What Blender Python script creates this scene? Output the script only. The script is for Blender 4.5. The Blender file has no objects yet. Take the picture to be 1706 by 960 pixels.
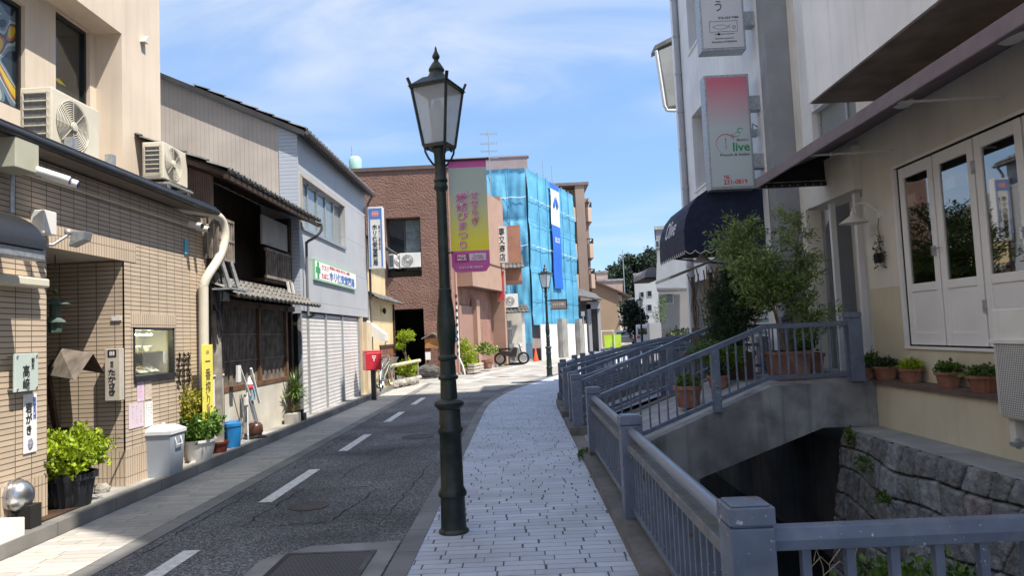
import bpy, math, random
import numpy as np
from mathutils import Vector, Matrix
R = math.radians
sc = bpy.context.scene
COL = sc.collection

# ------------------------------------------------------------------ camera
FPX, PITCH, ROLL, YAW, EYE = 1185.0, 0.0641, 0.044, -0.0101, 1.6
_F = Vector((math.sin(YAW)*math.cos(PITCH), math.cos(YAW)*math.cos(PITCH), math.sin(PITCH)))
_R0 = Vector((math.cos(YAW), -math.sin(YAW), 0)); _U0 = _R0.cross(_F)
_R = _R0*math.cos(ROLL) - _U0*math.sin(ROLL); _U = _R0*math.sin(ROLL) + _U0*math.cos(ROLL)
cd = bpy.data.cameras.new('camera'); cam = bpy.data.objects.new('camera', cd); COL.objects.link(cam)
cd.sensor_width = 36; cd.lens = 36*FPX/1706; cd.clip_start = 0.05; cd.clip_end = 3000
mw = Matrix((( _R.x, _U.x, -_F.x, 0), (_R.y, _U.y, -_F.y, 0), (_R.z, _U.z, -_F.z, EYE), (0, 0, 0, 1)))
cam.matrix_world = mw
sc.camera = cam

# ------------------------------------------------------------------ sky, sun, exposure
SUN = Vector((1.0, -0.6, 2.1)).normalized()
sun_el = math.asin(SUN.z); sun_az = math.atan2(SUN.x, SUN.y)
w = bpy.data.worlds.new('World'); sc.world = w; w.use_nodes = True
nt = w.node_tree; bg = nt.nodes['Background']; bg.inputs[1].default_value = 0.145
sky = nt.nodes.new('ShaderNodeTexSky'); sky.sky_type = 'NISHITA'; sky.sun_disc = False
sky.sun_elevation = sun_el; sky.sun_rotation = sun_az
sky.air_density = 1.1; sky.dust_density = 0.4; sky.ozone_density = 3.0
tc = nt.nodes.new('ShaderNodeTexCoord'); sep = nt.nodes.new('ShaderNodeSeparateXYZ')
nt.links.new(tc.outputs['Generated'], sep.inputs[0])
def wmath(op, a, b=None, c=None):
    n = nt.nodes.new('ShaderNodeMath'); n.operation = op
    for i, v in enumerate((a, b, c)):
        if v is None: continue
        if isinstance(v, (int, float)): n.inputs[i].default_value = v
        else: nt.links.new(v, n.inputs[i])
    return n.outputs[0]
zz = wmath('ADD', wmath('MAXIMUM', sep.outputs[2], 0.0), 0.16)
cb = nt.nodes.new('ShaderNodeCombineXYZ')
nt.links.new(wmath('DIVIDE', sep.outputs[0], zz), cb.inputs[0])
nt.links.new(wmath('DIVIDE', sep.outputs[1], zz), cb.inputs[1])
def wnoise(scale, detail, dist, rough=0.55):
    m = nt.nodes.new('ShaderNodeMapping'); m.inputs['Scale'].default_value = (0.55, 1.0, 1); m.inputs['Rotation'].default_value = (0, 0, 0.7)
    m.inputs['Location'].default_value = (5.1, 2.9, 0)
    nt.links.new(cb.outputs[0], m.inputs[0])
    n = nt.nodes.new('ShaderNodeTexNoise'); n.inputs['Scale'].default_value = scale; n.inputs['Detail'].default_value = detail
    n.inputs['Distortion'].default_value = dist; n.inputs['Roughness'].default_value = rough
    nt.links.new(m.outputs[0], n.inputs['Vector']); return n.outputs['Fac']
big = wnoise(0.7, 3, 0.3); fine = wnoise(1.9, 7, 0.7, 0.55)
def wramp(v, a, b, lo=0.0, hi=1.0):
    n = nt.nodes.new('ShaderNodeMapRange'); n.interpolation_type = 'SMOOTHSTEP'
    nt.links.new(v, n.inputs[0]); n.inputs[1].default_value = a; n.inputs[2].default_value = b
    n.inputs[3].default_value = lo; n.inputs[4].default_value = hi; return n.outputs[0]
cloud = wmath('MULTIPLY', wramp(big, 0.30, 0.58), wramp(fine, 0.32, 0.70))
cloud = wmath('MULTIPLY', cloud, 0.9)
cloud = wmath('MINIMUM', cloud, 0.9)
mx = nt.nodes.new('ShaderNodeMix'); mx.data_type = 'RGBA'
dm = nt.nodes.new('ShaderNodeMix'); dm.data_type = 'RGBA'; dm.blend_type = 'MULTIPLY'; dm.inputs[0].default_value = 1
hz = nt.nodes.new('ShaderNodeMix'); hz.data_type = 'RGBA'; nt.links.new(wramp(sep.outputs[2], 0.0, 0.75), hz.inputs[0]); hz.inputs[6].default_value = (0.44, 0.53, 0.64, 1); hz.inputs[7].default_value = (1.16, 1.12, 1.08, 1)
nt.links.new(sky.outputs[0], dm.inputs[6]); nt.links.new(hz.outputs[2], dm.inputs[7])
nt.links.new(cloud, mx.inputs[0]); nt.links.new(dm.outputs[2], mx.inputs[6]); mx.inputs[7].default_value = (3.1, 3.35, 3.75, 1)
nt.links.new(mx.outputs[2], bg.inputs[0])
sd = bpy.data.lights.new('sun', 'SUN'); so = bpy.data.objects.new('sun', sd); COL.objects.link(so)
sd.energy = 4.4; sd.angle = R(0.5); sd.color = (1.0, 0.93, 0.82)
so.rotation_euler = SUN.to_track_quat('Z', 'Y').to_euler(); so.location = (20, -10, 40)
vs = sc.view_settings; vs.view_transform = 'Standard'; vs.look = 'None'; vs.gamma = 1.0; vs.exposure = 0.94
vs.use_curve_mapping = False
sc.cycles.max_bounces = 6; sc.cycles.use_denoising = True; sc.cycles.sample_clamp_indirect = 6

# ------------------------------------------------------------------ pixel -> world points (photo measured at 1706x960)
def at(px, py, X=None, Y=None, Z=None):
    d = _F*FPX + _R*(px-853) + _U*(480-py)
    t = X/d.x if X is not None else Y/d.y if Y is not None else (Z-EYE)/d.z
    return Vector((0, 0, EYE)) + d*t

# ------------------------------------------------------------------ materials
MATS = {}
def _n(nt, t, **kw):
    n = nt.nodes.new('ShaderNode'+t)
    for k, v in kw.items(): setattr(n, k, v)
    return n
def mat(name, col, rough=0.75, var=0.12, scale=2.5, bump=0.0, bscale=60.0, metal=0.0, streak=0.0, dirt=None, dirt_amt=0.4, dscale=1.3, island=False, trans=0.0, emit=None, spec=0.5, coat=0.0):
    if name in MATS: return MATS[name]
    m = bpy.data.materials.new(name); m.use_nodes = True; MATS[name] = m
    nt = m.node_tree; b = nt.nodes['Principled BSDF']; L = nt.links
    b.inputs['Roughness'].default_value = rough; b.inputs['Metallic'].default_value = metal
    b.inputs['Specular IOR Level'].default_value = spec; b.inputs['Coat Weight'].default_value = coat
    tc = _n(nt, 'TexCoord')
    def noise(s, det=5, vec=None, sc3=None):
        n = _n(nt, 'TexNoise'); n.inputs['Scale'].default_value = s; n.inputs['Detail'].default_value = det
        if sc3:
            mp = _n(nt, 'Mapping'); mp.inputs['Scale'].default_value = sc3; L.new(tc.outputs['Object'], mp.inputs[0]); L.new(mp.outputs[0], n.inputs['Vector'])
        else: L.new(tc.outputs['Object'], n.inputs['Vector'])
        return n.outputs['Fac']
    def mixc(f, a, b_, mode='MIX'):
        x = _n(nt, 'Mix', data_type='RGBA', blend_type=mode)
        if isinstance(f, float): x.inputs[0].default_value = f
        else: L.new(f, x.inputs[0])
        for i, v in ((6, a), (7, b_)):
            if isinstance(v, tuple): x.inputs[i].default_value = (*v, 1)
            else: L.new(v, x.inputs[i])
        return x.outputs[2]
    def rng(f, a, b_, lo, hi):
        x = _n(nt, 'MapRange'); L.new(f, x.inputs[0]); x.inputs[1].default_value = a; x.inputs[2].default_value = b_; x.inputs[3].default_value = lo; x.inputs[4].default_value = hi
        return x.outputs[0]
    dark = tuple(c*(1-var*1.6) for c in col); light = tuple(min(1, c*(1+var)) for c in col)
    c = mixc(rng(noise(scale, 6), 0.3, 0.7, 0, 1), dark, light)
    if island:
        g = _n(nt, 'NewGeometry'); r = g.outputs['Random Per Island']
        c = mixc(r, tuple(x*0.55 for x in col), tuple(min(1, x*1.5) for x in (col[0]*1.15, col[1], col[2]*0.8)))
    if streak:
        s = noise(2.2, 4, sc3=(4, 4, 0.22)); c = mixc(rng(s, 0.48, 0.75, 0, streak), c, tuple(x*0.55 for x in col))
    if dirt:
        d = noise(dscale, 7); c = mixc(rng(d, 0.5, 0.72, 0, dirt_amt), c, dirt)
    L.new(c, b.inputs['Base Color'])
    if rough > 0.15:
        L.new(rng(noise(scale*3, 3), 0.3, 0.7, max(0.05, rough-0.1), min(1, rough+0.1)), b.inputs['Roughness'])
    if bump:
        bn = _n(nt, 'Bump'); bn.inputs['Strength'].default_value = min(1, bump); bn.inputs['Distance'].default_value = 0.02*max(1, bump)
        L.new(noise(bscale, 4), bn.inputs['Height']); L.new(bn.outputs[0], b.inputs['Normal'])
    if trans:
        t = _n(nt, 'BsdfTranslucent'); L.new(c, t.inputs[0]); ms = _n(nt, 'MixShader'); ms.inputs[0].default_value = trans
        L.new(b.outputs[0], ms.inputs[1]); L.new(t.outputs[0], ms.inputs[2]); L.new(ms.outputs[0], nt.nodes['Material Output'].inputs[0])
    if emit:
        b.inputs['Emission Color'].default_value = (*emit[:3], 1); b.inputs['Emission Strength'].default_value = emit[3]
    return m
def tilemat(name, c1, c2, mortar, bw, rh, ms=0.006, offset=0.5, rough=0.7, bump=0.5, swap=False, noise_amt=0.25, freq=2, dirt=None, dirt_amt=0.4, wear=0.0, shift=(0, 0)):
    if name in MATS: return MATS[name]
    m = bpy.data.materials.new(name); m.use_nodes = True; MATS[name] = m
    nt = m.node_tree; b = nt.nodes['Principled BSDF']; L = nt.links; b.inputs['Roughness'].default_value = rough
    uv = _n(nt, 'UVMap'); uv.uv_map = 'UVMap'; v = uv.outputs[0]
    mp = _n(nt, 'Mapping'); mp.inputs['Location'].default_value = (shift[0], shift[1], 0)
    if swap: mp.inputs['Rotation'].default_value = (0, 0, math.pi/2)
    L.new(v, mp.inputs[0]); v = mp.outputs[0]
    br = _n(nt, 'TexBrick', offset=offset, offset_frequency=freq, squash=1.0)
    br.inputs['Scale'].default_value = 1; br.inputs['Brick Width'].default_value = bw; br.inputs['Row Height'].default_value = rh
    br.inputs['Mortar Size'].default_value = ms; br.inputs['Mortar Smooth'].default_value = 0.15; br.inputs['Bias'].default_value = 0
    br.inputs['Color1'].default_value = (*c1, 1); br.inputs['Color2'].default_value = (*c2, 1); br.inputs['Mortar'].default_value = (*mortar, 1)
    L.new(v, br.inputs['Vector'])
    tc = _n(nt, 'TexCoord')
    no = _n(nt, 'TexNoise'); no.inputs['Scale'].default_value = 1.6; no.inputs['Detail'].default_value = 8; L.new(tc.outputs['Object'], no.inputs['Vector'])
    mr = _n(nt, 'MapRange'); L.new(no.outputs['Fac'], mr.inputs[0]); mr.inputs[1].default_value = .3; mr.inputs[2].default_value = .7; mr.inputs[3].default_value = 1-noise_amt; mr.inputs[4].default_value = 1+noise_amt*0.4
    x = _n(nt, 'Mix', data_type='RGBA', blend_type='MULTIPLY'); x.inputs[0].default_value = 1; L.new(br.outputs['Color'], x.inputs[6]); L.new(mr.outputs[0], x.inputs[7])
    c = x.outputs[2]
    if dirt:
        n2 = _n(nt, 'TexNoise'); n2.inputs['Scale'].default_value = 3.3; n2.inputs['Detail'].default_value = 9; L.new(tc.outputs['Object'], n2.inputs['Vector'])
        m2 = _n(nt, 'MapRange'); L.new(n2.outputs['Fac'], m2.inputs[0]); m2.inputs[1].default_value = .5; m2.inputs[2].default_value = .75; m2.inputs[3].default_value = 0; m2.inputs[4].default_value = dirt_amt
        y = _n(nt, 'Mix', data_type='RGBA'); L.new(m2.outputs[0], y.inputs[0]); L.new(c, y.inputs[6]); y.inputs[7].default_value = (*dirt, 1); c = y.outputs[2]
    L.new(c, b.inputs['Base Color'])
    bn = _n(nt, 'Bump'); bn.inputs['Strength'].default_value = bump; bn.inputs['Distance'].default_value = 0.01; bn.invert = True
    L.new(br.outputs['Fac'], bn.inputs['Height']); L.new(bn.outputs[0], b.inputs['Normal'])
    return m
def paving(name, c1, c2, joint, bw, rh, ju, jv, dirt, rough=.75):
    """stone paving laid in rows, each row shifted by its own amount, each slab with its own tone"""
    m = bpy.data.materials.new(name); m.use_nodes = True; nt = m.node_tree; b = nt.nodes['Principled BSDF']; L = nt.links; b.inputs['Roughness'].default_value = rough
    uv = _n(nt, 'UVMap'); uv.uv_map = 'UVMap'; s = _n(nt, 'SeparateXYZ'); L.new(uv.outputs[0], s.inputs[0])
    def M_(op, a, b_=None, c=None):
        n = _n(nt, 'Math', operation=op)
        for i, v in enumerate((a, b_, c)):
            if v is None: continue
            if isinstance(v, (int, float)): n.inputs[i].default_value = v
            else: L.new(v, n.inputs[i])
        return n.outputs[0]
    def W(v):
        n = _n(nt, 'TexWhiteNoise', noise_dimensions='1D'); L.new(v, n.inputs['W']); return n.outputs['Value']
    vv = M_('DIVIDE', s.outputs[1], rh); row = M_('FLOOR', vv); fv = M_('FRACT', vv)
    uu = M_('ADD', M_('DIVIDE', s.outputs[0], M_('MULTIPLY_ADD', W(M_('ADD', row, 91.5)), bw*.35, bw*.8)), M_('MULTIPLY', W(row), 7.0)); fu = M_('FRACT', uu); col = M_('FLOOR', uu)
    rnd = W(M_('MULTIPLY_ADD', row, 57.31, col)); r2 = W(M_('MULTIPLY_ADD', row, 13.7, M_('MULTIPLY', col, 3.1)))
    tc = _n(nt, 'TexCoord'); no = _n(nt, 'TexNoise'); no.inputs['Scale'].default_value = 1.3; no.inputs['Detail'].default_value = 9; L.new(tc.outputs['Object'], no.inputs['Vector'])
    n2 = _n(nt, 'TexNoise'); n2.inputs['Scale'].default_value = 9; n2.inputs['Detail'].default_value = 5; L.new(tc.outputs['Object'], n2.inputs['Vector'])
    ju_ = M_('MULTIPLY', M_('MULTIPLY_ADD', r2, 1.0, .5), ju/bw); jv_ = M_('MULTIPLY', M_('MULTIPLY_ADD', n2.outputs['Fac'], 1.6, .2), jv/rh)
    jm = M_('MAXIMUM', M_('LESS_THAN', fu, ju_), M_('LESS_THAN', fv, jv_))
    def mix(f, a, b_, mode='MIX'):
        x = _n(nt, 'Mix', data_type='RGBA', blend_type=mode)
        if isinstance(f, (int, float)): x.inputs[0].default_value = f
        else: L.new(f, x.inputs[0])
        for i, v in ((6, a), (7, b_)):
            if isinstance(v, tuple): x.inputs[i].default_value = (*v, 1)
            else: L.new(v, x.inputs[i])
        return x.outputs[2]
    c = mix(rnd, c1, c2); mr = _n(nt, 'MapRange'); L.new(no.outputs['Fac'], mr.inputs[0]); mr.inputs[1].default_value = .46; mr.inputs[2].default_value = .7; mr.inputs[4].default_value = .55
    c = mix(mr.outputs[0], c, dirt); m3 = _n(nt, 'MapRange'); L.new(n2.outputs['Fac'], m3.inputs[0]); m3.inputs[1].default_value = .6; m3.inputs[2].default_value = .75; m3.inputs[4].default_value = .5
    c = mix(m3.outputs[0], c, dirt); c = mix(jm, c, joint); L.new(c, b.inputs['Base Color'])
    bn = _n(nt, 'Bump'); bn.invert = True; bn.inputs['Strength'].default_value = .5; bn.inputs['Distance'].default_value = .008; L.new(M_('ADD', jm, M_('MULTIPLY', rnd, .35)), bn.inputs['Height']); L.new(bn.outputs[0], b.inputs['Normal'])
    return m
def chips(m, col, scale=42, lo=.69, hi=.73):
    nt = m.node_tree; b = nt.nodes['Principled BSDF']; src = b.inputs['Base Color'].links[0].from_socket; tc = _n(nt, 'TexCoord')
    n = _n(nt, 'TexNoise'); n.inputs['Scale'].default_value = scale; n.inputs['Detail'].default_value = 2; nt.links.new(tc.outputs['Object'], n.inputs['Vector'])
    r = _n(nt, 'MapRange'); nt.links.new(n.outputs['Fac'], r.inputs[0]); r.inputs[1].default_value = lo; r.inputs[2].default_value = hi
    x = _n(nt, 'Mix', data_type='RGBA'); nt.links.new(r.outputs[0], x.inputs[0]); nt.links.new(src, x.inputs[6]); x.inputs[7].default_value = (*col, 1); nt.links.new(x.outputs[2], b.inputs['Base Color'])
def gradmat(name, c_top, c_bot, z0, z1, rough=0.5):
    m = bpy.data.materials.new(name); m.use_nodes = True; nt = m.node_tree; b = nt.nodes['Principled BSDF']; b.inputs['Roughness'].default_value = rough
    tc = _n(nt, 'TexCoord'); s = _n(nt, 'SeparateXYZ'); nt.links.new(tc.outputs['Object'], s.inputs[0])
    r = _n(nt, 'MapRange'); nt.links.new(s.outputs[2], r.inputs[0]); r.inputs[1].default_value = z0; r.inputs[2].default_value = z1
    x = _n(nt, 'Mix', data_type='RGBA'); nt.links.new(r.outputs[0], x.inputs[0]); x.inputs[6].default_value = (*c_bot, 1); x.inputs[7].default_value = (*c_top, 1)
    nt.links.new(x.outputs[2], b.inputs['Base Color']); return m
def glassmat(name, col=(0.02, 0.025, 0.03), rough=0.03, spec=0.8):
    if name in MATS: return MATS[name]
    m = bpy.data.materials.new(name); m.use_nodes = True; MATS[name] = m; b = m.node_tree.nodes['Principled BSDF']
    b.inputs['Base Color'].default_value = (*col, 1); b.inputs['Roughness'].default_value = rough; b.inputs['Specular IOR Level'].default_value = spec
    return m
def clearglass(name='clear_glass', tint=(0.9, 0.95, 0.95), refl=0.12, fk=1.0):
    if name in MATS: return MATS[name]
    m = bpy.data.materials.new(name); m.use_nodes = True; MATS[name] = m; nt = m.node_tree
    g = _n(nt, 'BsdfGlossy'); g.inputs['Roughness'].default_value = 0.02
    t = _n(nt, 'BsdfTransparent'); t.inputs[0].default_value = (*tint, 1)
    fr = _n(nt, 'Fresnel'); fr.inputs[0].default_value = 1.5
    ad = _n(nt, 'Math', operation='MULTIPLY_ADD'); nt.links.new(fr.outputs[0], ad.inputs[0]); ad.inputs[1].default_value = fk; ad.inputs[2].default_value = refl; ad.use_clamp = True
    ms = _n(nt, 'MixShader'); nt.links.new(ad.outputs[0], ms.inputs[0]); nt.links.new(t.outputs[0], ms.inputs[1]); nt.links.new(g.outputs[0], ms.inputs[2])
    nt.links.new(ms.outputs[0], nt.nodes['Material Output'].inputs[0]); return m

# ------------------------------------------------------------------ mesh collector and object helpers
WM = {}
class MB:
    def __init__(s): s.v = []; s.f = []; s.M = Matrix.Identity(4)
    def add(s, vs, fs):
        o = len(s.v); s.v += [tuple(s.M @ Vector(v)) for v in vs]; s.f += [tuple(i+o for i in f) for f in fs]; return s
    def quad(s, a, b, c, d): return s.add([a, b, c, d], [(0, 1, 2, 3)])
    def poly(s, pts): return s.add(pts, [tuple(range(len(pts)))])
    def box(s, x0, x1, y0, y1, z0, z1):
        if x0 > x1: x0, x1 = x1, x0
        if y0 > y1: y0, y1 = y1, y0
        if z0 > z1: z0, z1 = z1, z0
        v = [(x0,y0,z0),(x1,y0,z0),(x1,y1,z0),(x0,y1,z0),(x0,y0,z1),(x1,y0,z1),(x1,y1,z1),(x0,y1,z1)]
        return s.add(v, [(0,3,2,1),(4,5,6,7),(0,1,5,4),(1,2,6,5),(2,3,7,6),(3,0,4,7)])
    def bar(s, a, b, w, h, up=(0, 0, 1)):     # rectangular bar from a to b
        a = Vector(a); b = Vector(b); d = (b-a).normalized(); u = Vector(up)
        r = d.cross(u)
        if r.length < 1e-4: r = d.cross(Vector((1, 0, 0)))
        r.normalize(); u = r.cross(d)
        v = []
        for p in (a, b):
            for i, j in ((-1,-1),(1,-1),(1,1),(-1,1)): v.append(p + r*(i*w/2) + u*(j*h/2))
        return s.add(v, [(0,1,2,3),(7,6,5,4),(0,4,5,1),(1,5,6,2),(2,6,7,3),(3,7,4,0)])
    def cyl(s, a, b, r0, r1=None, n=12, cap=True):
        return s.tube([a, b], [r0, r0 if r1 is None else r1], n, cap)
    def tube(s, pts, r, n=8, cap=True):
        pts = [Vector(p) for p in pts]; k = len(pts)
        rs = r if isinstance(r, (list, tuple)) else [r]*k
        vs = []; fs = []; prev = None
        for i, p in enumerate(pts):
            d = (pts[min(i+1, k-1)] - pts[max(i-1, 0)]).normalized()
            if prev is None:
                u = d.cross(Vector((0, 0, 1)))
                if u.length < 1e-3: u = d.cross(Vector((1, 0, 0)))
            else:
                u = prev - d*prev.dot(d)
                if u.length < 1e-4: u = d.cross(Vector((1, 0, 0)))
            u.normalize(); w_ = d.cross(u); prev = u
            for j in range(n):
                t = 2*math.pi*j/n; vs.append(p + (u*math.cos(t) + w_*math.sin(t))*rs[i])
        for i in range(k-1):
            for j in range(n): fs.append((i*n+j, i*n+(j+1) % n, (i+1)*n+(j+1) % n, (i+1)*n+j))
        if cap: fs.append(tuple(range(n))[::-1]); fs.append(tuple(range((k-1)*n, k*n)))
        return s.add(vs, fs)
    def lathe(s, prof, n=20, c=(0, 0, 0), cap=True):
        vs = []; fs = []; k = len(prof)
        for r, z in prof:
            for j in range(n):
                t = 2*math.pi*j/n; vs.append((c[0]+r*math.cos(t), c[1]+r*math.sin(t), c[2]+z))
        for i in range(k-1):
            for j in range(n): fs.append((i*n+j, i*n+(j+1) % n, (i+1)*n+(j+1) % n, (i+1)*n+j))
        if cap: fs.append(tuple(range(n))[::-1]); fs.append(tuple(range((k-1)*n, k*n)))
        return s.add(vs, fs)
    def prism(s, poly, dvec):                # extrude a planar polygon by dvec
        k = len(poly); a = [Vector(p) for p in poly]; d = Vector(dvec)
        vs = a + [p+d for p in a]
        fs = [tuple(range(k)), tuple(range(2*k-1, k-1, -1))] + [(i, i+k, (i+1) % k+k, (i+1) % k) for i in range(k)]
        return s.add(vs, fs)
    def ball(s, c, r, n=12, m=8, sz=(1, 1, 1), jit=0, rnd=None):
        vs = []; fs = []
        for i in range(m+1):
            ph = math.pi*i/m
            for j in range(n):
                t = 2*math.pi*j/n; k = r*(1+(rnd.uniform(-jit, jit) if rnd else 0))
                vs.append((c[0]+k*sz[0]*math.sin(ph)*math.cos(t), c[1]+k*sz[1]*math.sin(ph)*math.sin(t), c[2]+k*sz[2]*math.cos(ph)))
        for i in range(m):
            for j in range(n): fs.append((i*n+j, (i+1)*n+j, (i+1)*n+(j+1) % n, i*n+(j+1) % n))
        return s.add(vs, fs)
    def wall(s, o, u, L, z0, z1, holes=(), n=(1, 0, 0), depth=0.15):
        o = Vector(o); u = Vector(u); n = Vector(n)
        us = sorted({0, L, *[h[0] for h in holes], *[h[1] for h in holes]}); zs = sorted({z0, z1, *[h[2] for h in holes], *[h[3] for h in holes]})
        us = [a for a in us if 0 <= a <= L]; zs = [a for a in zs if z0 <= a <= z1]
        P = lambda a, z, d=0: (o.x+u.x*a-n.x*d, o.y+u.y*a-n.y*d, z)
        for i in range(len(us)-1):
            for j in range(len(zs)-1):
                cu = (us[i]+us[i+1])/2; cz = (zs[j]+zs[j+1])/2
                if any(h[0] < cu < h[1] and h[2] < cz < h[3] for h in holes): continue
                s.quad(P(us[i], zs[j]), P(us[i+1], zs[j]), P(us[i+1], zs[j+1]), P(us[i], zs[j+1]))
        for h in holes:
            a, b, c, d_ = h[:4]
            s.quad(P(a, c), P(a, c, depth), P(b, c, depth), P(b, c)); s.quad(P(a, d_), P(b, d_), P(b, d_, depth), P(a, d_, depth))
            s.quad(P(a, c), P(a, d_), P(a, d_, depth), P(a, c, depth)); s.quad(P(b, c), P(b, c, depth), P(b, d_, depth), P(b, d_))
        return s
    def mesh(s, name, mt, inv=None, smooth=None):
        me = bpy.data.meshes.new(name)
        V = np.array([tuple(v) for v in s.v], dtype=np.float64)
        # box-projected UVs in metres, taken before the mesh is moved to its own origin
        vv = [tuple(inv @ Vector(v)) for v in s.v] if inv is not None else s.v
        me.from_pydata(vv, [], s.f); me.update()
        uvl = me.uv_layers.new(name='UVMap'); nl = len(me.loops)
        vi = np.empty(nl, dtype=np.int32); me.loops.foreach_get('vertex_index', vi)
        np_ = len(me.polygons); nrm = np.empty(np_*3); me.polygons.foreach_get('normal', nrm); nrm = nrm.reshape(-1, 3)
        lt = np.empty(np_, dtype=np.int32); me.polygons.foreach_get('loop_total', lt)
        ax = np.abs(nrm).argmax(1)
        if inv is not None:
            rot = np.array(inv.to_3x3().inverted()); ax = np.abs(nrm @ rot.T).argmax(1)
        axl = np.repeat(ax, lt); P = V[vi]; uv = np.empty((nl, 2))
        uv[:, 0] = np.where(axl == 0, P[:, 1], P[:, 0]); uv[:, 1] = np.where(axl == 2, P[:, 1], P[:, 2])
        uvl.data.foreach_set('uv', uv.ravel())
        if smooth is not None:
            me.polygons.foreach_set('use_smooth', [True]*np_)
            if smooth < 180: me.set_sharp_from_angle(angle=R(smooth))
        me.materials.append(mt); return me
    def part(s, name, mt, parent, local=False, smooth=None, bevel=0, label=None, stuff=False):
        inv = None if local else WM[parent.name].inverted()
        me = s.mesh(name, mt, inv, smooth); o = bpy.data.objects.new(name, me); COL.objects.link(o); o.parent = parent
        WM[o.name] = WM[parent.name]
        if bevel: addbevel(o, bevel)
        if label: o['label'] = label
        if stuff: o['kind'] = 'stuff'
        return o
    def thing(s, name, label, cat, mt, group=None, smooth=None, bevel=0, kind=None, origin=True):
        V = np.array([tuple(v) for v in s.v]); lo = V.min(0); hi = V.max(0)
        loc = Vector(((lo[0]+hi[0])/2, (lo[1]+hi[1])/2, lo[2])) if origin else Vector((0, 0, 0))
        Mx = Matrix.Translation(loc)
        o = bpy.data.objects.new(name, s.mesh(name, mt, Mx.inverted(), smooth)); COL.objects.link(o); o.location = loc; WM[o.name] = Mx
        if bevel: addbevel(o, bevel)
        if kind: o['kind'] = kind
        if label: o['label'] = label
        if cat: o['category'] = cat
        if group: o['group'] = group
        return o
def addbevel(o, wd):
    b = o.modifiers.new('bevel', 'BEVEL'); b.width = wd; b.segments = 2; b.limit_method = 'ANGLE'; b.angle_limit = R(40)
def T(name, label, cat, loc=(0, 0, 0), rz=0, group=None):
    o = bpy.data.objects.new(name, None); COL.objects.link(o); o.location = loc; o.rotation_euler = (0, 0, rz); o.empty_display_size = 0.2
    WM[o.name] = Matrix.Translation(Vector(loc)) @ Matrix.Rotation(rz, 4, 'Z')
    o['label'] = label; o['category'] = cat
    if group: o['group'] = group
    return o
def dup(src, loc, rz, label):
    def rec(o, par):
        c = o.copy(); COL.objects.link(c)
        if par is not None: c.parent = par
        for ch in list(o.children): rec(ch, c)
        return c
    r = rec(src, None); r.location = loc; r.rotation_euler = (0, 0, rz); r['label'] = label
    return r
def S(mb, name, mt, smooth=None):
    return mb.thing(name, None, None, mt, kind='structure', origin=False, smooth=smooth)
def text(body, c, right, up, size, mt, parent, vertical=False, spacing=None, name='lettering', bold=0.0, depth=0.0015, fit=None, italic=0):
    """writing built as its own thin raised mesh, centred on c"""
    cu = bpy.data.curves.new('t', 'FONT'); cu.body = '\n'.join(body) if vertical else body
    cu.size = size; cu.align_x = 'CENTER'; cu.align_y = 'CENTER'; cu.extrude = depth; cu.resolution_u = 2; cu.offset = bold*size; cu.shear = italic
    if vertical: cu.space_line = spacing or 1.02
    to = bpy.data.objects.new('t', cu); COL.objects.link(to)
    dg = bpy.context.evaluated_depsgraph_get(); me = bpy.data.meshes.new_from_object(to.evaluated_get(dg))
    bpy.data.objects.remove(to)
    me.name = name
    r = Vector(right).normalized(); u = Vector(up).normalized(); n = r.cross(u)
    co = np.empty(len(me.vertices)*3); me.vertices.foreach_get('co', co); co = co.reshape(-1, 3)
    lo, hi = co.min(0), co.max(0); mid = (lo+hi)/2; sz = hi-lo
    k = [1, 1]
    if fit: k = [fit[0]/max(sz[0], 1e-6), fit[1]/max(sz[1], 1e-6)]
    inv = WM[parent.name].inverted() if parent else None
    out = []
    for p in co:
        q = Vector(c) + r*((p[0]-mid[0])*k[0]) + u*((p[1]-mid[1])*k[1]) + n*(p[2]+depth*1.2)
        q = inv @ q; out += [q.x, q.y, q.z]
    me.vertices.foreach_set('co', out); me.update(); me.materials.clear(); me.materials.append(mt)
    o = bpy.data.objects.new(name, me); COL.objects.link(o); o.parent = parent; WM[o.name] = WM[parent.name]
    return o
RX, RY, UZ = (1, 0, 0), (0, 1, 0), (0, 0, 1)

def leaves(mb, blobs, n, size, asp=0.5, rnd=None, up=0.3, shell=0.5, droop=0.0):
    """many small folded leaf faces spread through the blobs' volume"""
    rs = np.random.RandomState(rnd or 1)
    vol = np.array([b[3]*b[4]*b[5] for b in blobs])**0.8; vol /= vol.sum()
    idx = rs.choice(len(blobs), n, p=vol); B = np.array(blobs)[idx]
    d = rs.normal(size=(n, 3)); d /= np.linalg.norm(d, axis=1)[:, None]
    rr = (shell + (1-shell)*rs.rand(n)**0.5)
    # uneven outline: clumps
    k = 1+0.28*np.sin(d[:, 0]*7+idx*1.3)*np.sin(d[:, 1]*6+idx*0.7+1)*np.sin(d[:, 2]*8+idx*2.1)*2.0
    P = B[:, :3] + d*B[:, 3:6]*(rr*k)[:, None]
    a = rs.normal(size=(n, 3)) + d*0.8; a[:, 2] += up; a[:, 2] -= droop; a /= np.linalg.norm(a, axis=1)[:, None]
    b = np.cross(a, rs.normal(size=(n, 3))); b /= np.linalg.norm(b, axis=1)[:, None]
    c = np.cross(a, b); L = size*(0.6+0.8*rs.rand(n))[:, None]
    v0 = P - a*L*0.5; v2 = P + a*L*0.5; m = P + c*L*0.08
    v1 = m + b*L*asp*0.5 - a*L*0.05; v3 = m - b*L*asp*0.5 - a*L*0.05
    V = np.stack([v0, v1, v2, v3], 1).reshape(-1, 3); o = len(mb.v)
    mb.v += [tuple(x) for x in V.tolist()]; mb.f += [(o+4*i, o+4*i+1, o+4*i+2, o+4*i+3) for i in range(n)]
    return mb
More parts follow.
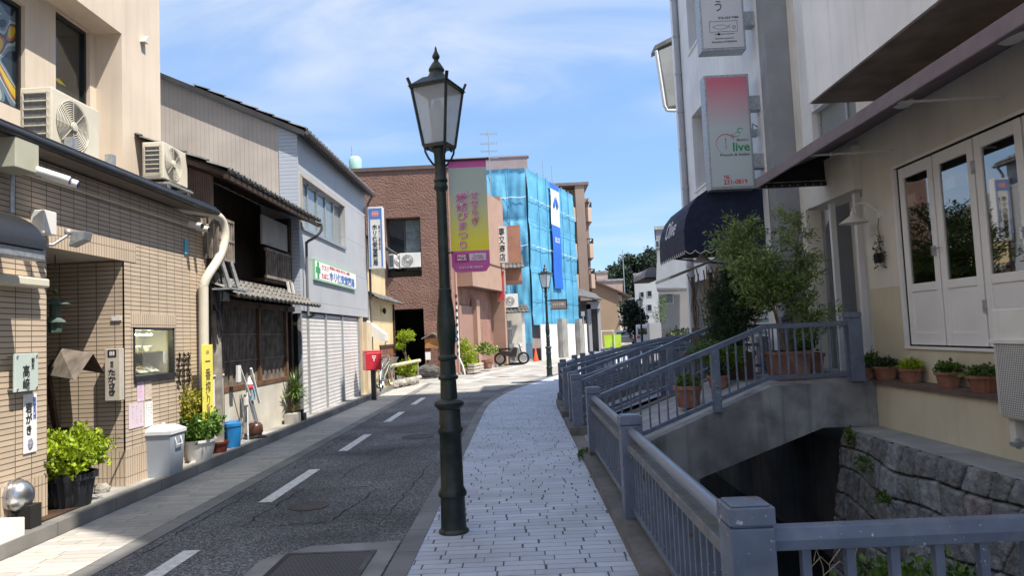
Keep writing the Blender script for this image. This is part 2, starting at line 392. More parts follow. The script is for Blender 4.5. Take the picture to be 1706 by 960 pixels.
def kawara(mb, e0, e1, t0, t1, pitch=0.24, rows=5, amp=0.028, thick=0.03):
    """pantile roof: eave edge e0-e1, top edge t0-t1; waved columns, stepped rows"""
    e0, e1, t0, t1 = map(Vector, (e0, e1, t0, t1)); L = (e1-e0).length; nc = max(2, int(round(L/pitch))); ns = 6
    nrm = (e1-e0).cross(t0-e0).normalized()
    if nrm.z < 0: nrm = -nrm
    vs = []; fs = []; W = nc*ns+1
    for r in range(rows):
        for lip in (0, 1, 2):
            v = (r + (0, 0.02, 1)[lip])/rows; lift = (0.0, thick, 0.004)[lip]
            for i in range(W):
                u = i/(W-1); ph = (i % ns)/ns*2*math.pi; h = amp*max(-0.35, math.sin(ph))
                p = (e0.lerp(e1, u)).lerp(t0.lerp(t1, u), v) + nrm*(lift+h); vs.append(p)
    for k in range(rows*3-1):
        for i in range(W-1): fs.append((k*W+i, k*W+i+1, (k+1)*W+i+1, (k+1)*W+i))
    mb.add(vs, fs)
    # eave end discs and underside
    for c in range(nc):
        p = e0.lerp(e1, (c+0.25)/nc) + nrm*0.012
        dn = (e0-t0).normalized(); mb.cyl(p-dn*0.02, p+dn*0.025, 0.04, n=10)
    mb.quad(e0-nrm*0.02, t0-nrm*0.02, t1-nrm*0.02, e1-nrm*0.02)
    mb.quad(e0-nrm*0.02, e1-nrm*0.02, e1+nrm*0.03, e0+nrm*0.03)
    return mb
# ------------------------------------------------------------------ palette
m_asph = mat('asphalt', (0.150, 0.155, 0.165), 0.9, 0.35, 0.7, bump=1.0, bscale=140, dirt=(0.21, 0.21, 0.215), dirt_amt=0.4, dscale=0.6)
def speckle(m, s=170, lo=0.5, hi=2.3):
    nt = m.node_tree; b = nt.nodes['Principled BSDF']; l = b.inputs['Base Color'].links[0]; src = l.from_socket
    tc = _n(nt, 'TexCoord'); v = _n(nt, 'TexVoronoi'); v.inputs['Scale'].default_value = s; nt.links.new(tc.outputs['Object'], v.inputs['Vector'])
    sp = _n(nt, 'SeparateColor'); nt.links.new(v.outputs['Color'], sp.inputs[0])
    pw = _n(nt, 'Math', operation='POWER'); nt.links.new(sp.outputs[0], pw.inputs[0]); pw.inputs[1].default_value = 2.2
    r = _n(nt, 'MapRange'); nt.links.new(pw.outputs[0], r.inputs[0]); r.inputs[3].default_value = lo; r.inputs[4].default_value = hi
    x = _n(nt, 'Mix', data_type='RGBA', blend_type='MULTIPLY'); x.inputs[0].default_value = 1; nt.links.new(src, x.inputs[6]); nt.links.new(r.outputs[0], x.inputs[7])
    nt.links.new(x.outputs[2], b.inputs['Base Color'])
speckle(m_asph, 85, 0.5, 2.5)
m_walk = paving('pale_paving', (0.53, 0.58, 0.67), (0.42, 0.46, 0.54), (0.075, 0.075, 0.085), 0.30, 0.10, 0.012, 0.006, (0.33, 0.35, 0.39))
m_gut = paving('gutter_paving', (0.47, 0.44, 0.395), (0.34, 0.325, 0.30), (0.13, 0.12, 0.115), 0.42, 0.10, 0.007, 0.005, (0.26, 0.25, 0.235))
m_kerb = tilemat('kerb_stone', (0.25, 0.24, 0.225), (0.20, 0.195, 0.185), (0.1, 0.1, 0.1), 0.9, 0.9, 0.006, 0.0, noise_amt=0.4, dirt=(0.12, 0.12, 0.115), dirt_amt=0.6)
m_kerbflat = tilemat('kerb_flat', (0.2, 0.2, 0.2), (0.17, 0.17, 0.17), (0.07, 0.07, 0.07), 0.6, 0.6, 0.005, 0.0, swap=True, noise_amt=0.4)
m_conc = mat('concrete', (0.30, 0.295, 0.28), 0.85, 0.25, 1.5, bump=0.3, bscale=90, streak=0.5, dirt=(0.12, 0.12, 0.11), dirt_amt=0.6)
m_concd = mat('dark_concrete', (0.16, 0.158, 0.155), 0.85, 0.3, 1.2, bump=0.3, bscale=70, streak=0.8, dirt=(0.05, 0.05, 0.05), dirt_amt=0.7)
m_soil = mat('soil_ground', (0.2, 0.19, 0.17), 0.95, 0.25, 0.3, bump=0.3, bscale=20)
m_paint = mat('road_paint', (0.72, 0.72, 0.70), 0.7, 0.1, 20, dirt=(0.3, 0.3, 0.3), dirt_amt=0.6, dscale=14)
m_blackm = mat('black_metal', (0.018, 0.018, 0.02), 0.4, 0.1)
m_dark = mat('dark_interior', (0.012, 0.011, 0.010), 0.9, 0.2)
m_white = mat('white_enamel', (0.72, 0.71, 0.68), 0.4, 0.05, 3, streak=0.15)
m_cream = mat('cream_plastic', (0.62, 0.58, 0.48), 0.5, 0.06)
m_chrome = mat('steel', (0.55, 0.56, 0.58), 0.3, 0.1, metal=1.0)
m_galv = mat('galvanised_steel', (0.42, 0.44, 0.46), 0.5, 0.15, 20, metal=0.6)
m_rail = mat('blue_grey_paint', (0.125, 0.155, 0.22), 0.42, 0.12, 6, dirt=(0.3, 0.32, 0.36), dirt_amt=0.25, dscale=9, streak=0.2)
chips(m_rail, (.5, .52, .55)); chips(m_rail, (.12, .07, .045), 11, .68, .74)
m_black = mat('black_ink', (0.015, 0.015, 0.017), 0.6, 0)
m_blue = mat('blue_ink', (0.05, 0.12, 0.42), 0.5, 0)
m_red = mat('red_ink', (0.6, 0.06, 0.08), 0.5, 0)
m_pink = mat('pink_ink', (0.62, 0.06, 0.33), 0.5, 0)
m_gold = mat('yellow_ink', (0.75, 0.6, 0.05), 0.5, 0)
m_whitei = mat('white_ink', (0.8, 0.8, 0.8), 0.5, 0)
m_greeni = mat('green_ink', (0.03, 0.3, 0.1), 0.5, 0)
m_leaf_b = mat('bright_leaf', (0.25, 0.37, 0.02), 0.5, 0.1, 5, island=True, trans=0.35)
m_leaf_m = mat('mid_leaf', (0.075, 0.15, 0.028), 0.5, 0.1, 5, island=True, trans=0.2)
m_leaf_o = mat('olive_leaf', (0.10, 0.16, 0.055), 0.5, 0.1, 5, island=True, trans=0.2)
m_leaf_d = mat('dark_leaf', (0.022, 0.05, 0.022), 0.6, 0.1, 5, island=True, trans=0.1)
m_leaf_h = mat('hill_leaf', (0.012, 0.030, 0.016), 0.7, 0.1, 5, island=True, trans=0.05)
m_leaf_y = mat('yellow_leaf', (0.26, 0.27, 0.03), 0.5, 0.1, 5, island=True, trans=0.25)
m_bark = mat('bark', (0.16, 0.12, 0.08), 0.9, 0.3, 12, bump=0.6, bscale=60)
m_terra = mat('terracotta', (0.30, 0.135, 0.09), 0.8, 0.2, 5, dirt=(0.5, 0.38, 0.3), dirt_amt=0.4, dscale=6)
m_earth = mat('potting_earth', (0.05, 0.035, 0.025), 1.0, 0.3, 20, bump=0.5)
m_kawara = mat('roof_tile', (0.10, 0.10, 0.10), 0.55, 0.35, 5, dirt=(0.2, 0.19, 0.17), dirt_amt=0.6, dscale=7, bump=0.2)
m_wood = mat('dark_wood', (0.055, 0.028, 0.016), 0.7, 0.35, 4, bump=0.2, bscale=40, streak=0.5)
m_woodr = mat('red_brown_wood', (0.22, 0.085, 0.04), 0.7, 0.35, 4, streak=0.5)
m_woodg = mat('grey_weathered_wood', (0.24, 0.20, 0.165), 0.85, 0.35, 6, streak=0.6)
GL = glassmat('window_glass')
GLG = glassmat('curtained_glass', (0.22, 0.25, 0.25), 0.08, 0.6)

# ------------------------------------------------------------------ ground
def off(s, d):       # street-axis station s, lateral offset d -> (x, y)
    if s < 15: return (d, s)
    th = min((s-15)/25.0, 0.262); x = 25-(25-d)*math.cos(th); y = 15+(25-d)*math.sin(th)
    r = s-15-25*0.262
    if r > 0: x += r*math.sin(0.262); y += r*math.cos(0.262)
    return (x, y)
ST = [-40, -10, 0, 3, 6, 9, 12, 15] + [15+0.65*i for i in range(1, 11)] + [24, 28, 36]
def strip(mb, d0, d1, z, st=ST, zb=None):
    for a, b in zip(st, st[1:]):
        p = [off(a, d0), off(a, d1), off(b, d1), off(b, d0)]
        mb.quad(*[(x, y, z) for x, y in p])
        if zb is not None:
            for i, j in ((1, 2), (3, 0)): mb.quad((*p[i], zb), (*p[j], zb), (*p[j], z), (*p[i], z))
    return mb
# terrain: one sheet with the canal cut out of it
g = MB(); FAR = [-40] + ST[1:]
for a, b in zip(ST, ST[1:]):
    pa, pb = off(a, 1.0), off(b, 1.0); qa, qb = off(a, 4.12), off(b, 4.12)
    g.quad((-600, pa[1], -.03), (*pa, -.03), (*pb, -.03), (-600, pb[1], -.03))
    g.quad((*qa, -.03), (600, qa[1], -.03), (600, qb[1], -.03), (*qb, -.03))
y1 = off(36, 1.0)[1]; y2 = off(36, 4.12)[1]
g.poly([(-600, y1, -.03), (*off(36, 1.0), -.03), (*off(36, 4.12), -.03), (600, y2, -.03), (600, 1500, -.03), (-600, 1500, -.03)])
g.quad((-600, -600, -.03), (600, -600, -.03), (600, -40, -.03), (-600, -40, -.03))
S(g, 'ground', m_soil)
# road surface
LK = [(-4.12, -40), (-4.12, 25.2), (-4.6, 25.9), (-12, 26.2), (-30, 26.4), (-30, 28.3), (-2.75, 28.2), (-1.2, 35.4), (0.5, 40.4), (3.95, 49.4), (12, 75), (26, 120)]
rk = [off(s, -1.0) for s in ST] + [off(60, -1.0), off(110, -1.0)]
g = MB(); g.poly([(x, y, 0.0) for x, y in [(-4.12, -40), (-4.12, 25.2), (-4.6, 25.9), (-30, 26.4), (-30, 28.3), (-2.75, 28.2), (-1.2, 35.4), (0.5, 40.4), (3.95, 49.4), (12, 75), (26, 120)]] + [(x, y, 0.0) for x, y in rk[::-1]])
S(g, 'road', m_asph)
# far road and junction: paler overlay with the sunlight painted into its colour
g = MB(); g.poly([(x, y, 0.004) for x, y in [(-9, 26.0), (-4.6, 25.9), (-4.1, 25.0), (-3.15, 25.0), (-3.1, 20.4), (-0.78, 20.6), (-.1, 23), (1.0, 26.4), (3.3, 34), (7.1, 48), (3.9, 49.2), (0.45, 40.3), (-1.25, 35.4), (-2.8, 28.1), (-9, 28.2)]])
S(g, 'painted_sunlit_road', mat('painted_sunlit_asphalt', (0.33, 0.315, 0.29), 0.9, 0.25, 1.2, dirt=(0.25, 0.24, 0.22), dirt_amt=0.6))
# road paint
g = MB()
for y0, y1_ in ((0.4, 2.15), (3.95, 5.7), (7.3, 9.05), (10.45, 12.15), (13.85, 15.6), (17.2, 19.05)):
    g.quad((-2.74, y0, .004), (-2.60, y0, .004), (-2.60, y1_, .004), (-2.74, y1_, .004))
for (a, b, c_, d_) in ((24.5, -2.0, 27.0, -1.25), (28.5, -0.55, 31.0, 0.35), (32.5, 1.0, 35.0, 1.95)):
    dx, dy = d_-b, c_-a; l = math.hypot(dx, dy); nx, ny = dy/l*.07, -dx/l*.07
    g.quad((b-nx, a-ny, .0085), (b+nx, a+ny, .0085), (d_+nx, c_+ny, .0085), (d_-nx, c_-ny, .0085))
for (a, b, c_, d_) in ((27.2, -1.9, 30.5, -1.2), (31.5, -0.95, 39.5, 1.0)):
    dx, dy = d_-b, c_-a; l = math.hypot(dx, dy); nx, ny = dy/l*.06, -dx/l*.06
    g.quad((b-nx, a-ny, .009), (b+nx, a+ny, .009), (d_+nx, c_+ny, .009), (d_-nx, c_-ny, .009))
S(g, 'lane_markings', m_paint)
# left paved gutter strip, concrete edging and raised kerb with narrow pavement
g = MB(); g.quad((-4.12, -40, .008), (-3.32, -40, .008), (-3.32, 25, .008), (-4.12, 25, .008)); S(g, 'paved_gutter_strip', m_gut)
g = MB(); g.box(-3.32, -3.14, -40, 25, -.02, .006); S(g, 'gutter_edging', m_kerbflat)
g = MB(); g.box(-4.27, -4.13, -40, 25.2, -.02, .125); S(g, 'left_kerb', m_kerb)
g = MB(); g.box(-6.2, -4.27, -40, 25.6, -.02, .115); S(g, 'left_pavement', m_conc)
# right kerb and paved footway
g = MB(); strip(g, -1.0, -0.84, .012, zb=-.02); S(g, 'right_kerb', m_kerbflat)
g = MB(); strip(g, -0.84, 0.69, .006); S(g, 'right_footway', m_walk)
g = MB(); strip(g, -1.0, 1.0, .008, st=[36, 60, 110]); S(g, 'far_footway', m_walk)
# pavement by the brown building
g = MB(); g.prism([(-30, 28.3, -.02), (-2.75, 28.2, -.02), (-1.2, 35.4, -.02), (0.5, 40.4, -.02), (3.95, 49.4, -.02), (3.2, 49.8, -.02), (-0.3, 40.8, -.02), (-3.2, 29.4, -.02), (-30, 29.4, -.02)], (0, 0, .13))
S(g, 'far_left_pavement', m_conc)
# canal
g = MB()
for a, b in zip(ST, ST[1:]):
    pa, pb, qa, qb = off(a, 1.02), off(b, 1.02), off(a, 4.6), off(b, 4.6)
    g.quad((*pa, -1.75), (*qa, -1.75), (*qb, -1.75), (*pb, -1.75))
S(g, 'canal_bed', m_concd)
g = MB()
for a, b in zip(ST, ST[1:]):
    pa, pb, qa, qb = off(a, 1.02), off(b, 1.02), off(a, 4.5), off(b, 4.5)
    g.quad((*pa, -1.66), (*qa, -1.66), (*qb, -1.66), (*pb, -1.66))
S(g, 'canal_water', glassmat('dark_water', (0.012, 0.018, 0.016), 0.08, 0.6))
g = MB()
for a, b in zip(ST, ST[1:]):
    pa, pb = off(a, 1.0), off(b, 1.0); g.quad((*pa, -1.8), (*pb, -1.8), (*pb, .02), (*pa, .02))
S(g, 'canal_near_wall', m_concd)
g = MB()
for a, b in zip(ST, ST[1:]):
    if b <= 9: continue
    pa, pb = off(max(a, 9.2), 4.12), off(b, 4.12); g.quad((*pa, -1.8), (*pb, -1.8), (*pb, .0), (*pa, .0))
S(g, 'canal_far_wall', m_concd)
# low kerb under the railings (interrupted at the bridges)
for s0, s1 in ((-12, 8.95), (11.2, 12.55), (13.5, 16.0), (17.5, 21.0), (22.0, 36)):
    st = [s0] + [s for s in ST if s0 < s < s1] + [s1]
    g = MB(); strip(g, 0.69, 1.02, .10, st=st, zb=-.3)
    for s, sg in ((s0, 0), (s1, 1)):
        a, b = off(s, .69), off(s, 1.02); g.quad((*a, -.3), (*b, -.3), (*b, .1), (*a, .1))
    S(g, 'railing_kerb', m_concd)
# manhole covers and iron plate in the road
mh = T('utility_cover', 'square dark iron cover in a concrete frame at the road edge by the lamp post', 'cover', (-1.4, 4.95, 0))
g = MB(); g.prism([(-1.98, 4.3, .005), (-1.02, 4.3, .005), (-1.02, 5.72, .005), (-1.72, 5.66, .005), (-2.0, 5.35, .005)], (0, 0, .004)); g.part('cover_frame', mat('frame_concrete', (0.26, 0.26, 0.26), 0.85, 0.25), mh)
m_iron = tilemat('cast_iron', (0.06, 0.055, 0.06), (0.045, 0.04, 0.045), (0.12, 0.11, 0.11), 0.03, 0.03, 0.004, 0.5, bump=0.8)
g = MB(); g.box(-1.80, -1.2, 4.45, 5.42, .010, .018); g.part('cover_plate', m_iron, mh)
g = MB(); g.box(-1.84, -1.80, 4.42, 5.46, .009, .020).box(-1.2, -1.16, 4.42, 5.46, .009, .020).box(-1.8, -1.2, 5.42, 5.46, .009, .020); g.part('rim', m_blackm, mh)
g = MB(); g.lathe([(0.19, 0), (0.19, .006), (0.15, .007), (0.15, .005), (0.02, .006)], 28, (-2.15, 7.05, 0.001))
g.thing('manhole_cover', 'worn round manhole cover sunk in a cracked patch of the near road', 'cover', mat('worn_iron', (0.07, 0.06, 0.055), 0.7, 0.3, 9))
g = MB(); g.lathe([(0.26, 0), (0.26, .006), (0.22, .007), (0.22, .005), (0.02, .006)], 28, (-1.75, 11.6, 0.001))
g.thing('manhole_cover', 'round manhole cover in the road beyond the lamp post', 'cover', mat('worn_iron', (0.07, 0.06, 0.055), 0.7, 0.3, 9))
g = MB()
rn = random.Random(4)
def crack(p, q, wd=.012, n=14, j=.03):
    p = Vector(p); q = Vector(q); pr = None
    d = (q-p).normalized(); nn = Vector((-d.y, d.x))
    for i in range(n+1):
        c = p.lerp(q, i/n) + nn*rn.uniform(-j, j); ww = wd*rn.uniform(.3, 1.3)
        cur = (c-nn*ww/2, c+nn*ww/2)
        if pr: g.quad((*pr[0], .003), (*pr[1], .003), (*cur[1], .003), (*cur[0], .003))
        pr = cur
crack((-2.55, 6.35), (-2.45, 7.9), .02); crack((-1.75, 6.45), (-1.62, 7.75), .02); crack((-2.5, 6.35), (-1.8, 6.4)); crack((-2.4, 7.8), (-1.65, 7.9), .015)
crack((-3.0, 9), (-2.95, 12.5), .012, 30, .04); crack((-1.6, 10), (-1.3, 13.5), .012, 30, .05); crack((-2.2, 13), (-1.6, 15), .012)
crack((-3.05, 5.5), (-3.0, 8), .012, 20)
crack((-1.3, 6.2), (-1.22, 9.2), .01, 20, .02); crack((-2.2, 8.4), (-1.9, 11), .010, 20, .05)
S(g, 'road_cracks', mat('crack_filler', (0.02, 0.018, 0.016), 0.9, 0.1))

# ------------------------------------------------------------------ street lamps
m_lampg = mat('dark_green_iron', (0.006, 0.019, 0.017), 0.4, 0.3, 14, dirt=(0.11, 0.09, 0.075), dirt_amt=0.3, dscale=5, bump=0.15, bscale=80)
m_frost = mat('frosted_glass', (0.62, 0.66, 0.68), 0.35, 0.05, 2, trans=0.5)
m_milk = mat('milky_lantern_glass', (0.8, 0.84, 0.88), 0.3, 0.03, 3, trans=0.6, dirt=(0.45, 0.47, 0.47), dirt_amt=0.3)
_nt = m_milk.node_tree; _o = _nt.nodes['Material Output']; _s = _o.inputs[0].links[0].from_socket
_tr = _n(_nt, 'BsdfTransparent'); _ms = _n(_nt, 'MixShader'); _ms.inputs[0].default_value = .30; _nt.links.new(_s, _ms.inputs[1]); _nt.links.new(_tr.outputs[0], _ms.inputs[2]); _nt.links.new(_ms.outputs[0], _o.inputs[0])
def make_lamp(loc, label, rz=R(-20)):
    t = T('street_lamp', label, 'street lamp', loc, rz, 'green lantern street lamps along the footway')
    g = MB(); g.lathe([(.125, 0), (.125, .02), (.105, .04), (.1, .29), (.115, .30), (.118, .325), (.105, .35), (.095, .37), (.09, .80), (.105, .82), (.105, .84), (.092, .86), (.09, 1.0), (.12, 1.03), (.125, 1.055), (.11, 1.075), (.075, 1.09)], 20); g.part('base', m_lampg, t, True, 40)
    g = MB(); g.lathe([(.072, 1.085), (.066, 1.24), (.082, 1.25), (.085, 1.27), (.068, 1.285), (.064, 1.40), (.080, 1.41), (.082, 1.43), (.064, 1.45), (.066, 1.5), (.078, 1.60), (.080, 1.68), (.068, 1.84), (.052, 1.95), (.055, 1.97), (.055, 1.99), (.046, 2.0), (.042, 2.8), (.042, 2.82), (.058, 2.84), (.060, 2.86), (.050, 2.89), (.062, 2.91), (.048, 2.94), (.048, 3.14), (.058, 3.16), (.058, 3.19)], 20); g.part('post', m_lampg, t, True, 40)
    def sq(h, z): return [(-h, -h, z), (h, -h, z), (h, h, z), (-h, h, z)]
    g = MB()
    b, tp = sq(.098, 3.20), sq(.162, 3.70)
    for i in range(4): g.bar(b[i], tp[i], .02, .02)
    for q, th in ((sq(.094, 3.20), .03), (sq(.167, 3.70), .03)):
        for i in range(4): g.bar(q[i], q[(i+1) % 4], .022, th)
    for i in range(4): g.bar(tp[i], (tp[i][0]*1.13, tp[i][1]*1.13, 3.77), .025, .018)
    g.box(-.10, .10, -.10, .10, 3.185, 3.20)
    g.part('lantern_frame', m_lampg, t, True)
    g = MB(); b, tp = sq(.093, 3.215), sq(.156, 3.69)
    for i in range(4): g.quad(b[i], b[(i+1) % 4], tp[(i+1) % 4], tp[i])
    g.part('lantern_glass', m_milk, t, True)
    g = MB(); g.lathe([(.03, 3.21), (.035, 3.3), (.045, 3.32), (.05, 3.45), (.045, 3.56), (.02, 3.6)], 14); g.part('bulb', m_frost, t, True, 60)
    g = MB(); b, m1, m2 = sq(.185, 3.70), sq(.115, 3.765), sq(.088, 3.79)
    g.poly(b[::-1])
    for i in range(4):
        j = (i+1) % 4; g.quad(b[i], b[j], m1[j], m1[i]); g.quad(m1[i], m1[j], m2[j], m2[i])
    g.lathe([(.088, 3.785), (.075, 3.81), (.06, 3.84), (.062, 3.85), (.068, 3.86), (.066, 3.875), (.05, 3.90), (.035, 3.925), (.024, 3.935), (.020, 3.95), (.018, 3.955), (.030, 3.97), (.033, 3.985), (.022, 4.01), (.012, 4.03), (.008, 4.06), (.001, 4.075)], 18)
    g.part('lantern_roof', m_lampg, t, True, 35)
    g = MB()
    for a in range(4):
        ca, sa = math.cos(a*math.pi/2+math.pi/4), math.sin(a*math.pi/2+math.pi/4)
        pts = [(r*ca, r*sa, z) for r, z in ((.05, 3.04), (.07, 3.06), (.10, 3.10), (.125, 3.15), (.13, 3.19), (.115, 3.215), (.10, 3.20), (.10, 3.175), (.112, 3.165))]
        g.tube(pts, .009, 6)
    g.part('scroll_bracket', m_lampg, t, True, 60)
    return t
lamp = make_lamp((-0.62, 5.91, 0.0), 'nearest tall dark green street lamp with a festival banner beside it')
dup(lamp, (0.95, 25.6, 0.0), R(-35), 'green street lamp standing in front of the blue sheeted building')
dup(lamp, (9.1, 54, 0.0), R(-35), 'distant pale street lamp before the white building at the far end')
# banner and its arms
bn = T('festival_banner', 'pink and yellow festival banner hanging from an arm on the nearest street lamp', 'banner', (-0.40, 5.93, 2.1))
YB = 5.93
bx0, bx1 = -0.555, -0.235
m_ban = gradmat('banner_print', (0.40, 0.46, 0.40), (0.78, 0.68, 0.03), 0.28, 0.72)
g = MB()
nx, nz = 8, 14
def bw(x, z): return YB + 0.006*math.sin(z*5+x*3)
def ban_part(z0, z1, name, mt, rounded=False, dy=0):
    g = MB(); V = []; n = 10; k = 12
    for j in range(k+1):
        for i in range(n+1):
            x = bx0 + (bx1-bx0)*i/n; z = z0+(z1-z0)*j/k
            if rounded:
                r = .05; dx = min(i, n-i)*(bx1-bx0)/n
                if dx < r: z = max(z, z0 + r - math.sqrt(max(0, r*r-(r-dx)**2)))
            V.append((x, bw(x, z)+dy, z))
    W = n+1; F = [(j*W+i, j*W+i+1, (j+1)*W+i+1, (j+1)*W+i) for j in range(k) for i in range(n)]
    g.add(V, F); g.add([(x, y+.004, z) for x, y, z in V], [f[::-1] for f in F])
    g.part(name, mt, bn)
ban_part(2.31, 3.02, 'banner_field', m_ban)
ban_part(3.02, 3.08, 'banner_header', mat('banner_pink', (0.56, 0.10, 0.34), 0.6, 0.03))
ban_part(2.13, 2.31, 'banner_footer', mat('banner_pink', (0.46, 0.08, 0.26), 0.6, 0.03), True)
text('縁結びまつり', (-.45, YB-.012, 2.566), RX, UZ, .10, m_whitei, bn, True, fit=(.104, .492), bold=.028)
text('縁結びまつり', (-.45, YB-.015, 2.566), RX, UZ, .10, m_pink, bn, True, fit=(.096, .482), bold=.0)
text('せせらぎ', (-.345, YB-.012, 2.67), RX, UZ, .08, m_whitei, bn, True, fit=(.080, .29), bold=.028)
text('せせらぎ', (-.345, YB-.015, 2.67), RX, UZ, .08, m_pink, bn, True, fit=(.073, .282), bold=.0)
g = MB(); g.box(-.525, -.415, YB-.012, YB-.009, 2.22, 2.285); g.part('wifi_panel', mat('deep_pink', (0.4, 0.02, 0.14), .5, 0), bn)
g = MB(); g.box(-.405, -.265, YB-.012, YB-.009, 2.225, 2.285); g.part('caption_panel', mat('lilac', (0.6, 0.58, 0.62), .5, 0), bn)
text('FREE\nWi-Fi', (-.47, YB-.0125, 2.252), RX, UZ, .03, m_whitei, bn, fit=(.08, .05), bold=.02)
text('Seseragi\nfree Wi-Fi', (-.335, YB-.0125, 2.255), RX, UZ, .02, m_pink, bn, fit=(.10, .04))
text('せせらぎ通り商店街', (-.395, YB-.0105, 2.17), RX, UZ, .02, m_whitei, bn, fit=(.2, .02))
g = MB(); g.tube([(-.60, YB-.01, 3.085), (-.22, YB-.01, 3.085)], .009, 8); g.tube([(-.60, YB-.01, 2.30), (-.54, YB-.01, 2.30)], .006, 8); g.ball((-.22, YB-.01, 3.085), .012); g.part('arm', m_lampg, bn)

# ------------------------------------------------------------------ canal railings and bridges
def post(t, x, y, z0, z1, wd=.17, ang=0):
    g = MB(); g.M = Matrix.Translation((x, y, 0)) @ Matrix.Rotation(ang, 4, 'Z')
    h = wd/2; g.box(-h, h, -h, h, z0, z1-.085)
    p = g.part('post', m_rail, t, bevel=.006)
    g = MB(); g.M = Matrix.Translation((x, y, 0)) @ Matrix.Rotation(ang, 4, 'Z')
    g.box(-h+.01, h-.01, -h+.01, h-.01, z1-.085, z1-.075); g.box(-h-.003, h+.003, -h-.003, h+.003, z1-.075, z1-.008); g.box(-h+.012, h-.012, -h+.012, h-.012, z1-.008, z1)
    g.part('post_cap', m_rail, p, bevel=.005)
def canal_run(label, s_list, first_pipe=True, wd=.17):
    p0 = off(s_list[0], .84); t = T('canal_railing', label, 'railing', (*off((s_list[0]+s_list[-1])/2, .84), 0.1), 0, 'blue grey railings along the canal edge')
    for s in s_list:
        th = 0 if s < 15 else -min((s-15)/25, .262)
        post(t, *off(s, .84), .1, .91, wd, th)
    for a, b in zip(s_list, s_list[1:]):
        A = Vector((*off(a, .84), 0)); B = Vector((*off(b, .84), 0)); d = (B-A).normalized(); A = A+d*wd/2; B = B-d*wd/2
        g = MB(); g.tube([A+Vector((0, 0, .78)), B+Vector((0, 0, .78))], .036, 14, False); g.part('hand_rail', mat('polished_rail', (0.17, 0.20, 0.26), 0.36, 0.05, .2, metal=0.0), t, smooth=50)
        g = MB(); g.bar(A+Vector((0, 0, .665)), B+Vector((0, 0, .665)), .09, .055); g.part('middle_rail', mat('lichened_rail', (0.15, 0.17, 0.2), .6, .2, 8, dirt=(0.2, 0.19, 0.12), dirt_amt=.6, dscale=4), t, bevel=.005)
        g = MB(); g.bar(A+Vector((0, 0, .17)), B+Vector((0, 0, .17)), .05, .04); g.part('bottom_rail', m_rail, t, bevel=.004)
        n = max(2, int((B-A).length/.125))
        for i in range(1, n):
            p = A.lerp(B, i/n); g = MB(); g.box(p.x-.014, p.x+.014, p.y-.014, p.y+.014, .19, .64); g.part('baluster', m_rail, t)
    return t
# ------- bridges
def prof(pts, x):
    for (a, b), (c, d) in zip(pts, pts[1:]):
        if x <= c: return b+(d-b)*(x-a)/(c-a)
    return pts[-1][1]
def bridge_rail(t, P0, P1, rise, posts, x_end, first=True, zoff=0.0):
    """rail in the vertical plane P0-P1 (plan points); rise: list (distance, deck z)"""
    P0 = Vector((*P0, 0)); P1 = Vector((*P1, 0)); L = (P1-P0).length; d = (P1-P0)/L
    at_ = lambda s, z: P0 + d*s + Vector((0, 0, z))
    ks = [.085] + [k for k, _ in rise if .1 < k < L-.1] + [L-.07]
    for nm, h, w_, hh in (('hand_rail', .755, .075, .06), ('bottom_rail', .10, .05, .05)):
        g = MB()
        for a, b in zip(ks, ks[1:]): g.bar(at_(a, prof(rise, a)+h), at_(b, prof(rise, b)+h), w_, hh)
        for k in ks[1:-1]:
            c = at_(k, prof(rise, k)+h); g.ball(c, hh*.52, 8, 6)
        g.part(nm, m_rail, t)
    n = int(L/.115)
    for i in range(1, n):
        s = L*i/n
        if any(abs(s-q) < .08 for q in posts): continue
        z = prof(rise, s); p = at_(s, 0); g = MB(); g.box(p.x-.010, p.x+.010, p.y-.010, p.y+.010, z+.12, z+.735); g.part('baluster', m_rail, t)
    for q in posts:
        z = prof(rise, q); c = at_(q, 0)
        if q > L-.3: post(t, c.x, c.y, z, z+.90, .17)
        else:
            g = MB(); g.box(c.x-.05, c.x+.05, c.y-.05, c.y+.05, z-.04, z+.73); g.part('post', m_rail, t, bevel=.004)
RISE = [(0, .0), (2.3, .79), (3.6, .79)]
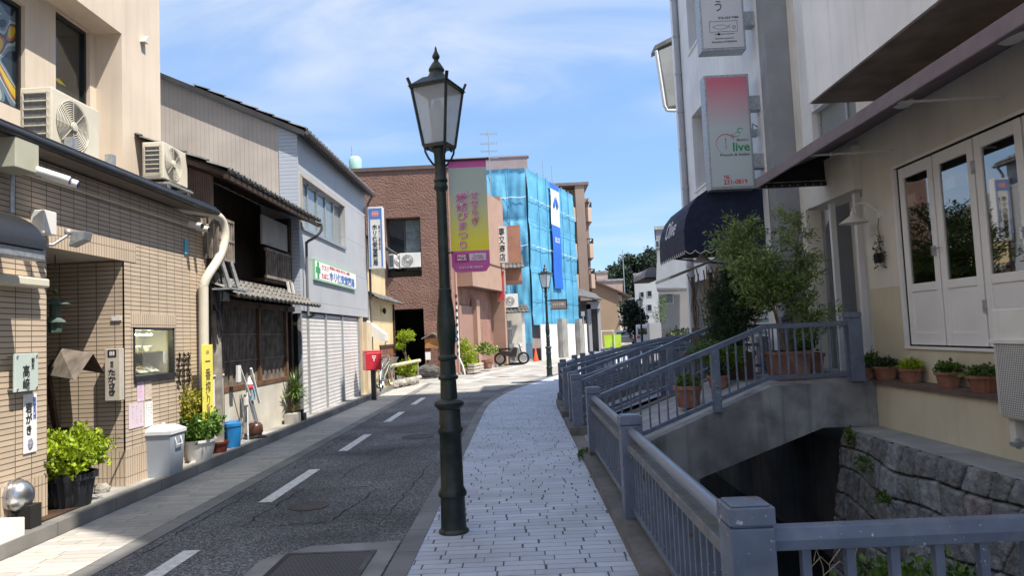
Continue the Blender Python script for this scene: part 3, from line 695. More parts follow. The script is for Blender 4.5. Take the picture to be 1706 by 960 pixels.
def make_bridge(name_label, A, B, C_, D_, rl, rail_labels, rise=RISE, x_bot=(-.62, -.38, .2)):
    """A-B near edge plan, C_-D_ far edge plan"""
    t = T('footbridge', name_label, 'bridge', ((A[0]+B[0])/2, (A[1]+C_[1])/2, 0), 0, 'concrete footbridges over the canal')
    A, B, C2, D2 = [Vector((*p, 0)) for p in (A, B, C_, D_)]
    def pt(P, Q, s, z): d = (Q-P).normalized(); return P+d*s+Vector((0, 0, z))
    L = (B-A).length
    for P, Q, nm in ((A, B, 'edge_beam'), (C2, D2, 'edge_beam')):
        g = MB(); top = [(-.02, -.02), (2.3, .79), (L, .77)]; bot = [(L, .19), (2.97, .22), (1.3, -.28), (.75, -.5), (-.02, -.62)]
        poly = [pt(P, Q, s, z if rise is RISE else z*rise[-1][1]/.79) for s, z in top+bot]
        dn = Vector((0, 1, 0))*(.22 if nm and P is A else -.22)
        g.prism(poly, dn)
        g.part(nm, m_concd if P is C2 else mat('stained_beam_concrete', (0.27, 0.27, 0.27), .85, .35, 1.4, bump=.3, bscale=60, streak=.9, dirt=(.06, .06, .06), dirt_amt=.75, dscale=2.2), t)
    g = MB(); ks = [0, 2.3, L] if rise is RISE else [0, .65, 1.45, 2.2, L]
    for a, b in zip(ks, ks[1:]):
        za, zb = prof(rise, a)-.03, prof(rise, b)-.03
        Pa, Pb, Qa, Qb = pt(A, B, a, za), pt(A, B, b, zb), pt(C2, D2, a, za), pt(C2, D2, b, zb)
        g.quad(Pa, Pb, Qb, Qa)
        dz = Vector((0, 0, -.3)); g.quad(Pa+dz, Qa+dz, Qb+dz, Pb+dz)
    g.part('deck', mat('deck_paving', (.30, .30, .31), .85, .25, 3, dirt=(.15, .15, .15)), t)
    return t
def RAIL(label, P0, P1, rise=RISE, posts=None):
    t = T('bridge_railing', label, 'railing', ((P0[0]+P1[0])/2, (P0[1]+P1[1])/2, 0.3), 0, 'sloping railings of the footbridges')
    L = math.hypot(P1[0]-P0[0], P1[1]-P0[1]); bridge_rail(t, P0, P1, rise, posts if posts is not None else [1.6, L], None); return t
SL = .186
def bp(y0, x): return (x, y0+(x-.84)*SL)
make_bridge('nearest stained concrete footbridge rising over the canal to the white building', (.9, 8.74), (4.62, 9.42), (.9, 11.42), (4.62, 12.1), None, None)
RAIL('blue grey sloping railing on the near side of the nearest footbridge', bp(8.72, .84), bp(8.72, 4.33))
RAIL('blue grey sloping railing on the far side of the nearest footbridge', bp(11.4, .84), bp(11.4, 4.45))
R2 = [(0, 0), (.65, .18), (1.45, .42), (2.2, .46), (3.6, .46)]
make_bridge('second concrete footbridge over the canal past the potted olive', (.9, 12.3), (4.62, 12.95), (.9, 13.75), (4.62, 14.45), None, None, rise=R2)
RAIL('sloping railing on the near side of the second footbridge', bp(12.12, .84), bp(12.12, 4.45), R2, [1.6, 3.5])
RAIL('sloping railing with a level far half on the far side of the second footbridge', bp(13.8, .84), bp(13.8, 4.45), R2, [1.6, 3.5])
def far_pair(s0, s1, lab):
    a, b = off(s0, .84), off(s0+.5, 4.3); c, d = off(s1, .84), off(s1+.5, 4.3)
    R3 = [(0, 0), (.65, .14), (1.6, .36), (2.4, .5), (3.6, .62)]
    make_bridge(lab[0], a, b, c, d, None, None, rise=R3)
    RAIL(lab[1], a, b, R3, [1.7]); RAIL(lab[2], c, d, R3, [1.7])
far_pair(15.9, 17.9, ('third concrete footbridge from the lamp post', 'railing on the near side of the third footbridge', 'railing on the far side of the third footbridge'))
far_pair(20.9, 22.3, ('farthest concrete footbridge near the end of the canal', 'railing on the near side of the farthest footbridge', 'railing on the far side of the farthest footbridge'))
canal_run('long blue grey canal railing in the foreground, right of the footway', [2.83, 5.79, 8.72])
canal_run('short canal railing between the first and second footbridges', [11.4, 12.12], wd=.17)
canal_run('canal railing between the second and third footbridges', [13.8, 15.9], wd=.15)
canal_run('canal railing between the third and farthest footbridges', [17.9, 20.9], wd=.15)
canal_run('farthest canal railing, beyond the last footbridge', [22.3, 24.0, 26.5, 29], wd=.15)
# cross railing in the foreground
t = T('cross_railing', 'level blue grey railing crossing the bottom right corner from the foreground post', 'railing', (2.2, 2.9, 0))
g = MB(); pr = [(-.045, -.04), (.045, -.04), (.05, .0), (.03, .045), (-.03, .045), (-.05, .0)]
g.prism([(.93, 2.83+a, .765+b) for a, b in pr], (3.2, 0, 0)); g.part('hand_rail', m_rail, t, bevel=.004)
g = MB(); g.box(.93, 4.13, 2.81, 2.85, .12, .16); g.part('bottom_rail', m_rail, t)
for i in range(18):
    x = 1.06+i*.17; g = MB(); g.box(x-.017, x+.017, 2.813, 2.847, .16, .73); g.part('baluster', m_rail, t)
g = MB(); g.box(.9, 4.2, 2.66, 3.0, -.25, .11); g.thing('bridge_edge_kerb', 'concrete edge beam under the foreground cross railing', 'kerb', m_concd)
g = MB(); g.box(.9, 4.6, -1.5, 2.66, -.25, .06); S(g, 'foreground_bridge_deck', m_conc)
# ------------------------------------------------------------------ right side: stone canal wall
def stone_wall():
    rs = np.random.RandomState(7)
    Y0, Y1, Z0, Z1 = 2.4, 9.35, -1.8, 0.185
    ny, nz = 560, 170
    ys = np.linspace(Y0, Y1, ny); zs = np.linspace(Z0, Z1, nz)
    # irregular courses
    rows = [Z0]
    while rows[-1] < Z1-.2: rows.append(rows[-1]+rs.uniform(.22, .34))
    rows[-1] = Z1+.02
    YY, ZZ = np.meshgrid(ys, zs)
    wob = .05*np.sin(YY*1.7+1)+.03*np.sin(YY*4.1+ZZ*2)
    Zw = ZZ + wob*np.clip((Z1-ZZ)*3, 0, 1); H = np.zeros_like(YY); ID = np.zeros_like(YY)
    for r in range(len(rows)-1):
        cuts = [Y0-.1]
        while cuts[-1] < Y1+.5: cuts.append(cuts[-1]+rs.uniform(.24, .46))
        cuts = np.array(cuts); m = (Zw >= rows[r]) & (Zw < rows[r+1]) if r else (Zw < rows[1])
        if r == len(rows)-2: m = Zw >= rows[r]
        sl = rs.uniform(-.25, .25, len(cuts))
        zc = (rows[r]+rows[r+1])/2
        Yl = YY + .03*np.sin(ZZ*9+r)
        k = np.zeros_like(YY, dtype=int); 
        pos = cuts[None, None, :] + sl[None, None, :]*(ZZ[..., None]-zc)
        k = (Yl[..., None] > pos).sum(-1)-1; k = np.clip(k, 0, len(cuts)-2)
        left = np.take_along_axis(pos, k[..., None], 2)[..., 0]; right = np.take_along_axis(pos, k[..., None]+1, 2)[..., 0]
        dy = np.minimum(Yl-left, right-Yl); dz = np.minimum(Zw-rows[r], rows[r+1]-Zw)
        cr = .035
        dd = np.minimum(dy, dz) - .35*np.clip(cr-np.maximum(dy, dz), 0, cr)
        h = np.clip(dd/.030, 0, 1); h = (1-(1-h)**2.4)*.065
        rnd = rs.rand(len(cuts)+1, 4)
        tilt = (rnd[k, 0]-.5)*.07*(Yl-(left+right)/2) + (rnd[k, 1]-.5)*.07*(Zw-zc)
        h = h + np.where(h > .02, tilt + (rnd[k, 2]-.5)*.035, 0)
        H[m] = h[m]; ID[m] = (rnd[k, 3])[m]
    def vn(fy, fz, seed):
        q = np.random.RandomState(seed).rand(80, 80); a = (YY-Y0)*fy; b = (ZZ-Z0)*fz; i = a.astype(int) % 79; j = b.astype(int) % 79; u = a % 1; v = b % 1
        u = u*u*(3-2*u); v = v*v*(3-2*v)
        return (q[i, j]*(1-u)*(1-v)+q[i+1, j]*u*(1-v)+q[i, j+1]*(1-u)*v+q[i+1, j+1]*u*v)-.5
    H += (vn(7, 7, 1)*.018 + vn(24, 24, 2)*.014)*(H > .015)
    batter = (Z1-ZZ)*.16
    X = 4.16 - batter - H
    V = np.stack([X, YY, ZZ], -1).reshape(-1, 3)
    mb = MB(); mb.v = [tuple(p) for p in V.tolist()]
    mb.f = [(j*ny+i, (j+1)*ny+i, (j+1)*ny+i+1, j*ny+i+1) for j in range(nz-1) for i in range(ny-1)]
    m = mat('field_stone', (0.20, 0.215, 0.235), .9, .3, 9, bump=.9, bscale=38, dirt=(.09, .10, .08), dirt_amt=.5, dscale=2.5)
    # each stone has its own tint, stored per vertex
    nt = m.node_tree; b = nt.nodes['Principled BSDF']; src = b.inputs['Base Color'].links[0].from_socket
    a = _n(nt, 'Attribute'); a.attribute_name = 'stone_tint'
    x = _n(nt, 'Mix', data_type='RGBA', blend_type='MULTIPLY'); x.inputs[0].default_value = 1; nt.links.new(src, x.inputs[6]); nt.links.new(a.outputs['Color'], x.inputs[7]); nt.links.new(x.outputs[2], b.inputs['Base Color'])
    o = mb.thing('stone_retaining_wall', 'rough grey coursed stone wall of the canal below the white building', 'wall', m, smooth=50)
    ca = o.data.color_attributes.new('stone_tint', 'FLOAT_COLOR', 'POINT'); idf = ID.reshape(-1)
    c = np.ones((len(idf), 4)); k = .75+.6*idf; c[:, 0] = k; c[:, 1] = k; c[:, 2] = k
    red = idf > .93; c[red, 0] = 1.2; c[red, 1] = 1.02; c[red, 2] = 1.0
    gr = H.reshape(-1) < .02; c[gr, :3] = .35
    ca.data.foreach_set('color', c.ravel())
stone_wall()
g = MB(); g.box(4.15, 4.62, 2.4, 9.4, .06, .195); g.thing('canal_coping', 'grey concrete coping ledge between the stone wall and the cream base wall', 'ledge', mat('coping_concrete', (.30, .31, .31), .85, .2, 1.6, bump=.3, dirt=(.16, .16, .15)), bevel=.012)
# weeds in the canal
g = MB(); leaves(g, [(2.55+.16*i, 5.5+.12*(i % 3), -.62+.05*(i % 2), .28, .3, .34) for i in range(5)], 3600, .07, .6, 5, .4, .2)
for i in range(40):
    rr = random.Random(i); x = 2.4+rr.random()*.9; g.tube([(x, 5.6, -1.66), (x+rr.uniform(-.1, .1), 5.5, -.7)], .006, 4)
g.thing('canal_shrub', 'low green weedy shrub growing in the canal behind the foreground cross railing', 'shrub', m_leaf_m)
g = MB()
for i in range(7):
    rr = random.Random(i+50); x = 2.15+rr.random()*.35; y = 5.7+rr.random()*.3; h = rr.uniform(.7, 1.05); lx = rr.uniform(-.12, .2)
    g.tube([(x, y, -1.66), (x+lx*.2, y, -.9), (x+lx*.6, y, -.9+h*.6), (x+lx*1.6, y, -.9+h*.75), (x+lx*2.2, y, -.9+h*.65)], .0045, 5)
g.thing('dry_stems', 'thin dry bent plant stems standing in the dark canal', 'dry stems', mat('straw', (.45, .38, .24), .8, .2))
for bl_, l_ in (((4.0, 8.6, -.12, .08, .18, .1), 'small green weed in a joint of the stone canal wall, middle of three'), ((3.85, 7.9, -.35, .05, .12, .06), 'small weed rooted lower in the stone canal wall, nearest the viewer'), ((4.02, 9.0, .15, .05, .08, .1), 'small weed at the top corner of the stone wall under the footbridge')):
    g = MB(); leaves(g, [bl_], 180, .05, .4, 9, .2); g.thing('wall_weed', l_, 'weed', m_leaf_m, group='weeds rooted in the stone wall')
g = MB(); leaves(g, [(.72, 8.95, .07, .09, .1, .07)], 260, .04, .5, 11, .2); g.thing('kerb_weed', 'small weed tuft at the kerb end before the nearest footbridge', 'weed', m_leaf_m)

# ------------------------------------------------------------------ right: nearest white building with the folding doors
m_wc = mat('cream_render', (0.60, 0.55, 0.42), .85, .08, 1.2, bump=.15, bscale=120, streak=.15)
m_wu = mat('pale_render', (0.72, 0.68, 0.61), .85, .08, 1.2, bump=.2, bscale=120, streak=.12)
m_wwhite = mat('white_render', (0.80, 0.80, 0.81), .85, .07, 1.0, bump=.25, bscale=90, streak=.25)
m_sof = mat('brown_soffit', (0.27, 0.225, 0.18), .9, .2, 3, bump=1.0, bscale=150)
m_door = mat('white_door_paint', (0.80, 0.79, 0.79), .45, .04, 2)
bA = T('white_restaurant_building', 'white rendered building with folding glass doors and an overhanging upper floor on the right', 'building', (6.5, 4, 0))
DW = 4.9
dY = [9.12, 8.36, 7.60, 6.85, 6.10, 5.35, 4.6]
# doors hole Y 4.6..9.14
g = MB(); g.wall((DW, -3, 0), RY, 13.0, 2.0, 3.75, [(7.6, 12.14, 1.22, 3.5)], (-1, 0, 0), .12); g.wall((DW, -3, 0), RY, 13.0, 3.75, 5.0, [], (-1, 0, 0), .12)
g.quad((DW, 10.0, .7), (DW, 10.0, 3.75), (5.7, 10.0, 3.75), (5.7, 10.0, .7))
g.part('upper_door_wall', m_wu, bA)
g = MB(); g.wall((DW, -3, 0), RY, 13.0, .7, 2.0, [(7.6, 12.14, 1.22, 3.5)], (-1, 0, 0), .12); g.part('lower_door_wall', m_wc, bA)
g = MB(); g.box(DW+.05, 4.61, -3, 9.42, .0, .74) if False else g.box(4.60, 4.95, -3, 9.42, .0, .74); g.part('base_wall', m_wc, bA)
g = MB(); g.box(4.56, DW, -3, 9.5, .742, .79); g.part('brick_ledge', tilemat('ledge_brick', (.16, .10, .08), (.12, .085, .075), (.07, .06, .055), .1, .22, .006, 0, swap=True), bA)
# inner dark room
g = MB(); g.box(5.35, 5.4, 3.5, 9.9, .7, 3.7); g.part('room_back', mat('dim_room', (.05, .05, .05), .9, .2), bA)
# doors
for i in range(6):
    ya, yb = dY[i+1]+.012, dY[i]-.012
    x0, x1 = DW+.035, DW+.085
    g = MB()
    zb, zt = 1.24, 3.49; st = .105
    g.box(x0, x1, ya, ya+st, zb, zt).box(x0, x1, yb-st, yb, zb, zt).box(x0, x1, ya+st, yb-st, zt-.14, zt).box(x0, x1, ya+st, yb-st, zb, zb+.15).box(x0, x1, ya+st, yb-st, 1.90, 2.0)
    d = g.part('door_leaf', m_door, bA, bevel=.006)
    g = MB(); g.box(x0+.018, x0+.030, ya+st, yb-st, zb+.15, 1.90); g.part('door_panel', m_door, d)
    g = MB(); g.box(x0+.02, x0+.028, ya+st, yb-st, 2.0, zt-.14); g.part('glass', clearglass('door_glass', (.75, .8, .8), .28), d)
    if i % 2:
        g = MB(); 
        for z in (1.6, 3.1): g = MB(); g.box(x0-.012, x0, ya-.03, ya+.03, z, z+.14); g.part('hinge', m_galv, d)
    if i in (0, 2):
        g = MB(); g.tube([(x0-.045, ya+.06, 2.38), (x0-.045, ya-.0, 2.38), (x0-.045, ya-.11, 2.38)], .009, 8); g.box(x0-.05, x0, ya+.035, ya+.07, 2.3, 2.42); g.part('handle', m_chrome, d)
g = MB(); g.box(DW-.025, DW+.03, 4.55, 9.17, 1.19, 1.222).box(DW-.015, DW+.035, 9.135, 9.175, 1.222, 3.53).box(DW-.015, DW+.035, 4.6, 9.135, 3.5, 3.535); g.part('door_frame', m_door, bA)
g = MB()
for (y, z, w_, h) in ((8.9, 3.05, .09, .16), (8.1, 3.1, .09, .13), (7.28, 2.75, .14, .42)): g.box(DW+.062, DW+.064, y-w_, y+w_, z-h/2, z+h/2)
g.part('notice_paper', mat('notice_paper', (.55, .52, .46), .9, .1), bA)
# overhanging upper storeys
g = MB(); g.box(3.9, 9.5, 1.7, 9.2, 4.44, 17.2); g.box(3.9, 9.5, -8, 1.69, 4.44, 14.9); g.part('overhanging_storey', m_wwhite, bA); g = MB(); g.box(4.92, 9.4, 6.0, 9.19, 17.2, 19.4); g.part('sun_blocker_box', m_wwhite, bA)  # the box on the roof is added out of view to block a sliver of sun
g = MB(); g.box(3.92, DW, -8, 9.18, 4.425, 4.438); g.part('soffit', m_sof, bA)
g = MB(); g.box(DW+.01, 9.4, -3, 2.5, .8, 4.42); g.box(5.4, 9.4, -3, 9.9, .0, 4.42); g.part('body', m_wu, bA)
# wall behind, Y 9.2..12.45, with its window
g = MB(); g.wall((DW+.002, 9.2, 0), RY, 3.2, 5.002, 19.4, [(.35, 2.2, 5.01, 5.6)], (-1, 0, 0), .15); g.wall((DW+.002, 10.0, 0), RY, 2.4, 4.05, 5.0, [(.0, 1.5, 4.3, 4.99)], (-1, 0, 0), .15)
g.part('set_back_wall', m_wwhite, bA)
f = MB()
for y in (9.55, 10.5, 11.45): f.box(5.0, 5.04, y-.03, y+.03, 4.3, 5.6)
f.box(5.0, 5.04, 9.5, 11.5, 5.55, 5.6); f.box(5.0, 5.04, 9.5, 11.5, 4.3, 4.34); f = f.part('window', m_galv, bA)
g = MB(); g.quad((5.03, 9.5, 4.3), (5.03, 11.5, 4.3), (5.03, 11.5, 5.6), (5.03, 9.5, 5.6)); g.part('pane', GLG, f)
# entrance recess Y 10.0..11.6
g = MB(); g.box(5.55, 5.6, 9.9, 12.4, .6, 4.0); g.part('recess_wall', m_wu, bA)
g = MB(); g.box(4.78, 5.2, 9.98, 11.75, 3.42, 4.05); g.part('entrance_lintel', m_wu, bA)
g = MB(); g.box(4.92, 5.0, 10.28, 10.36, .8, 3.42).box(4.92, 5.0, 11.1, 11.17, .8, 3.42); g.part('entrance_door_frame', m_door, bA)
g = MB(); g.box(4.75, 5.6, 9.9, 12.4, .3, .80); g.part('entrance_step', m_conc, bA)
# piers facing the viewer
g = MB(); g.box(4.46, 4.86, 12.1, 12.44, .0, 19.4); g.part('grey_pier', mat('grey_pier_paint', (.30, .31, .33), .85, .08), bA)
g = MB(); g.box(4.86, 5.12, 11.9, 12.5, .0, 19.4); g.part('cream_pier', m_wu, bA)
g = MB(); g.box(5.12, 5.7, 11.8, 12.5, .0, 19.4); g.part('inner_pier', mat('grey_pier_paint2', (.22, .235, .26), .85, .08), bA)
# awning
aw = T('sloping_awning', 'long mauve grey sloping awning over the folding glass doors', 'awning', (4.3, 5, 3.6))
AY0, AY1 = -1.5, 10.9; zo, zi = 3.80, 4.20
m_awn = mat('mauve_canvas', (.19, .155, .175), .85, .1, 4, bump=.1)
g = MB(); g.prism([(3.75, AY0, zo), (DW, AY0, zi), (DW, AY0, zi-.02), (3.75, AY0, zo-.02)], (0, AY1-AY0, 0)); g.part('canvas', m_awn, aw)
g = MB(); g.box(3.71, 3.75, AY0, AY1, 3.665, 3.815); g.part('front_bar', m_awn, aw, bevel=.01)
for y in (6.9, 9.0): g = MB(); g.bar((4.9, y+.1, 3.74), (3.76, y, 3.70), .018, .022); g.part('folding_arm', m_white, aw)
g = MB(); g.prism([(3.75, AY1-.02, 3.80), (4.85, AY1-.02, 4.17), (4.85, AY1-.02, 3.72), (3.75, AY1-.02, 3.72)], (0, .012, 0)); g.part('end_flap', mat('black_canvas', (.012, .012, .014), .9, .1), aw)
g = MB(); g.box(3.76, 4.87, AY1-.05, AY1+.01, 3.66, 3.715); g.box(4.83, 4.87, AY1-.05, AY1+.01, 3.715, 4.18)
g.part('end_bracket', m_blackm, aw)
g = MB()
for i in range(9): g.ball((3.86+i*.12, AY1-.055, 3.687), .012, 6, 4)
g.bar((3.78, AY1-.055, 3.735), (4.84, AY1-.055, 3.735), .012, .012); g.part('rivet', m_chrome, aw)
for (y, lab) in ((8.0, 'small round white ceiling light under the awning, farther from the viewer'), (6.2, 'small round white ceiling light under the awning, nearer the viewer')):
    z = 3.80+(4.55-3.75)/(DW-3.75)*.40-.025
    g = MB(); g.lathe([(.10, 0), (.12, -.02), (.11, -.05), (.07, -.075), (.001, -.08)][::-1], 20, (4.45, y, z)); g.thing('ceiling_light', lab, 'ceiling light', m_white, group='round lights under the awning', smooth=50)
# wall lamp
wl = T('wall_lamp', 'white enamel gooseneck wall lamp beside the folding doors', 'wall lamp', (DW, 9.75, 3.0))
g = MB(); g.lathe([(.045, 0), (.045, .02)], 14); 
g = MB(); g.tube([(DW, 9.55, 3.0), (DW-.06, 9.56, 3.06), (DW-.14, 9.62, 3.16), (DW-.24, 9.68, 3.17), (DW-.29, 9.72, 3.10), (DW-.29, 9.72, 3.02)], .013, 8); g.box(DW-.02, DW, 9.51, 9.59, 2.94, 3.06); g.part('gooseneck', m_white, wl, smooth=60)
g = MB(); g.lathe([(.03, .06), (.035, .02), (.05, 0), (.18, -.09), (.185, -.10), (.178, -.10), (.05, -.012)], 22, (DW-.29, 9.72, 3.0), cap=False); g.part('shade', m_white, wl, smooth=50)
vn = T('hanging_vine_ornament', 'small dark hanging pot with a dry vine on the wall below the white wall lamp', 'wall ornament', (DW-.05, 9.55, 2.4))
g = MB(); g.tube([(DW-.03, 9.55, 2.93), (DW-.04, 9.57, 2.8), (DW-.04, 9.53, 2.65), (DW-.05, 9.55, 2.52)], .006, 5); 
rr = random.Random(3)
for i in range(16):
    a = rr.uniform(0, 6.28); p = Vector((DW-.04, 9.55, 2.5+rr.uniform(-.1, .25))); q = p+Vector((-.03, math.cos(a)*.16, math.sin(a)*.12)); g.tube([p, p.lerp(q, .5)+Vector((0, 0, .03)), q], .003, 4)
g.part('vine', m_bark, vn)
g = MB(); g.box(DW-.11, DW-.03, 9.49, 9.61, 2.33, 2.46); g.part('pot', m_dark, vn, bevel=.01)
g = MB(); leaves(g, [(DW-.06, 9.55, 2.45, .05, .15, .22)], 90, .04, .6, 3, 0, .3); g.part('leaf', mat('dry_leaf', (.06, .06, .03), .8, .2), vn)
# outdoor unit at the right edge
def make_ac(t, w_, d, h, mt=None, fan=(.62, .5, .36), grille='rings', side=True):
    """local frame: front is -Y, centred in x, base at z=0"""
    mt = mt or m_white
    g = MB(); g.box(-w_/2, w_/2, -d/2, d/2, .03, h); b = g.part('casing', mt, t, True, bevel=.012)
    g = MB(); g.box(-w_/2+.06, -w_/2+.16, -d/2, d/2, 0, .03).box(w_/2-.16, w_/2-.06, -d/2, d/2, 0, .03); g.part('foot', m_dark, t, True)
    fx, fz, fr = -w_/2+fan[0]*w_*.62, .03+(h-.03)*fan[1], fan[2]*h
    if grille == 'rings':
        g = MB(); k = 28
        g.add([(fx+fr*math.cos(2*math.pi*i/k), -d/2-.002, fz+fr*math.sin(2*math.pi*i/k)) for i in range(k)], [tuple(range(k))]); g.part('fan_opening', mat('fan_shadow', (.16, .16, .155), .6, .2), t, True)
        g = MB()
        for q in range(1, 13):
            r = fr*q/12; g.tube([(fx+r*math.cos(2*math.pi*i/24), -d/2-.012, fz+r*math.sin(2*math.pi*i/24)) for i in range(25)], .0035, 4, False)
        for i in range(8): a = math.pi*i/4; g.bar((fx, -d/2-.012, fz), (fx+fr*math.cos(a), -d/2-.012, fz+fr*math.sin(a)), .006, .006)
        g.part('fan_grille', mt, t, True)
        g = MB(); g.lathe([(.001, .02), (.045, .015), (.05, 0)], 16); g.v = [(x+fx, -d/2-.014-z, y+fz) for x, y, z in g.v]; g.part('fan_hub', mt, t, True)
    else:
        g = MB(); g.box(fx-fr, fx+fr, -d/2-.003, -d/2-.001, fz-fr, fz+fr); g.part('fan_opening', mat('fan_shadow', (.16, .16, .155), .6, .2), t, True)
        g = MB()
        for q in range(11): z = fz-fr+2*fr*q/10; g.box(fx-fr, fx+fr, -d/2-.012, -d/2-.005, z-.008, z+.008)
        g.part('fan_grille', mt, t, True)
    if side:
        g = MB(); g.box(-w_/2-.003, -w_/2-.001, -d/2+.04, d/2-.04, .1, h-.06); g.part('coil', mat('coil_fins', (.12, .125, .13), .6, .25, 30), t, True)
        g = MB()
        for q in range(7 if grille == 'rings' else 18):
            n_ = 6 if grille == 'rings' else 17; z = .1+(h-.16)*q/n_; g.bar((-w_/2-.012, -d/2+.02, z), (-w_/2-.012, d/2-.02, z), .008, .010)
        if grille == 'rings':
            for y in (-d/2+.04, d/2-.04): g.bar((-w_/2-.012, y, .08), (-w_/2-.012, y, h-.05), .008, .008)
        g.part('side_guard', mt, t, True)
    return t
ac = T('outdoor_unit', 'large white outdoor unit with a mesh grille at the right edge', 'air conditioner', (4.42, 5.98, .66), R(-90), 'air conditioning outdoor units')
g = MB(); g.box(-.52, .52, -.16, .16, .0, .97); g.part('casing', m_white, ac, True, bevel=.012)
g = MB(); g.box(-.5, .42, -.164, -.161, .03, .66); g.part('coil', mat('fan_shadow', (.16, .16, .155), .6, .2), ac, True)
g = MB()
for i in range(33): z = .03+.63*i/32; g.bar((-.5, -.172, z), (.42, -.172, z), .007, .005)
for i in range(42): x = -.5+.92*i/41; g.bar((x, -.174, .03), (x, -.174, .66), .005, .004)
g.part('mesh_grille', m_white, ac, True)
g = MB(); g.box(-.54, .54, -.19, .17, .66, .70); g.part('grille_hood', m_white, ac, True, bevel=.005)
for x in (-.5, .3): g = MB(); g.box(x, x+.08, -.1, .16, -.22, 0); g.part('stand', m_white, ac, True)
for y in (6.35, 5.6): g = MB(); g.bar((4.24, y, .44), (4.62, y, .44), .05, .04); g.cyl((4.30, y, .40), (4.30, y, .49), .02); g.part('bracket', m_galv, ac)

# ------------------------------------------------------------------ right: second building with the light box signs
bB = T('tall_white_building', 'tall white building with a drainpipe, hanging light box signs and a blue awning', 'building', (6.5, 15.5, 0))
WX = 4.45
pY = lambda px, py: at(px, py, X=WX)
g = MB(); hs = [(2.35, 4.05, 4.35, 6.35), (2.6, 4.25, 8.0, 10.2)]
hs = [(15.9-12.44, 17.35-12.44, 4.9, 6.75), (15.9-12.44, 17.2-12.44, 8.3, 10.0)]
g.wall((WX, 12.44, 0), RY, 6.5, 2.95, 12.0, hs, (-1, 0, 0), .35); g.box(WX, 8, 12.44, 14.9, 12.0, 18.4)
g.wall((WX, 12.44, 0), RY, 6.5, 0, 2.95, [(.4, 1.3, .35, 2.5), (1.9, 5.8, .0, 2.7)], (-1, 0, 0), .6); g.quad((WX, 18.94, 0), (8, 18.94, 0), (8, 18.94, 12), (WX, 18.94, 12)); g.quad((WX, 14.9, 12), (8, 14.9, 12), (8, 18.94, 12), (WX, 18.94, 12))
g.quad((8, 12.44, 0), (8, 18.94, 0), (8, 18.94, 12), (8, 12.44, 12)); g.quad((WX, 12.44, 4), (8, 12.44, 4), (8, 12.44, 12), (WX, 12.44, 12))
g.part('wall', m_wwhite, bB)
g = MB(); g.box(5.02, 5.07, 12.5, 18.9, .1, 2.9); g.part('shop_interior', mat('shop_interior', (.09, .075, .06), .9, .5, 3), bB)
for y0, y1_, z0, z1 in ((15.9, 17.35, 4.9, 6.75), (15.9, 17.2, 8.3, 10.0)):
    g = MB(); x = WX+.25; g.box(x, x+.04, y0, y1_, z0, z0+.06).box(x, x+.04, y0, y1_, z1-.06, z1).box(x, x+.04, (y0+y1_)/2-.03, (y0+y1_)/2+.03, z0, z1); f = g.part('window', m_galv, bB)
    g = MB(); g.quad((x+.03, y0, z0), (x+.03, y1_, z0), (x+.03, y1_, z1), (x+.03, y0, z1)); g.part('pane', GL, f)
    g = MB(); g.box(WX-.04, WX+.2, y0-.04, y1_+.04, z0-.05, z0-.003); g.part('sill', m_white, f)
g = MB(); g.tube([(WX-.08, 18.1, 11.9), (WX-.08, 18.1, .3)], .075, 12)
for z in range(3, 11, 1): g.cyl((WX-.08, 18.1, z+.1), (WX-.08, 18.1, z+.16), .09, n=12)
g.part('drainpipe', mat('grey_pipe', (.38, .38, .40), .5, .08), bB, smooth=50)
def lightbox(name, label, z0, z1, face, brackets):
    t = T(name, label, 'sign', (3.86, 12.6, z0), 0, 'light box signs on the tall white building')
    g = MB(); g.box(3.46, 4.26, 12.50, 12.78, z0, z1); g.part('casing', m_galv, t, bevel=.012)
    g = MB(); g.box(3.50, 4.22, 12.49, 12.505, z0+.05, z1-.05); g.part('face', face, t)
    g = MB()
    for z in brackets: g = MB(); g.box(4.26, WX+.0, 12.52, 12.72, z, z+.26); g.part('bracket', m_galv, t)
    return t
t = lightbox('light_box_sign', 'pink to white light box sign with the olive logo and phone number', 3.98, 6.06, gradmat('olive_face', (.62, .16, .22), (.50, .56, .56), 1.1, 1.95), (4.35, 5.4))
FY = 12.488
g = MB()
def arc(mb, c, r, a0, a1, w0, w1, n=22, y=FY):
    pv = None
    for i in range(n+1):
        a = R(a0+(a1-a0)*i/n); ww = w0+(w1-w0)*i/n; d = Vector((math.cos(a), 0, math.sin(a))); p = Vector((c[0], y, c[1]))
        cur = (p+d*(r-ww/2), p+d*(r+ww/2))
        if pv: mb.quad(pv[0], cur[0], cur[1], pv[1])
        pv = cur
arc(g, (3.78, 4.80), .17, 330, 95, .004, .02) if False else arc(g, (3.78, 4.80), .17, 30, 190, .022, .008); arc(g, (3.78, 4.80), .17, 190, 260, .008, .002)
g.part('logo_ring', m_red, t)
g = MB(); arc(g, (3.97, 5.0), .08, 200, 330, .018, .006); arc(g, (4.02, 4.90), .10, 70, 150, .02, .004); arc(g, (4.05, 5.02), .05, 180, 20, .02, .01); g.part('logo_leaf', m_greeni, t)
text('live', (4.05, FY, 4.735), RX, UZ, .24, m_greeni, t, fit=(.30, .16), bold=.02)
text('Bistro', (4.08, FY, 4.86), RX, UZ, .06, m_black, t, fit=(.20, .045))
text('オリーブ', (3.78, FY, 4.80), RX, UZ, .05, m_black, t, True, fit=(.03, .2))
text('French & Italian', (3.93, FY, 4.60), RX, UZ, .06, m_black, t, fit=(.52, .045))
text('TEL', (3.76, FY, 4.20), RX, UZ, .07, m_red, t, fit=(.12, .06), bold=.02)
text('231-0819', (3.91, FY, 4.11), RX, UZ, .1, m_red, t, fit=(.42, .085), bold=.02)
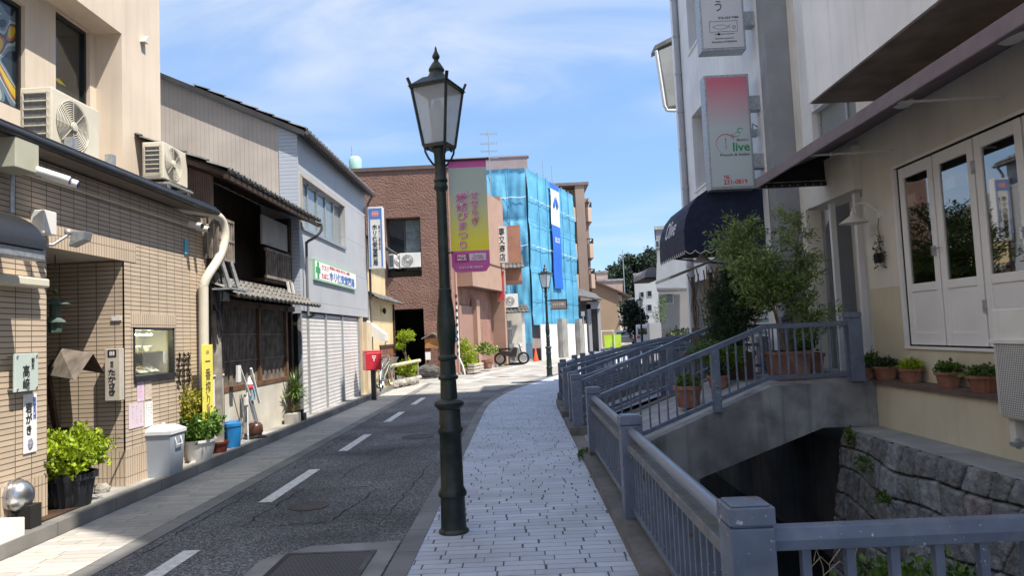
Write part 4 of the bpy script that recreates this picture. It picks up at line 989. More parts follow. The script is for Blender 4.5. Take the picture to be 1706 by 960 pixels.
t = lightbox('light_box_sign', 'white light box sign with a fish drawing above the pink sign', 6.50, 8.6, mat('white_face', (.62, .62, .64), .4, .02), (6.95, 7.9))
text('う', (3.80, FY, 7.32), RX, UZ, .2, m_black, t, fit=(.12, .19))
text('076-263-7080', (3.97, FY, 7.10), RX, UZ, .06, m_black, t, fit=(.36, .04))
g = MB()
for a, b, c_, d_ in ((3.62, 3.625, 6.84, 7.04), (4.115, 4.12, 6.84, 7.04), (3.62, 4.12, 6.84, 6.845), (3.62, 4.12, 7.035, 7.04)): g.box(a, b, FY-.002, FY, c_, d_)
arc(g, (3.82, 6.72), .25, 55, 125, .006, .006); arc(g, (3.82, 7.14), .25, 235, 305, .006, .006); arc(g, (4.0, 6.94), .03, 100, 260, .006, .006); arc(g, (4.06, 6.92), .025, 0, 350, .01, .01)
g.box(3.70, 4.06, FY-.002, FY, 6.795, 6.803).box(3.76, 3.80, FY-.002, FY, 6.78, 6.82); g.part('fish_drawing', m_black, t)
text('Japanese restaurant', (3.88, FY, 6.72), RX, UZ, .05, m_black, t, fit=(.34, .03)); text('Kanazawa HONDOH', (3.87, FY, 6.66), RX, UZ, .05, m_black, t, fit=(.44, .035))
# small floodlight beside the sign
g = MB(); g.tube([(WX, 12.75, 5.15), (WX-.1, 12.7, 5.2), (WX-.12, 12.68, 5.05)], .012, 6); g.box(WX-.17, WX-.05, 12.6, 12.74, 4.95, 5.07); g.thing('sign_spotlight', 'small grey spotlight on the wall beside the pink light box sign', 'spotlight', m_galv)
# navy awning
t = T('navy_dome_awning', 'navy blue dome awning with a scalloped white edged valance', 'awning', (3.7, 13.7, 2.9))
m_navy = mat('navy_canvas', (.007, .012, .042), .75, .1, 3, bump=.08)
prof_a = [(3.0, 3.12), (3.005, 3.35), (3.05, 3.55), (3.14, 3.75), (3.28, 3.92), (3.5, 4.06), (3.85, 4.16), (WX, 4.2)]
ya, yb = 12.72, 15.0
g = MB()
for (a, b), (c_, d_) in zip(prof_a, prof_a[1:]): g.quad((a, ya, b), (c_, ya, d_), (c_, yb, d_), (a, yb, b))
g.poly([(WX, ya, 3.12)]+[(a, ya, b) for a, b in prof_a][::-1][0:]) ; g.poly([(a, yb, b) for a, b in prof_a]+[(WX, yb, 3.12)])
g.part('canopy', m_navy, t)
g = MB(); e = MB()
def val(p, q, n, z=3.12, h=.17):
    p = Vector((*p, z)); q = Vector((*q, z)); k = n*8; pr = None
    for i in range(k+1):
        c = p.lerp(q, i/k); lo = c-Vector((0, 0, h+.06*abs(math.sin(math.pi*i/8))-.0))
        if pr: g.quad(pr[0], c, lo, pr[1]); e.bar(pr[1], lo, .006, .012)
        pr = (c, lo)
val((3.0, ya), (WX, ya), 8); val((3.0, yb), (3.0, ya), 13)
g.part('valance', m_navy, t); e.part('piping', m_white, t)
text('Olive', (3.03, 13.9, 3.5), (0, -1, 0), (.25, 0, 1), .3, m_whitei, t, fit=(.9, .35), italic=.3, name='script_lettering')
g = MB(); g.bar((3.05, 14.9, 3.05), (WX, 14.9, 2.85), .03, .03); g.bar((3.05, 12.75, 3.10), (WX, 12.75, 3.10), .03, .03); g.part('frame', m_blackm, t)
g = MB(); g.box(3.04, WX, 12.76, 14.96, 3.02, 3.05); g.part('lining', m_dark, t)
for x, y, l in ((3.75, 13.1, 'white cone pendant lamp under the navy awning, nearer the wall'), (3.45, 13.3, 'white cone pendant lamp under the navy awning, nearer its outer edge')):
    g = MB(); g.lathe([(.17, 0), (.05, .14), (.02, .16), (.02, .3)][::-1], 18, (x, y, 2.78)); g.thing('pendant_lamp', l, 'lamp', m_white, group='pendant lamps under the navy awning', smooth=50)
# flat white canvas canopy further on, with things under it
g = MB(); g.prism([(3.2, 15.05, 2.66), (WX, 15.05, 3.1), (WX, 15.05, 3.05), (3.2, 15.05, 2.60)], (0, 1.65, 0)); g.thing('canvas_canopy', 'white flat canvas canopy beyond the navy awning', 'canopy', mat('white_canvas', (.6, .58, .52), .8, .06, trans=.3))
# climbing stems, frames and planters at the shop front
t = T('shop_front_trellis', 'wooden posts and twisted bare vine stems at the shop front behind the conifer', 'trellis', (4.1, 15.6, .6))
for x, y in ((4.2, 14.6), (4.2, 15.6), (4.1, 16.8)): g = MB(); g.box(x-.04, x+.04, y-.04, y+.04, .6, 2.75); g.part('post', m_woodg, t)
g = MB(); rr = random.Random(9)
for i in range(14):
    x, y = 3.9+rr.random()*.4, 14.4+rr.random()*2.4; g.tube([(x, y, .6), (x+rr.uniform(-.15, .15), y+rr.uniform(-.1, .1), 1.3), (x+rr.uniform(-.2, .2), y, 2.0), (x+rr.uniform(-.2, .2), y, 2.8)], .014, 5)
g.part('vine_stem', mat('pale_bark', (.4, .33, .24), .9, .2), t)
g = MB(); g.box(3.7, 3.72, 14.9, 15.5, .62, 1.55); g.thing('menu_board', 'dark framed menu board leaning at the shop front', 'board', m_wood)
g = MB(); leaves(g, [(3.75+.2*i, 15.5+.3*i, 1.0+.1*(i % 2), .25, .3, .3) for i in range(5)], 1400, .06, .6, 21); g.thing('flower_shrub', 'leafy shrub with small red flowers at the shop front', 'shrub', m_leaf_m)
g = MB(); leaves(g, [(3.72, 15.4, .95, .3, .3, .12)], 70, .05, .9, 23); g.thing('red_flower', 'cluster of small red flowers in the shop front shrub', 'flowers', mat('red_petal', (.5, .03, .06), .6, .1))
# blinds in the shop window behind the olive
t = T('slatted_crate', 'white slatted blind in the shop window behind the olive tree', 'blind', (4.5, 13.2, 1.5))
g = MB()
for i in range(12): g.box(WX+.05, WX+.08, 12.86, 13.72, 1.1+i*.115, 1.14+i*.115)
g.part('slat', m_white, t)
g = MB(); g.box(WX+.09, WX+.1, 13.0, 13.5, 1.2, 1.9); g.part('blue_panel', mat('pale_blue', (.2, .42, .5), .5, .2, 9), t)

# ------------------------------------------------------------------ pots and trees on the nearest bridge
def pot(name, label, x, y, z, r, h, mt=None, group=None, square=False, ribs=False):
    t = T(name, label, 'plant pot', (x, y, z), 0, group)
    g = MB()
    if square:
        k = r; g.prism([(-k, -k, 0), (k, -k, 0), (k, k, 0), (-k, k, 0)], (0, 0, h)); g.v = [(vx*(.84+.16*vz/h), vy*(.84+.16*vz/h), vz) for vx, vy, vz in g.v]; g.box(-k*1.06, k*1.06, -k*1.06, k*1.06, h-.05, h)
    else:
        g.lathe([(r*.72, 0), (r*.78, .02), (r*.94, h*.8), (r*1.06, h*.82), (r*1.08, h), (r*.95, h), (r*.9, h-.03)], 40 if ribs else 22)
        if ribs: g.v = [(vx*(1+.03*math.cos(20*math.atan2(vy, vx))), vy*(1+.03*math.cos(20*math.atan2(vy, vx))), vz) for vx, vy, vz in g.v]
    g.part('container', mt or m_terra, t, True, smooth=40)
    g = MB(); g.lathe([(r*.88, h-.035), (.001, h-.03)], 16); g.part('earth', m_earth, t, True)
    return t
def deckz(x): return prof(RISE, max(0, (x-.84)*1.017))-.03
# olive tree
x, y = 3.82, 10.35
t = pot('potted_olive_tree', 'tall airy olive tree in a square terracotta planter on the nearest footbridge', x, y, deckz(x), .25, .42, mat('dull_terracotta', (.21, .11, .08), .8, .2, 5, dirt=(.35, .28, .24), dirt_amt=.4, dscale=6), square=True)
rr = random.Random(12)
tips = []
g = MB(); base = Vector((x, y, deckz(x)+.38))
for i in range(7):
    a = rr.uniform(0, 6.28); sp = rr.uniform(.1, .55); H = rr.uniform(1.2, 2.1)
    p1 = base+Vector((math.cos(a)*.03, math.sin(a)*.03, 0)); p2 = p1+Vector((math.cos(a)*sp*.25-.03, math.sin(a)*sp*.25, H*.4)); p3 = p1+Vector((math.cos(a)*sp*.7-.1, math.sin(a)*sp*.7, H*.75)); p4 = p1+Vector((math.cos(a)*sp-.15, math.sin(a)*sp, H))
    g.tube([p1, p2, p3, p4], [.018, .014, .009, .004], 6)
    for k in range(24):
        f = rr.uniform(.1, 1); q = (p2.lerp(p3, f*2-.0) if f < .5 else p3.lerp(p4, (f-.5)*2)); b = q+Vector((rr.uniform(-.45, .35), rr.uniform(-.4, .4), rr.uniform(-.1, .35)))
        g.tube([q, (q+b)/2+Vector((0, 0, .03)), b], [.006, .004, .002], 4); tips.append((q, b))
for k in range(10):                       # low side shoots to the right
    q = base+Vector((.05, 0, rr.uniform(.1, .5))); b = q+Vector((rr.uniform(.15, .6), rr.uniform(-.3, .2), rr.uniform(.05, .45))); g.tube([q, (q+b)/2+Vector((0, 0, .05)), b], [.007, .005, .002], 4); tips.append((q, b)); tips.append((q, b))
g.part('trunk', m_bark, t, smooth=60)
g = MB(); rs = np.random.RandomState(5)
for q, b in tips:
    n = 70
    for i in range(n):
        f = rs.rand(); p = q.lerp(b, .25+.8*f)+Vector(rs.normal(size=3))*.05
        d = ((b-q).normalized()*.6+Vector(rs.normal(size=3))*.7+Vector((0, 0, .3))).normalized(); L = rs.uniform(.055, .10); s = d.cross(Vector(rs.normal(size=3))).normalized()*L*.14
        g.quad(p, p+d*L*.5+s, p+d*L, p+d*L*.5-s)
g.part('crown', mat('olive_leaf_light', (0.16, 0.25, 0.085), 0.5, 0.1, 5, island=True, trans=0.25), t)
# dark conifer
x, y = 3.28, 11.0
t = pot('potted_conifer', 'dense dark conifer in a square brown planter left of the olive tree', x, y, deckz(x), .22, .40, mat('brown_planter', (.10, .06, .045), .8, .2), square=True)
g = MB(); z0 = deckz(x)+.3; g.tube([(x, y, z0), (x-.03, y, z0+.7), (x-.02, y, z0+1.3)], [.03, .02, .008], 6); g.part('trunk', m_bark, t)
g = MB(); leaves(g, [(x-.1, y, z0+.4, .36, .32, .32), (x+.02, y, z0+.75, .42, .35, .32), (x-.2, y, z0+.9, .22, .2, .3), (x+.2, y, z0+1.0, .22, .2, .25), (x-.02, y, z0+1.25, .2, .2, .22)], 9500, .075, .22, 31, .1, .2); g.part('crown', m_leaf_d, t)
x, y = 2.75, 10.9
g = MB(); leaves(g, [(x+.1, y-.2, deckz(x)+.55, .38, .25, .2), (x+.35, y-.3, deckz(x)+.45, .25, .2, .18)], 3200, .055, .3, 32, .2, .2)
g.tube([(x+.15, y-.2, deckz(x)), (x+.15, y-.2, deckz(x)+.5)], .015, 6)
g.thing('low_rosemary_bush', 'low feathery green bush spilling through the far railing below the conifer', 'shrub', m_leaf_m)
x, y = 2.28, 10.0
t = pot('herb_pot', 'terracotta pot of short green herbs on the bridge deck behind the near railing', x, y, deckz(x), .19, .30)
g = MB(); leaves(g, [(x, y, deckz(x)+.36, .18, .18, .1)], 700, .06, .35, 33, .6, .2); g.part('foliage', m_leaf_m, t)
x, y = 2.85, 10.5
t = pot('low_pot', 'wide terracotta bowl of dark leaves to the right of the herb pot', x, y, deckz(x), .16, .19)
g = MB(); leaves(g, [(x, y, deckz(x)+.26, .16, .16, .12)], 500, .06, .6, 34, .4, .2); g.part('foliage', m_leaf_d, t)
x, y = 3.60, 11.5
t = pot('yellow_pot', 'small yellow pot between the two square planters', x, y, deckz(x), .10, .28, mat('yellow_glaze', (.55, .38, .1), .5, .1))
x, y = 4.3, 10.9
t = pot('square_planter', 'square terracotta planter beside the white building entrance', x, y, .77, .20, .34, square=True)
g = MB(); leaves(g, [(x, y, 1.3, .2, .2, .2)], 500, .07, .5, 35, .4, .2); g.part('foliage', m_leaf_m, t)
# ledge pots
for i, (px, w_, lab, lf, ribs, sd_) in enumerate(((1478, .15, 'dark red oval pot of low green plants, first on the ledge from the entrance', m_leaf_d, False, 41), (1520, .13, 'terracotta pot of bright grassy plants, second on the ledge', m_leaf_b, False, 42), (1582, .135, 'round ribbed terracotta bowl of broad pale edged leaves on the ledge', m_leaf_m, False, 43), (1642, .16, 'fluted wide terracotta pot of fine green leaves beside the outdoor unit', m_leaf_m, True, 44))):
    p = at(px, 648, X=4.74); y = p.y; x = 4.74
    t = pot('ledge_pot', lab, x, y, .79, w_, .17, group='terracotta pots on the brick ledge', ribs=ribs)
    g = MB()
    if i == 1: leaves(g, [(x, y, 1.0, w_, w_, .07)], 900, .09, .12, sd_, 1.5, .1)
    elif i == 2: leaves(g, [(x, y, .99, w_*1.1, w_*1.1, .08)], 260, .075, .65, sd_, .3, .3)
    else: leaves(g, [(x, y, .99, w_*1.05, w_*1.05, .08)], 1100, .04, .5, sd_, .5, .3)
    g.part('foliage', lf, t)
x, y = 4.72, 9.75
t = pot('ledge_pot', 'small terracotta pot of trailing leaves at the entrance corner', x, y, .79, .10, .14, group='terracotta pots on the brick ledge')
g = MB(); leaves(g, [(x, y, 1.0, .14, .14, .16)], 420, .06, .5, 46, .3, .2); g.part('foliage', m_leaf_m, t)

# ------------------------------------------------------------------ right: buildings beyond
t = T('gabled_neighbour_building', 'white building with a dark tiled eave and gutter peeking out beyond the drainpipe', 'building', (6, 22, 0))
g = MB(); g.box(5.1, 9, 19.0, 21.6, 0, 8.6); g.part('wall', m_wwhite, t)
a = at(1093, 80, Y=20.2); b = at(1104, 165, Y=20.2)
N_ = lambda px, py: at(px, py, Y=20.2)
g = MB(); g.prism([N_(1098, 84), N_(1114, 176), N_(1160, 170), N_(1160, 58)], (0, .5, 0)); g.part('bay', mat('dull_bay', (.30, .31, .30), .8, .1), t)
g = MB(); g.prism([N_(1091, 82), N_(1160, 48), N_(1160, 40), N_(1091, 75)], (0, .6, 0)); g.part('roof', m_kawara, t)
g = MB(); g.tube([N_(1093, 84), N_(1107, 176), N_(1112, 184), N_(1135, 184)], .05, 8); g.part('downpipe', m_white, t)
def sbox(name, label, x0, x1, y0, y1_, h, mt, wins=(), cat='building', roofm=None, group=None):
    t = T(name, label, cat, ((x0+x1)/2, (y0+y1_)/2, 0), 0, group)
    k = y1_/y0 if y0 > 0 else 1      # the street heads off to the right, so the houses are set askew along it
    g = MB(); g.prism([(x0, y0, 0), (x1, y0, 0), (x1*k, y1_, 0), (x0*k+.05, y1_, 0)], (0, 0, h)); g.part('wall', mt, t)
    g = MB(); g.prism([(x0-.12, y0-.12, h), (x1+.12, y0-.12, h), (x1*k+.12, y1_+.12, h), (x0*k-.05, y1_+.12, h)], (0, 0, .25)); g.part('roof', roofm or m_conc, t)
    for (axis, u0, u1, z0, z1) in wins:
        g = MB()
        if axis == 'y': g.box(u0-.06, u1+.06, y0-.06, y0+.02, z0-.06, z1+.06); p = MB().quad((u0, y0-.065, z0), (u1, y0-.065, z0), (u1, y0-.065, z1), (u0, y0-.065, z1))
        else: g.box(x0-.06, x0+.02, u0-.06, u1+.06, z0-.06, z1+.06); p = MB().quad((x0-.065, u0, z0), (x0-.065, u1, z0), (x0-.065, u1, z1), (x0-.065, u0, z1))
        f = g.part('window', m_galv, t); p.part('pane', GL, f)
    return t
m_far = mat('far_white_render', (.42, .42, .43), .9, .06, .4); m_farg = mat('far_grey_tile', (.25, .24, .25), .9, .1, .5)
P = lambda px, py, Y: at(px, py, Y=Y)
def fb(name, label, px0, px1, pyt, Y, depth, mt, wins=(), **k):
    a = P(px0, pyt, Y); b = P(px1, pyt, Y); ws = []
    for (wx0, wx1, wy0, wy1) in wins: q = P(wx0, wy1, Y); r = P(wx1, wy0, Y); ws.append(('y', q.x, r.x, q.z, r.z))
    return sbox(name, label, a.x, b.x, Y, Y+depth, a.z, mt, ws, **k)
fb('white_block', 'plain white block with small square windows beyond the distant lamp', 1056, 1110, 459, 84, 14, m_far, [(1067, 1072, 487, 495), (1079, 1085, 485, 494), (1079, 1085, 508, 518)])
fb('grey_block', 'stepped grey block with a row of windows behind the white canopy', 1092, 1240, 383, 52, 12, m_farg, [(1093, 1097, 402, 412), (1101, 1105, 400, 410), (1109, 1113, 398, 408)])
fb('grey_office', 'grey building with a row of tall narrow windows near the tree', 1096, 1180, 476, 44, 7, m_farg, [(1099, 1102, 493, 507), (1105, 1108, 492, 506), (1111, 1114, 491, 505), (1117, 1120, 491, 505)])
t = T('white_curved_house', 'white building with a curved sloping gable beside the navy awning', 'building', (10, 42, 0))
poly = [P(1093, 480, 40), P(1094, 440, 40), P(1098, 420, 40), P(1108, 398, 40), P(1130, 380, 40), P(1180, 380, 40), P(1180, 480, 40)]
g = MB(); g.prism([p for p in poly], (.75, 3, 0)); g.part('gable_wall', mat('dull_far_white', (.30, .31, .33), .9, .06), t)
t = T('barrel_roof_canopy', 'small grey barrel roof projecting above the white block', 'canopy', P(1088, 462, 60))
g = MB(); c = P(1088, 462, 60); rr_ = .55
g.prism([(c.x+rr_*1.3*math.cos(R(a)), c.y, c.z+rr_*1.6*math.sin(R(a))) for a in range(0, 181, 15)], (0, 6, 0)); g.part('vault', m_farg, t)
g = MB(); g.box(c.x-.72, c.x+.72, 59.9, 66, c.z-.12, c.z-.01); g.part('base', m_dark, t)
fb('far_low_house', 'low distant house with a blue grey roof behind the tan house', 1036, 1060, 500, 100, 10, m_far, roofm=mat('blue_grey_roof', (.15, .2, .27), .7, .1))
fb('salmon_block', 'flat topped salmon building rising behind the tan house', 985, 1037, 470, 90, 10, mat('salmon', (.45, .33, .28), .9, .08))
fb('salmon_block', 'taller salmon building tower at the left behind the tan house', 993, 1012, 455, 101, 8, mat('salmon', (.45, .33, .28), .9, .08))
# parked vehicles far away
def make_car(loc, label, col, van=False, rz=0):
    t = T('parked_car', label, 'car', loc, rz, 'vehicles parked at the far end of the street')
    h = 1.9 if van else 1.45
    pr = [(-2.1, .35), (-2.1, .9), (-1.9, 1.0), (-1.35, h-.1), (-1.1, h), (1.3, h), (1.75, 1.05), (2.1, .95), (2.15, .35)] if not van else [(-2.1, .35), (-2.1, 1.75), (-2.0, h), (1.2, h), (1.7, 1.2), (2.1, 1.1), (2.15, .35)]
    g = MB(); g.prism([(x, -.82, z) for x, z in pr], (0, 1.64, 0)); g.part('body', mat('car_paint_'+str(col[0]), col, .3, .02, coat=.5), t, True, bevel=.06)
    g = MB()
    for s in (-.825, .825): g.box(-1.2, 1.25, s-.003, s+.003, 1.0, h-.14)
    g.part('side_window', GL, t, True)
    g = MB(); g.bar((-2.115, -.65, 1.3), (-2.115, .65, 1.3), .01, .5) if van else g.quad((-1.92, -.7, 1.02), (-1.92, .7, 1.02), (-1.42, .62, h-.13), (-1.42, -.62, h-.13)); g.part('rear_window', GL, t, True)
    for sx in (-1.3, 1.3):
        for sy in (-.8, .8):
            g = MB(); g.cyl((sx, sy-.1, .32), (sx, sy+.1, .32), .32, n=18); wv = g.part('wheel', m_dark, t, True)
            g = MB(); g.cyl((sx, sy-.105, .32), (sx, sy+.105, .32), .18, n=14); g.part('rim', m_chrome, wv, True)
    g = MB()
    for s in (-.62, .62): g.box(-2.13, -2.09, s-.12, s+.12, .72, .95)
    g.part('rear_light', m_red, t, True)
    return t
make_car((11.0, 62, 0), 'white van parked far away under the distant lamp', (.75, .75, .76), True, R(75))
make_car((13.6, 70, 0), 'silver car parked behind the far white van', (.5, .52, .55), False, R(20))
make_car((9.5, 66, 0), 'pale car beside the far round tree', (.62, .63, .66), False, R(80))
# planter wall with sign at the end of the canal
t = T('stone_planter_box', 'dark hedge planter with a pale end pillar at the far end of the railings', 'planter', (4.2, 25, 0))
a = P(1082, 560, 24.5)
g = MB(); g.box(4.35, 4.75, 24.2, 24.7, 0, 1.75); g.part('pillar', m_far, t)
g = MB(); g.box(4.8, 6.9, 24.3, 24.8, 0, 1.4); g.part('box', m_concd, t)
g = MB(); leaves(g, [(5.2+.4*i, 24.4, 1.35, .35, .3, .2) for i in range(5)], 2200, .07, .6, 51); g.part('hedge', m_leaf_d, t)
g = MB(); leaves(g, [(5.1+.3*i, 24.15, 1.3, .08, .06, .06) for i in range(4)], 120, .06, .7, 52); g.part('yellow_flower', m_leaf_y, t)
# slender street tree there
def tree(name, label, x, y, z0, trunk_h, blobs, n, size, mt, asp=.6, seed=1, group=None, tr=.12):
    t = T(name, label, 'tree', (x, y, z0), 0, group)
    g = MB(); rr = random.Random(seed); top = Vector((x, y, z0+trunk_h))
    g.tube([(x, y, z0), (x+tr*.3, y, z0+trunk_h*.5), top], [tr, tr*.8, tr*.6], 8)
    for b in blobs: g.tube([top-Vector((0, 0, trunk_h*.2)), (top+Vector(b[:3]))/2+Vector((0, 0, -.1)), Vector(b[:3])], [tr*.45, tr*.3, tr*.12], 5)
    g.part('trunk', m_bark, t, smooth=60)
    g = MB(); leaves(g, blobs, n, size, asp, seed, .2, .35); g.part('crown', mt, t); return t
c = P(1098, 510, 30)
tree('slender_tree', 'slender loose green tree in front of the grey office', c.x, 30, 0, 1.6, [(c.x, 30, 2.1, .35, .3, .4), (c.x+.15, 30, 2.6, .25, .2, .3)], 700, .07, m_leaf_m, .4, 61, tr=.05)
c = P(1056, 525, 62)
tree('round_tree', 'dark round tree beside the tan house', c.x, 62, 0, 1.0, [(c.x, 62, 2.3, 1.1, 1, 1.3), (c.x-.3, 62, 3.2, .9, .9, .9)], 4200, .2, m_leaf_h, .7, 62)
# ------------------------------------------------------------------ left: tiled restaurant building
XL = -4.4
m_brick = tilemat('beige_wall_tile', (.58, .465, .35), (.50, .405, .305), (.11, .085, .065), .205, .049, .0045, 0.0, rough=.6, bump=.9, noise_amt=.12, dirt=(.5, .37, .27), dirt_amt=.3)
m_brickv = tilemat('upright_wall_tile', (.58, .465, .35), (.53, .425, .32), (.2, .15, .11), .21, .047, .004, 0.0, rough=.6, bump=.8, swap=True, noise_amt=.12)
m_beige = mat('beige_concrete_render', (.64, .55, .45), .85, .08, .8, bump=.15, bscale=80, streak=.25)
t = L1 = T('tiled_restaurant_building', 'beige tiled restaurant with a dark entrance recess and a rendered tower above on the left', 'building', (-5.5, 5, 0))
E0, E1 = 6.56, 7.86
g = MB(); g.wall((XL, -6, 0), RY, 15.95, .50, 3.40, [(E0+6, E1+6, .50, 2.60), (14.03, 14.98, 1.27, 1.86)], (1, 0, 0), .02)
g.quad((XL, 9.95, .1), (XL-2, 9.95, .1), (XL-2, 9.95, 3.4), (XL, 9.95, 3.4)); g.quad((XL, -6, .1), (XL-2, -6, .1), (XL-2, -6, 3.4), (XL, -6, 3.4))
# recess side walls
g.quad((XL, E1, .5), (XL-1.5, E1, .5), (XL-1.5, E1, 2.6), (XL, E1, 2.6)); g.quad((XL, E0, .5), (XL-1.5, E0, .5), (XL-1.5, E0, 2.6), (XL, E0, 2.6))
g.part('tiled_wall', m_brick, t)
g = MB(); g.wall((XL+.004, -6, 0), RY, 15.95, .08, .50, [(E0+6, E1+6, .08, .50)], (1, 0, 0), .02); g.quad((XL, E1-.002, .08), (XL-1.5, E1-.002, .08), (XL-1.5, E1-.002, .50), (XL, E1-.002, .50)); g.quad((XL, E0+.002, .08), (XL-1.5, E0+.002, .08), (XL-1.5, E0+.002, .5), (XL, E0+.002, .5))
g.part('base_course', m_brickv, t)
g = MB(); g.box(XL-.05, XL+.006, E0-.0, E1+.24, 2.602, 2.82); g.part('entrance_lintel', m_brickv, t)
g = MB(); g.box(XL-.05, XL+.006, 7.98, 9.03, 1.862, 2.02); g.part('window_lintel', m_brickv, t)
g = MB(); g.box(XL-1.5, XL-.01, E0, E1, 2.61, 2.65); g.part('entrance_ceiling', m_beige, t)
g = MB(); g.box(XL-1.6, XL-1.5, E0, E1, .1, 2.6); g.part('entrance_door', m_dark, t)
g = MB(); g.box(XL-.95, XL-.88, E0, E0+.5, .1, 2.6); g.part('entrance_post', m_wood, t)
g = MB(); g.box(-9, XL-1.6, -6, 9.9, 0, 3.4); g.part('body', m_beige, t)
# display window
f = MB(); Y0, Y1, Z0, Z1 = 8.03, 8.98, 1.27, 1.86
f.box(XL-.05, XL+.03, Y0, Y1, Z0-.03, Z0+.03).box(XL-.05, XL+.01, Y0, Y0+.03, Z0+.03, Z1).box(XL-.05, XL+.01, Y1-.05, Y1, Z0+.03, Z1).box(XL-.05, XL+.01, Y0, Y1, Z1-.03, Z1)
f = f.part('display_window', m_blackm, t)
g = MB(); g.box(XL-.03, XL-.026, Y0+.03, Y1-.05, Z0+.03, Z1-.03); g.part('glass', clearglass('display_glass', (.95, .97, .97), -.01, .45), f)
g = MB(); g.box(XL-.40, XL-.38, Y0-.02, Y1+.02, Z0, Z1).box(XL-.4, XL-.05, Y0-.03, Y0-.01, Z0, Z1).box(XL-.4, XL-.05, Y1+.01, Y1+.03, Z0, Z1); g.box(XL-.4, XL-.05, Y0, Y1, Z1, Z1+.02); g.part('back_panel', mat('display_back', (.5, .42, .3), .9, .2), f)
g = MB(); g.box(XL-.38, XL-.06, Y0, Y1, Z0+.0, Z0+.04); g.box(XL-.36, XL-.14, Y0, Y1, 1.555, 1.57); g.part('shelf', m_woodg, f)
g = MB(); g.box(XL-.16, XL-.13, 8.22, 8.70, 1.775, 1.79); g.part('light_strip', mat('lit_strip', (.9, .95, .5), .5, 0, emit=(.95, 1.0, .6, 55)), f)
rr = random.Random(8)
for i, (y, z, c, l) in enumerate(((8.2, 1.32, (.6, .35, .1), 'plate of fried food on the lower shelf of the display window, left'), (8.48, 1.32, (.65, .5, .2), 'plate of golden food in the middle of the lower display shelf'), (8.74, 1.32, (.45, .3, .12), 'plate of mixed food on the lower display shelf, right'), (8.25, 1.58, (.5, .2, .08), 'small bowl on the upper display shelf, left'), (8.5, 1.58, (.6, .6, .55), 'white bowl in the middle of the upper display shelf'), (8.72, 1.58, (.6, .55, .5), 'white bowl on the upper display shelf, right'))):
    tt = T('food_sample', l, 'food sample', (XL-.2, y, z), 0, 'food samples in the display window')
    r = .10 if i < 3 else .06
    g = MB()
    if i < 3: g.prism([(XL-.30, y-r, z+.11), (XL-.30, y+r, z+.11), (XL-.12, y+r, z), (XL-.12, y-r, z)], (.01, 0, .012))
    else: g.lathe([(r*.5, 0), (r*.9, .05), (r, .055)], 14, (XL-.2, y, z))
    g.part('plate', m_white, tt)
    g = MB()
    for k in range(9): a = rr.uniform(-.07, .07)*(.8 if i < 3 else .4); b = rr.uniform(.2, .9); g.ball((XL-.3+b*.17 if i < 3 else XL-.2+a*.5, y+a, z+(.11*(1-b)+.03 if i < 3 else .055)), rr.uniform(.015, .03), 7, 5, (1, 1.3, .6))
    g.part('food', mat('food%d' % i, c, .5, .3, 20), tt)
g = MB(); g.box(XL-.045, XL-.04, 8.80, 8.87, 1.42, 1.58); g.thing('price_card', 'small white card inside the display window at its right edge', 'card', m_whitei)
# eave with gutter
g = MB(); g.box(-5.7, -4.17, -6, 9.75, 3.42, 3.50); g.part('eave_slab', mat('eave_brown', (.20, .16, .13), .8, .1), t)
g = MB(); g.tube([(-4.14, -6, 3.46), (-4.14, 9.75, 3.46)], .04, 10); g.box(-5.7, -4.15, -6, 9.75, 3.502, 3.53); g.part('gutter', m_blackm, t, smooth=50)
g = MB(); g.tube([(-4.37, 6.2, 3.22), (-4.37, 9.8, 3.22)], .012, 6); g.part('conduit', m_cream, t)
# tower with the recessed windows
XT = -5.3; XR = -5.66
g = MB(); g.wall((XT, -6, 0), RY, 16.5, 3.53, 14, [(8.0, 15.46, 3.54, 5.95)], (1, 0, 0), .36)
g.quad((XT, 10.5, 0), (-11, 10.5, 0), (-11, 10.5, 14), (XT, 10.5, 14)); g.quad((XT, -6, 14), (XT, 10.5, 14), (-11, 10.5, 14), (-11, -6, 14)); g.quad((XT, -6, 0), (XT, -6, 14), (-11, -6, 14), (-11, -6, 0))
def pz(px, py, X=XR): return at(px, py, X=X)
a = pz(93, 150); b = pz(150, 150); w2 = (a.y, b.y, pz(93, 190).z, pz(120, 33).z)
w1 = (5.6, pz(42, 100).y, pz(20, 178).z, 5.7)
g.wall((XR, 2.0, 0), RY, 7.46, 3.54, 5.95, [(w1[0]-2, w1[1]-2, w1[2], w1[3]), (w2[0]-2, w2[1]-2, w2[2], w2[3])], (1, 0, 0), .12)
g.part('tower_wall', m_beige, t)
m_mural = bpy.data.materials.new('coloured_window_film'); m_mural.use_nodes = True
nt = m_mural.node_tree; b_ = nt.nodes['Principled BSDF']; b_.inputs['Roughness'].default_value = .08
tc_ = _n(nt, 'TexCoord'); no = _n(nt, 'TexNoise'); no.inputs['Scale'].default_value = 1.9; no.inputs['Detail'].default_value = 1; no.inputs['Distortion'].default_value = 1.2
nt.links.new(tc_.outputs['Object'], no.inputs['Vector']); cr = _n(nt, 'ValToRGB'); cr.color_ramp.interpolation = 'CONSTANT'
for p, c in ((0, (.02, .03, .04)), (.40, (.12, .17, .20)), (.47, (.35, .38, .36)), (.53, (.04, .07, .08)), (.58, (.42, .12, .05)), (.63, (.50, .40, .04))):
    e = cr.color_ramp.elements.new(p) if p else cr.color_ramp.elements[0]; e.color = (*c, 1); e.position = p
cr.color_ramp.elements[-1].color = (.50, .40, .04, 1)
nt.links.new(no.outputs['Fac'], cr.inputs[0]); nt.links.new(cr.outputs[0], b_.inputs['Base Color'])
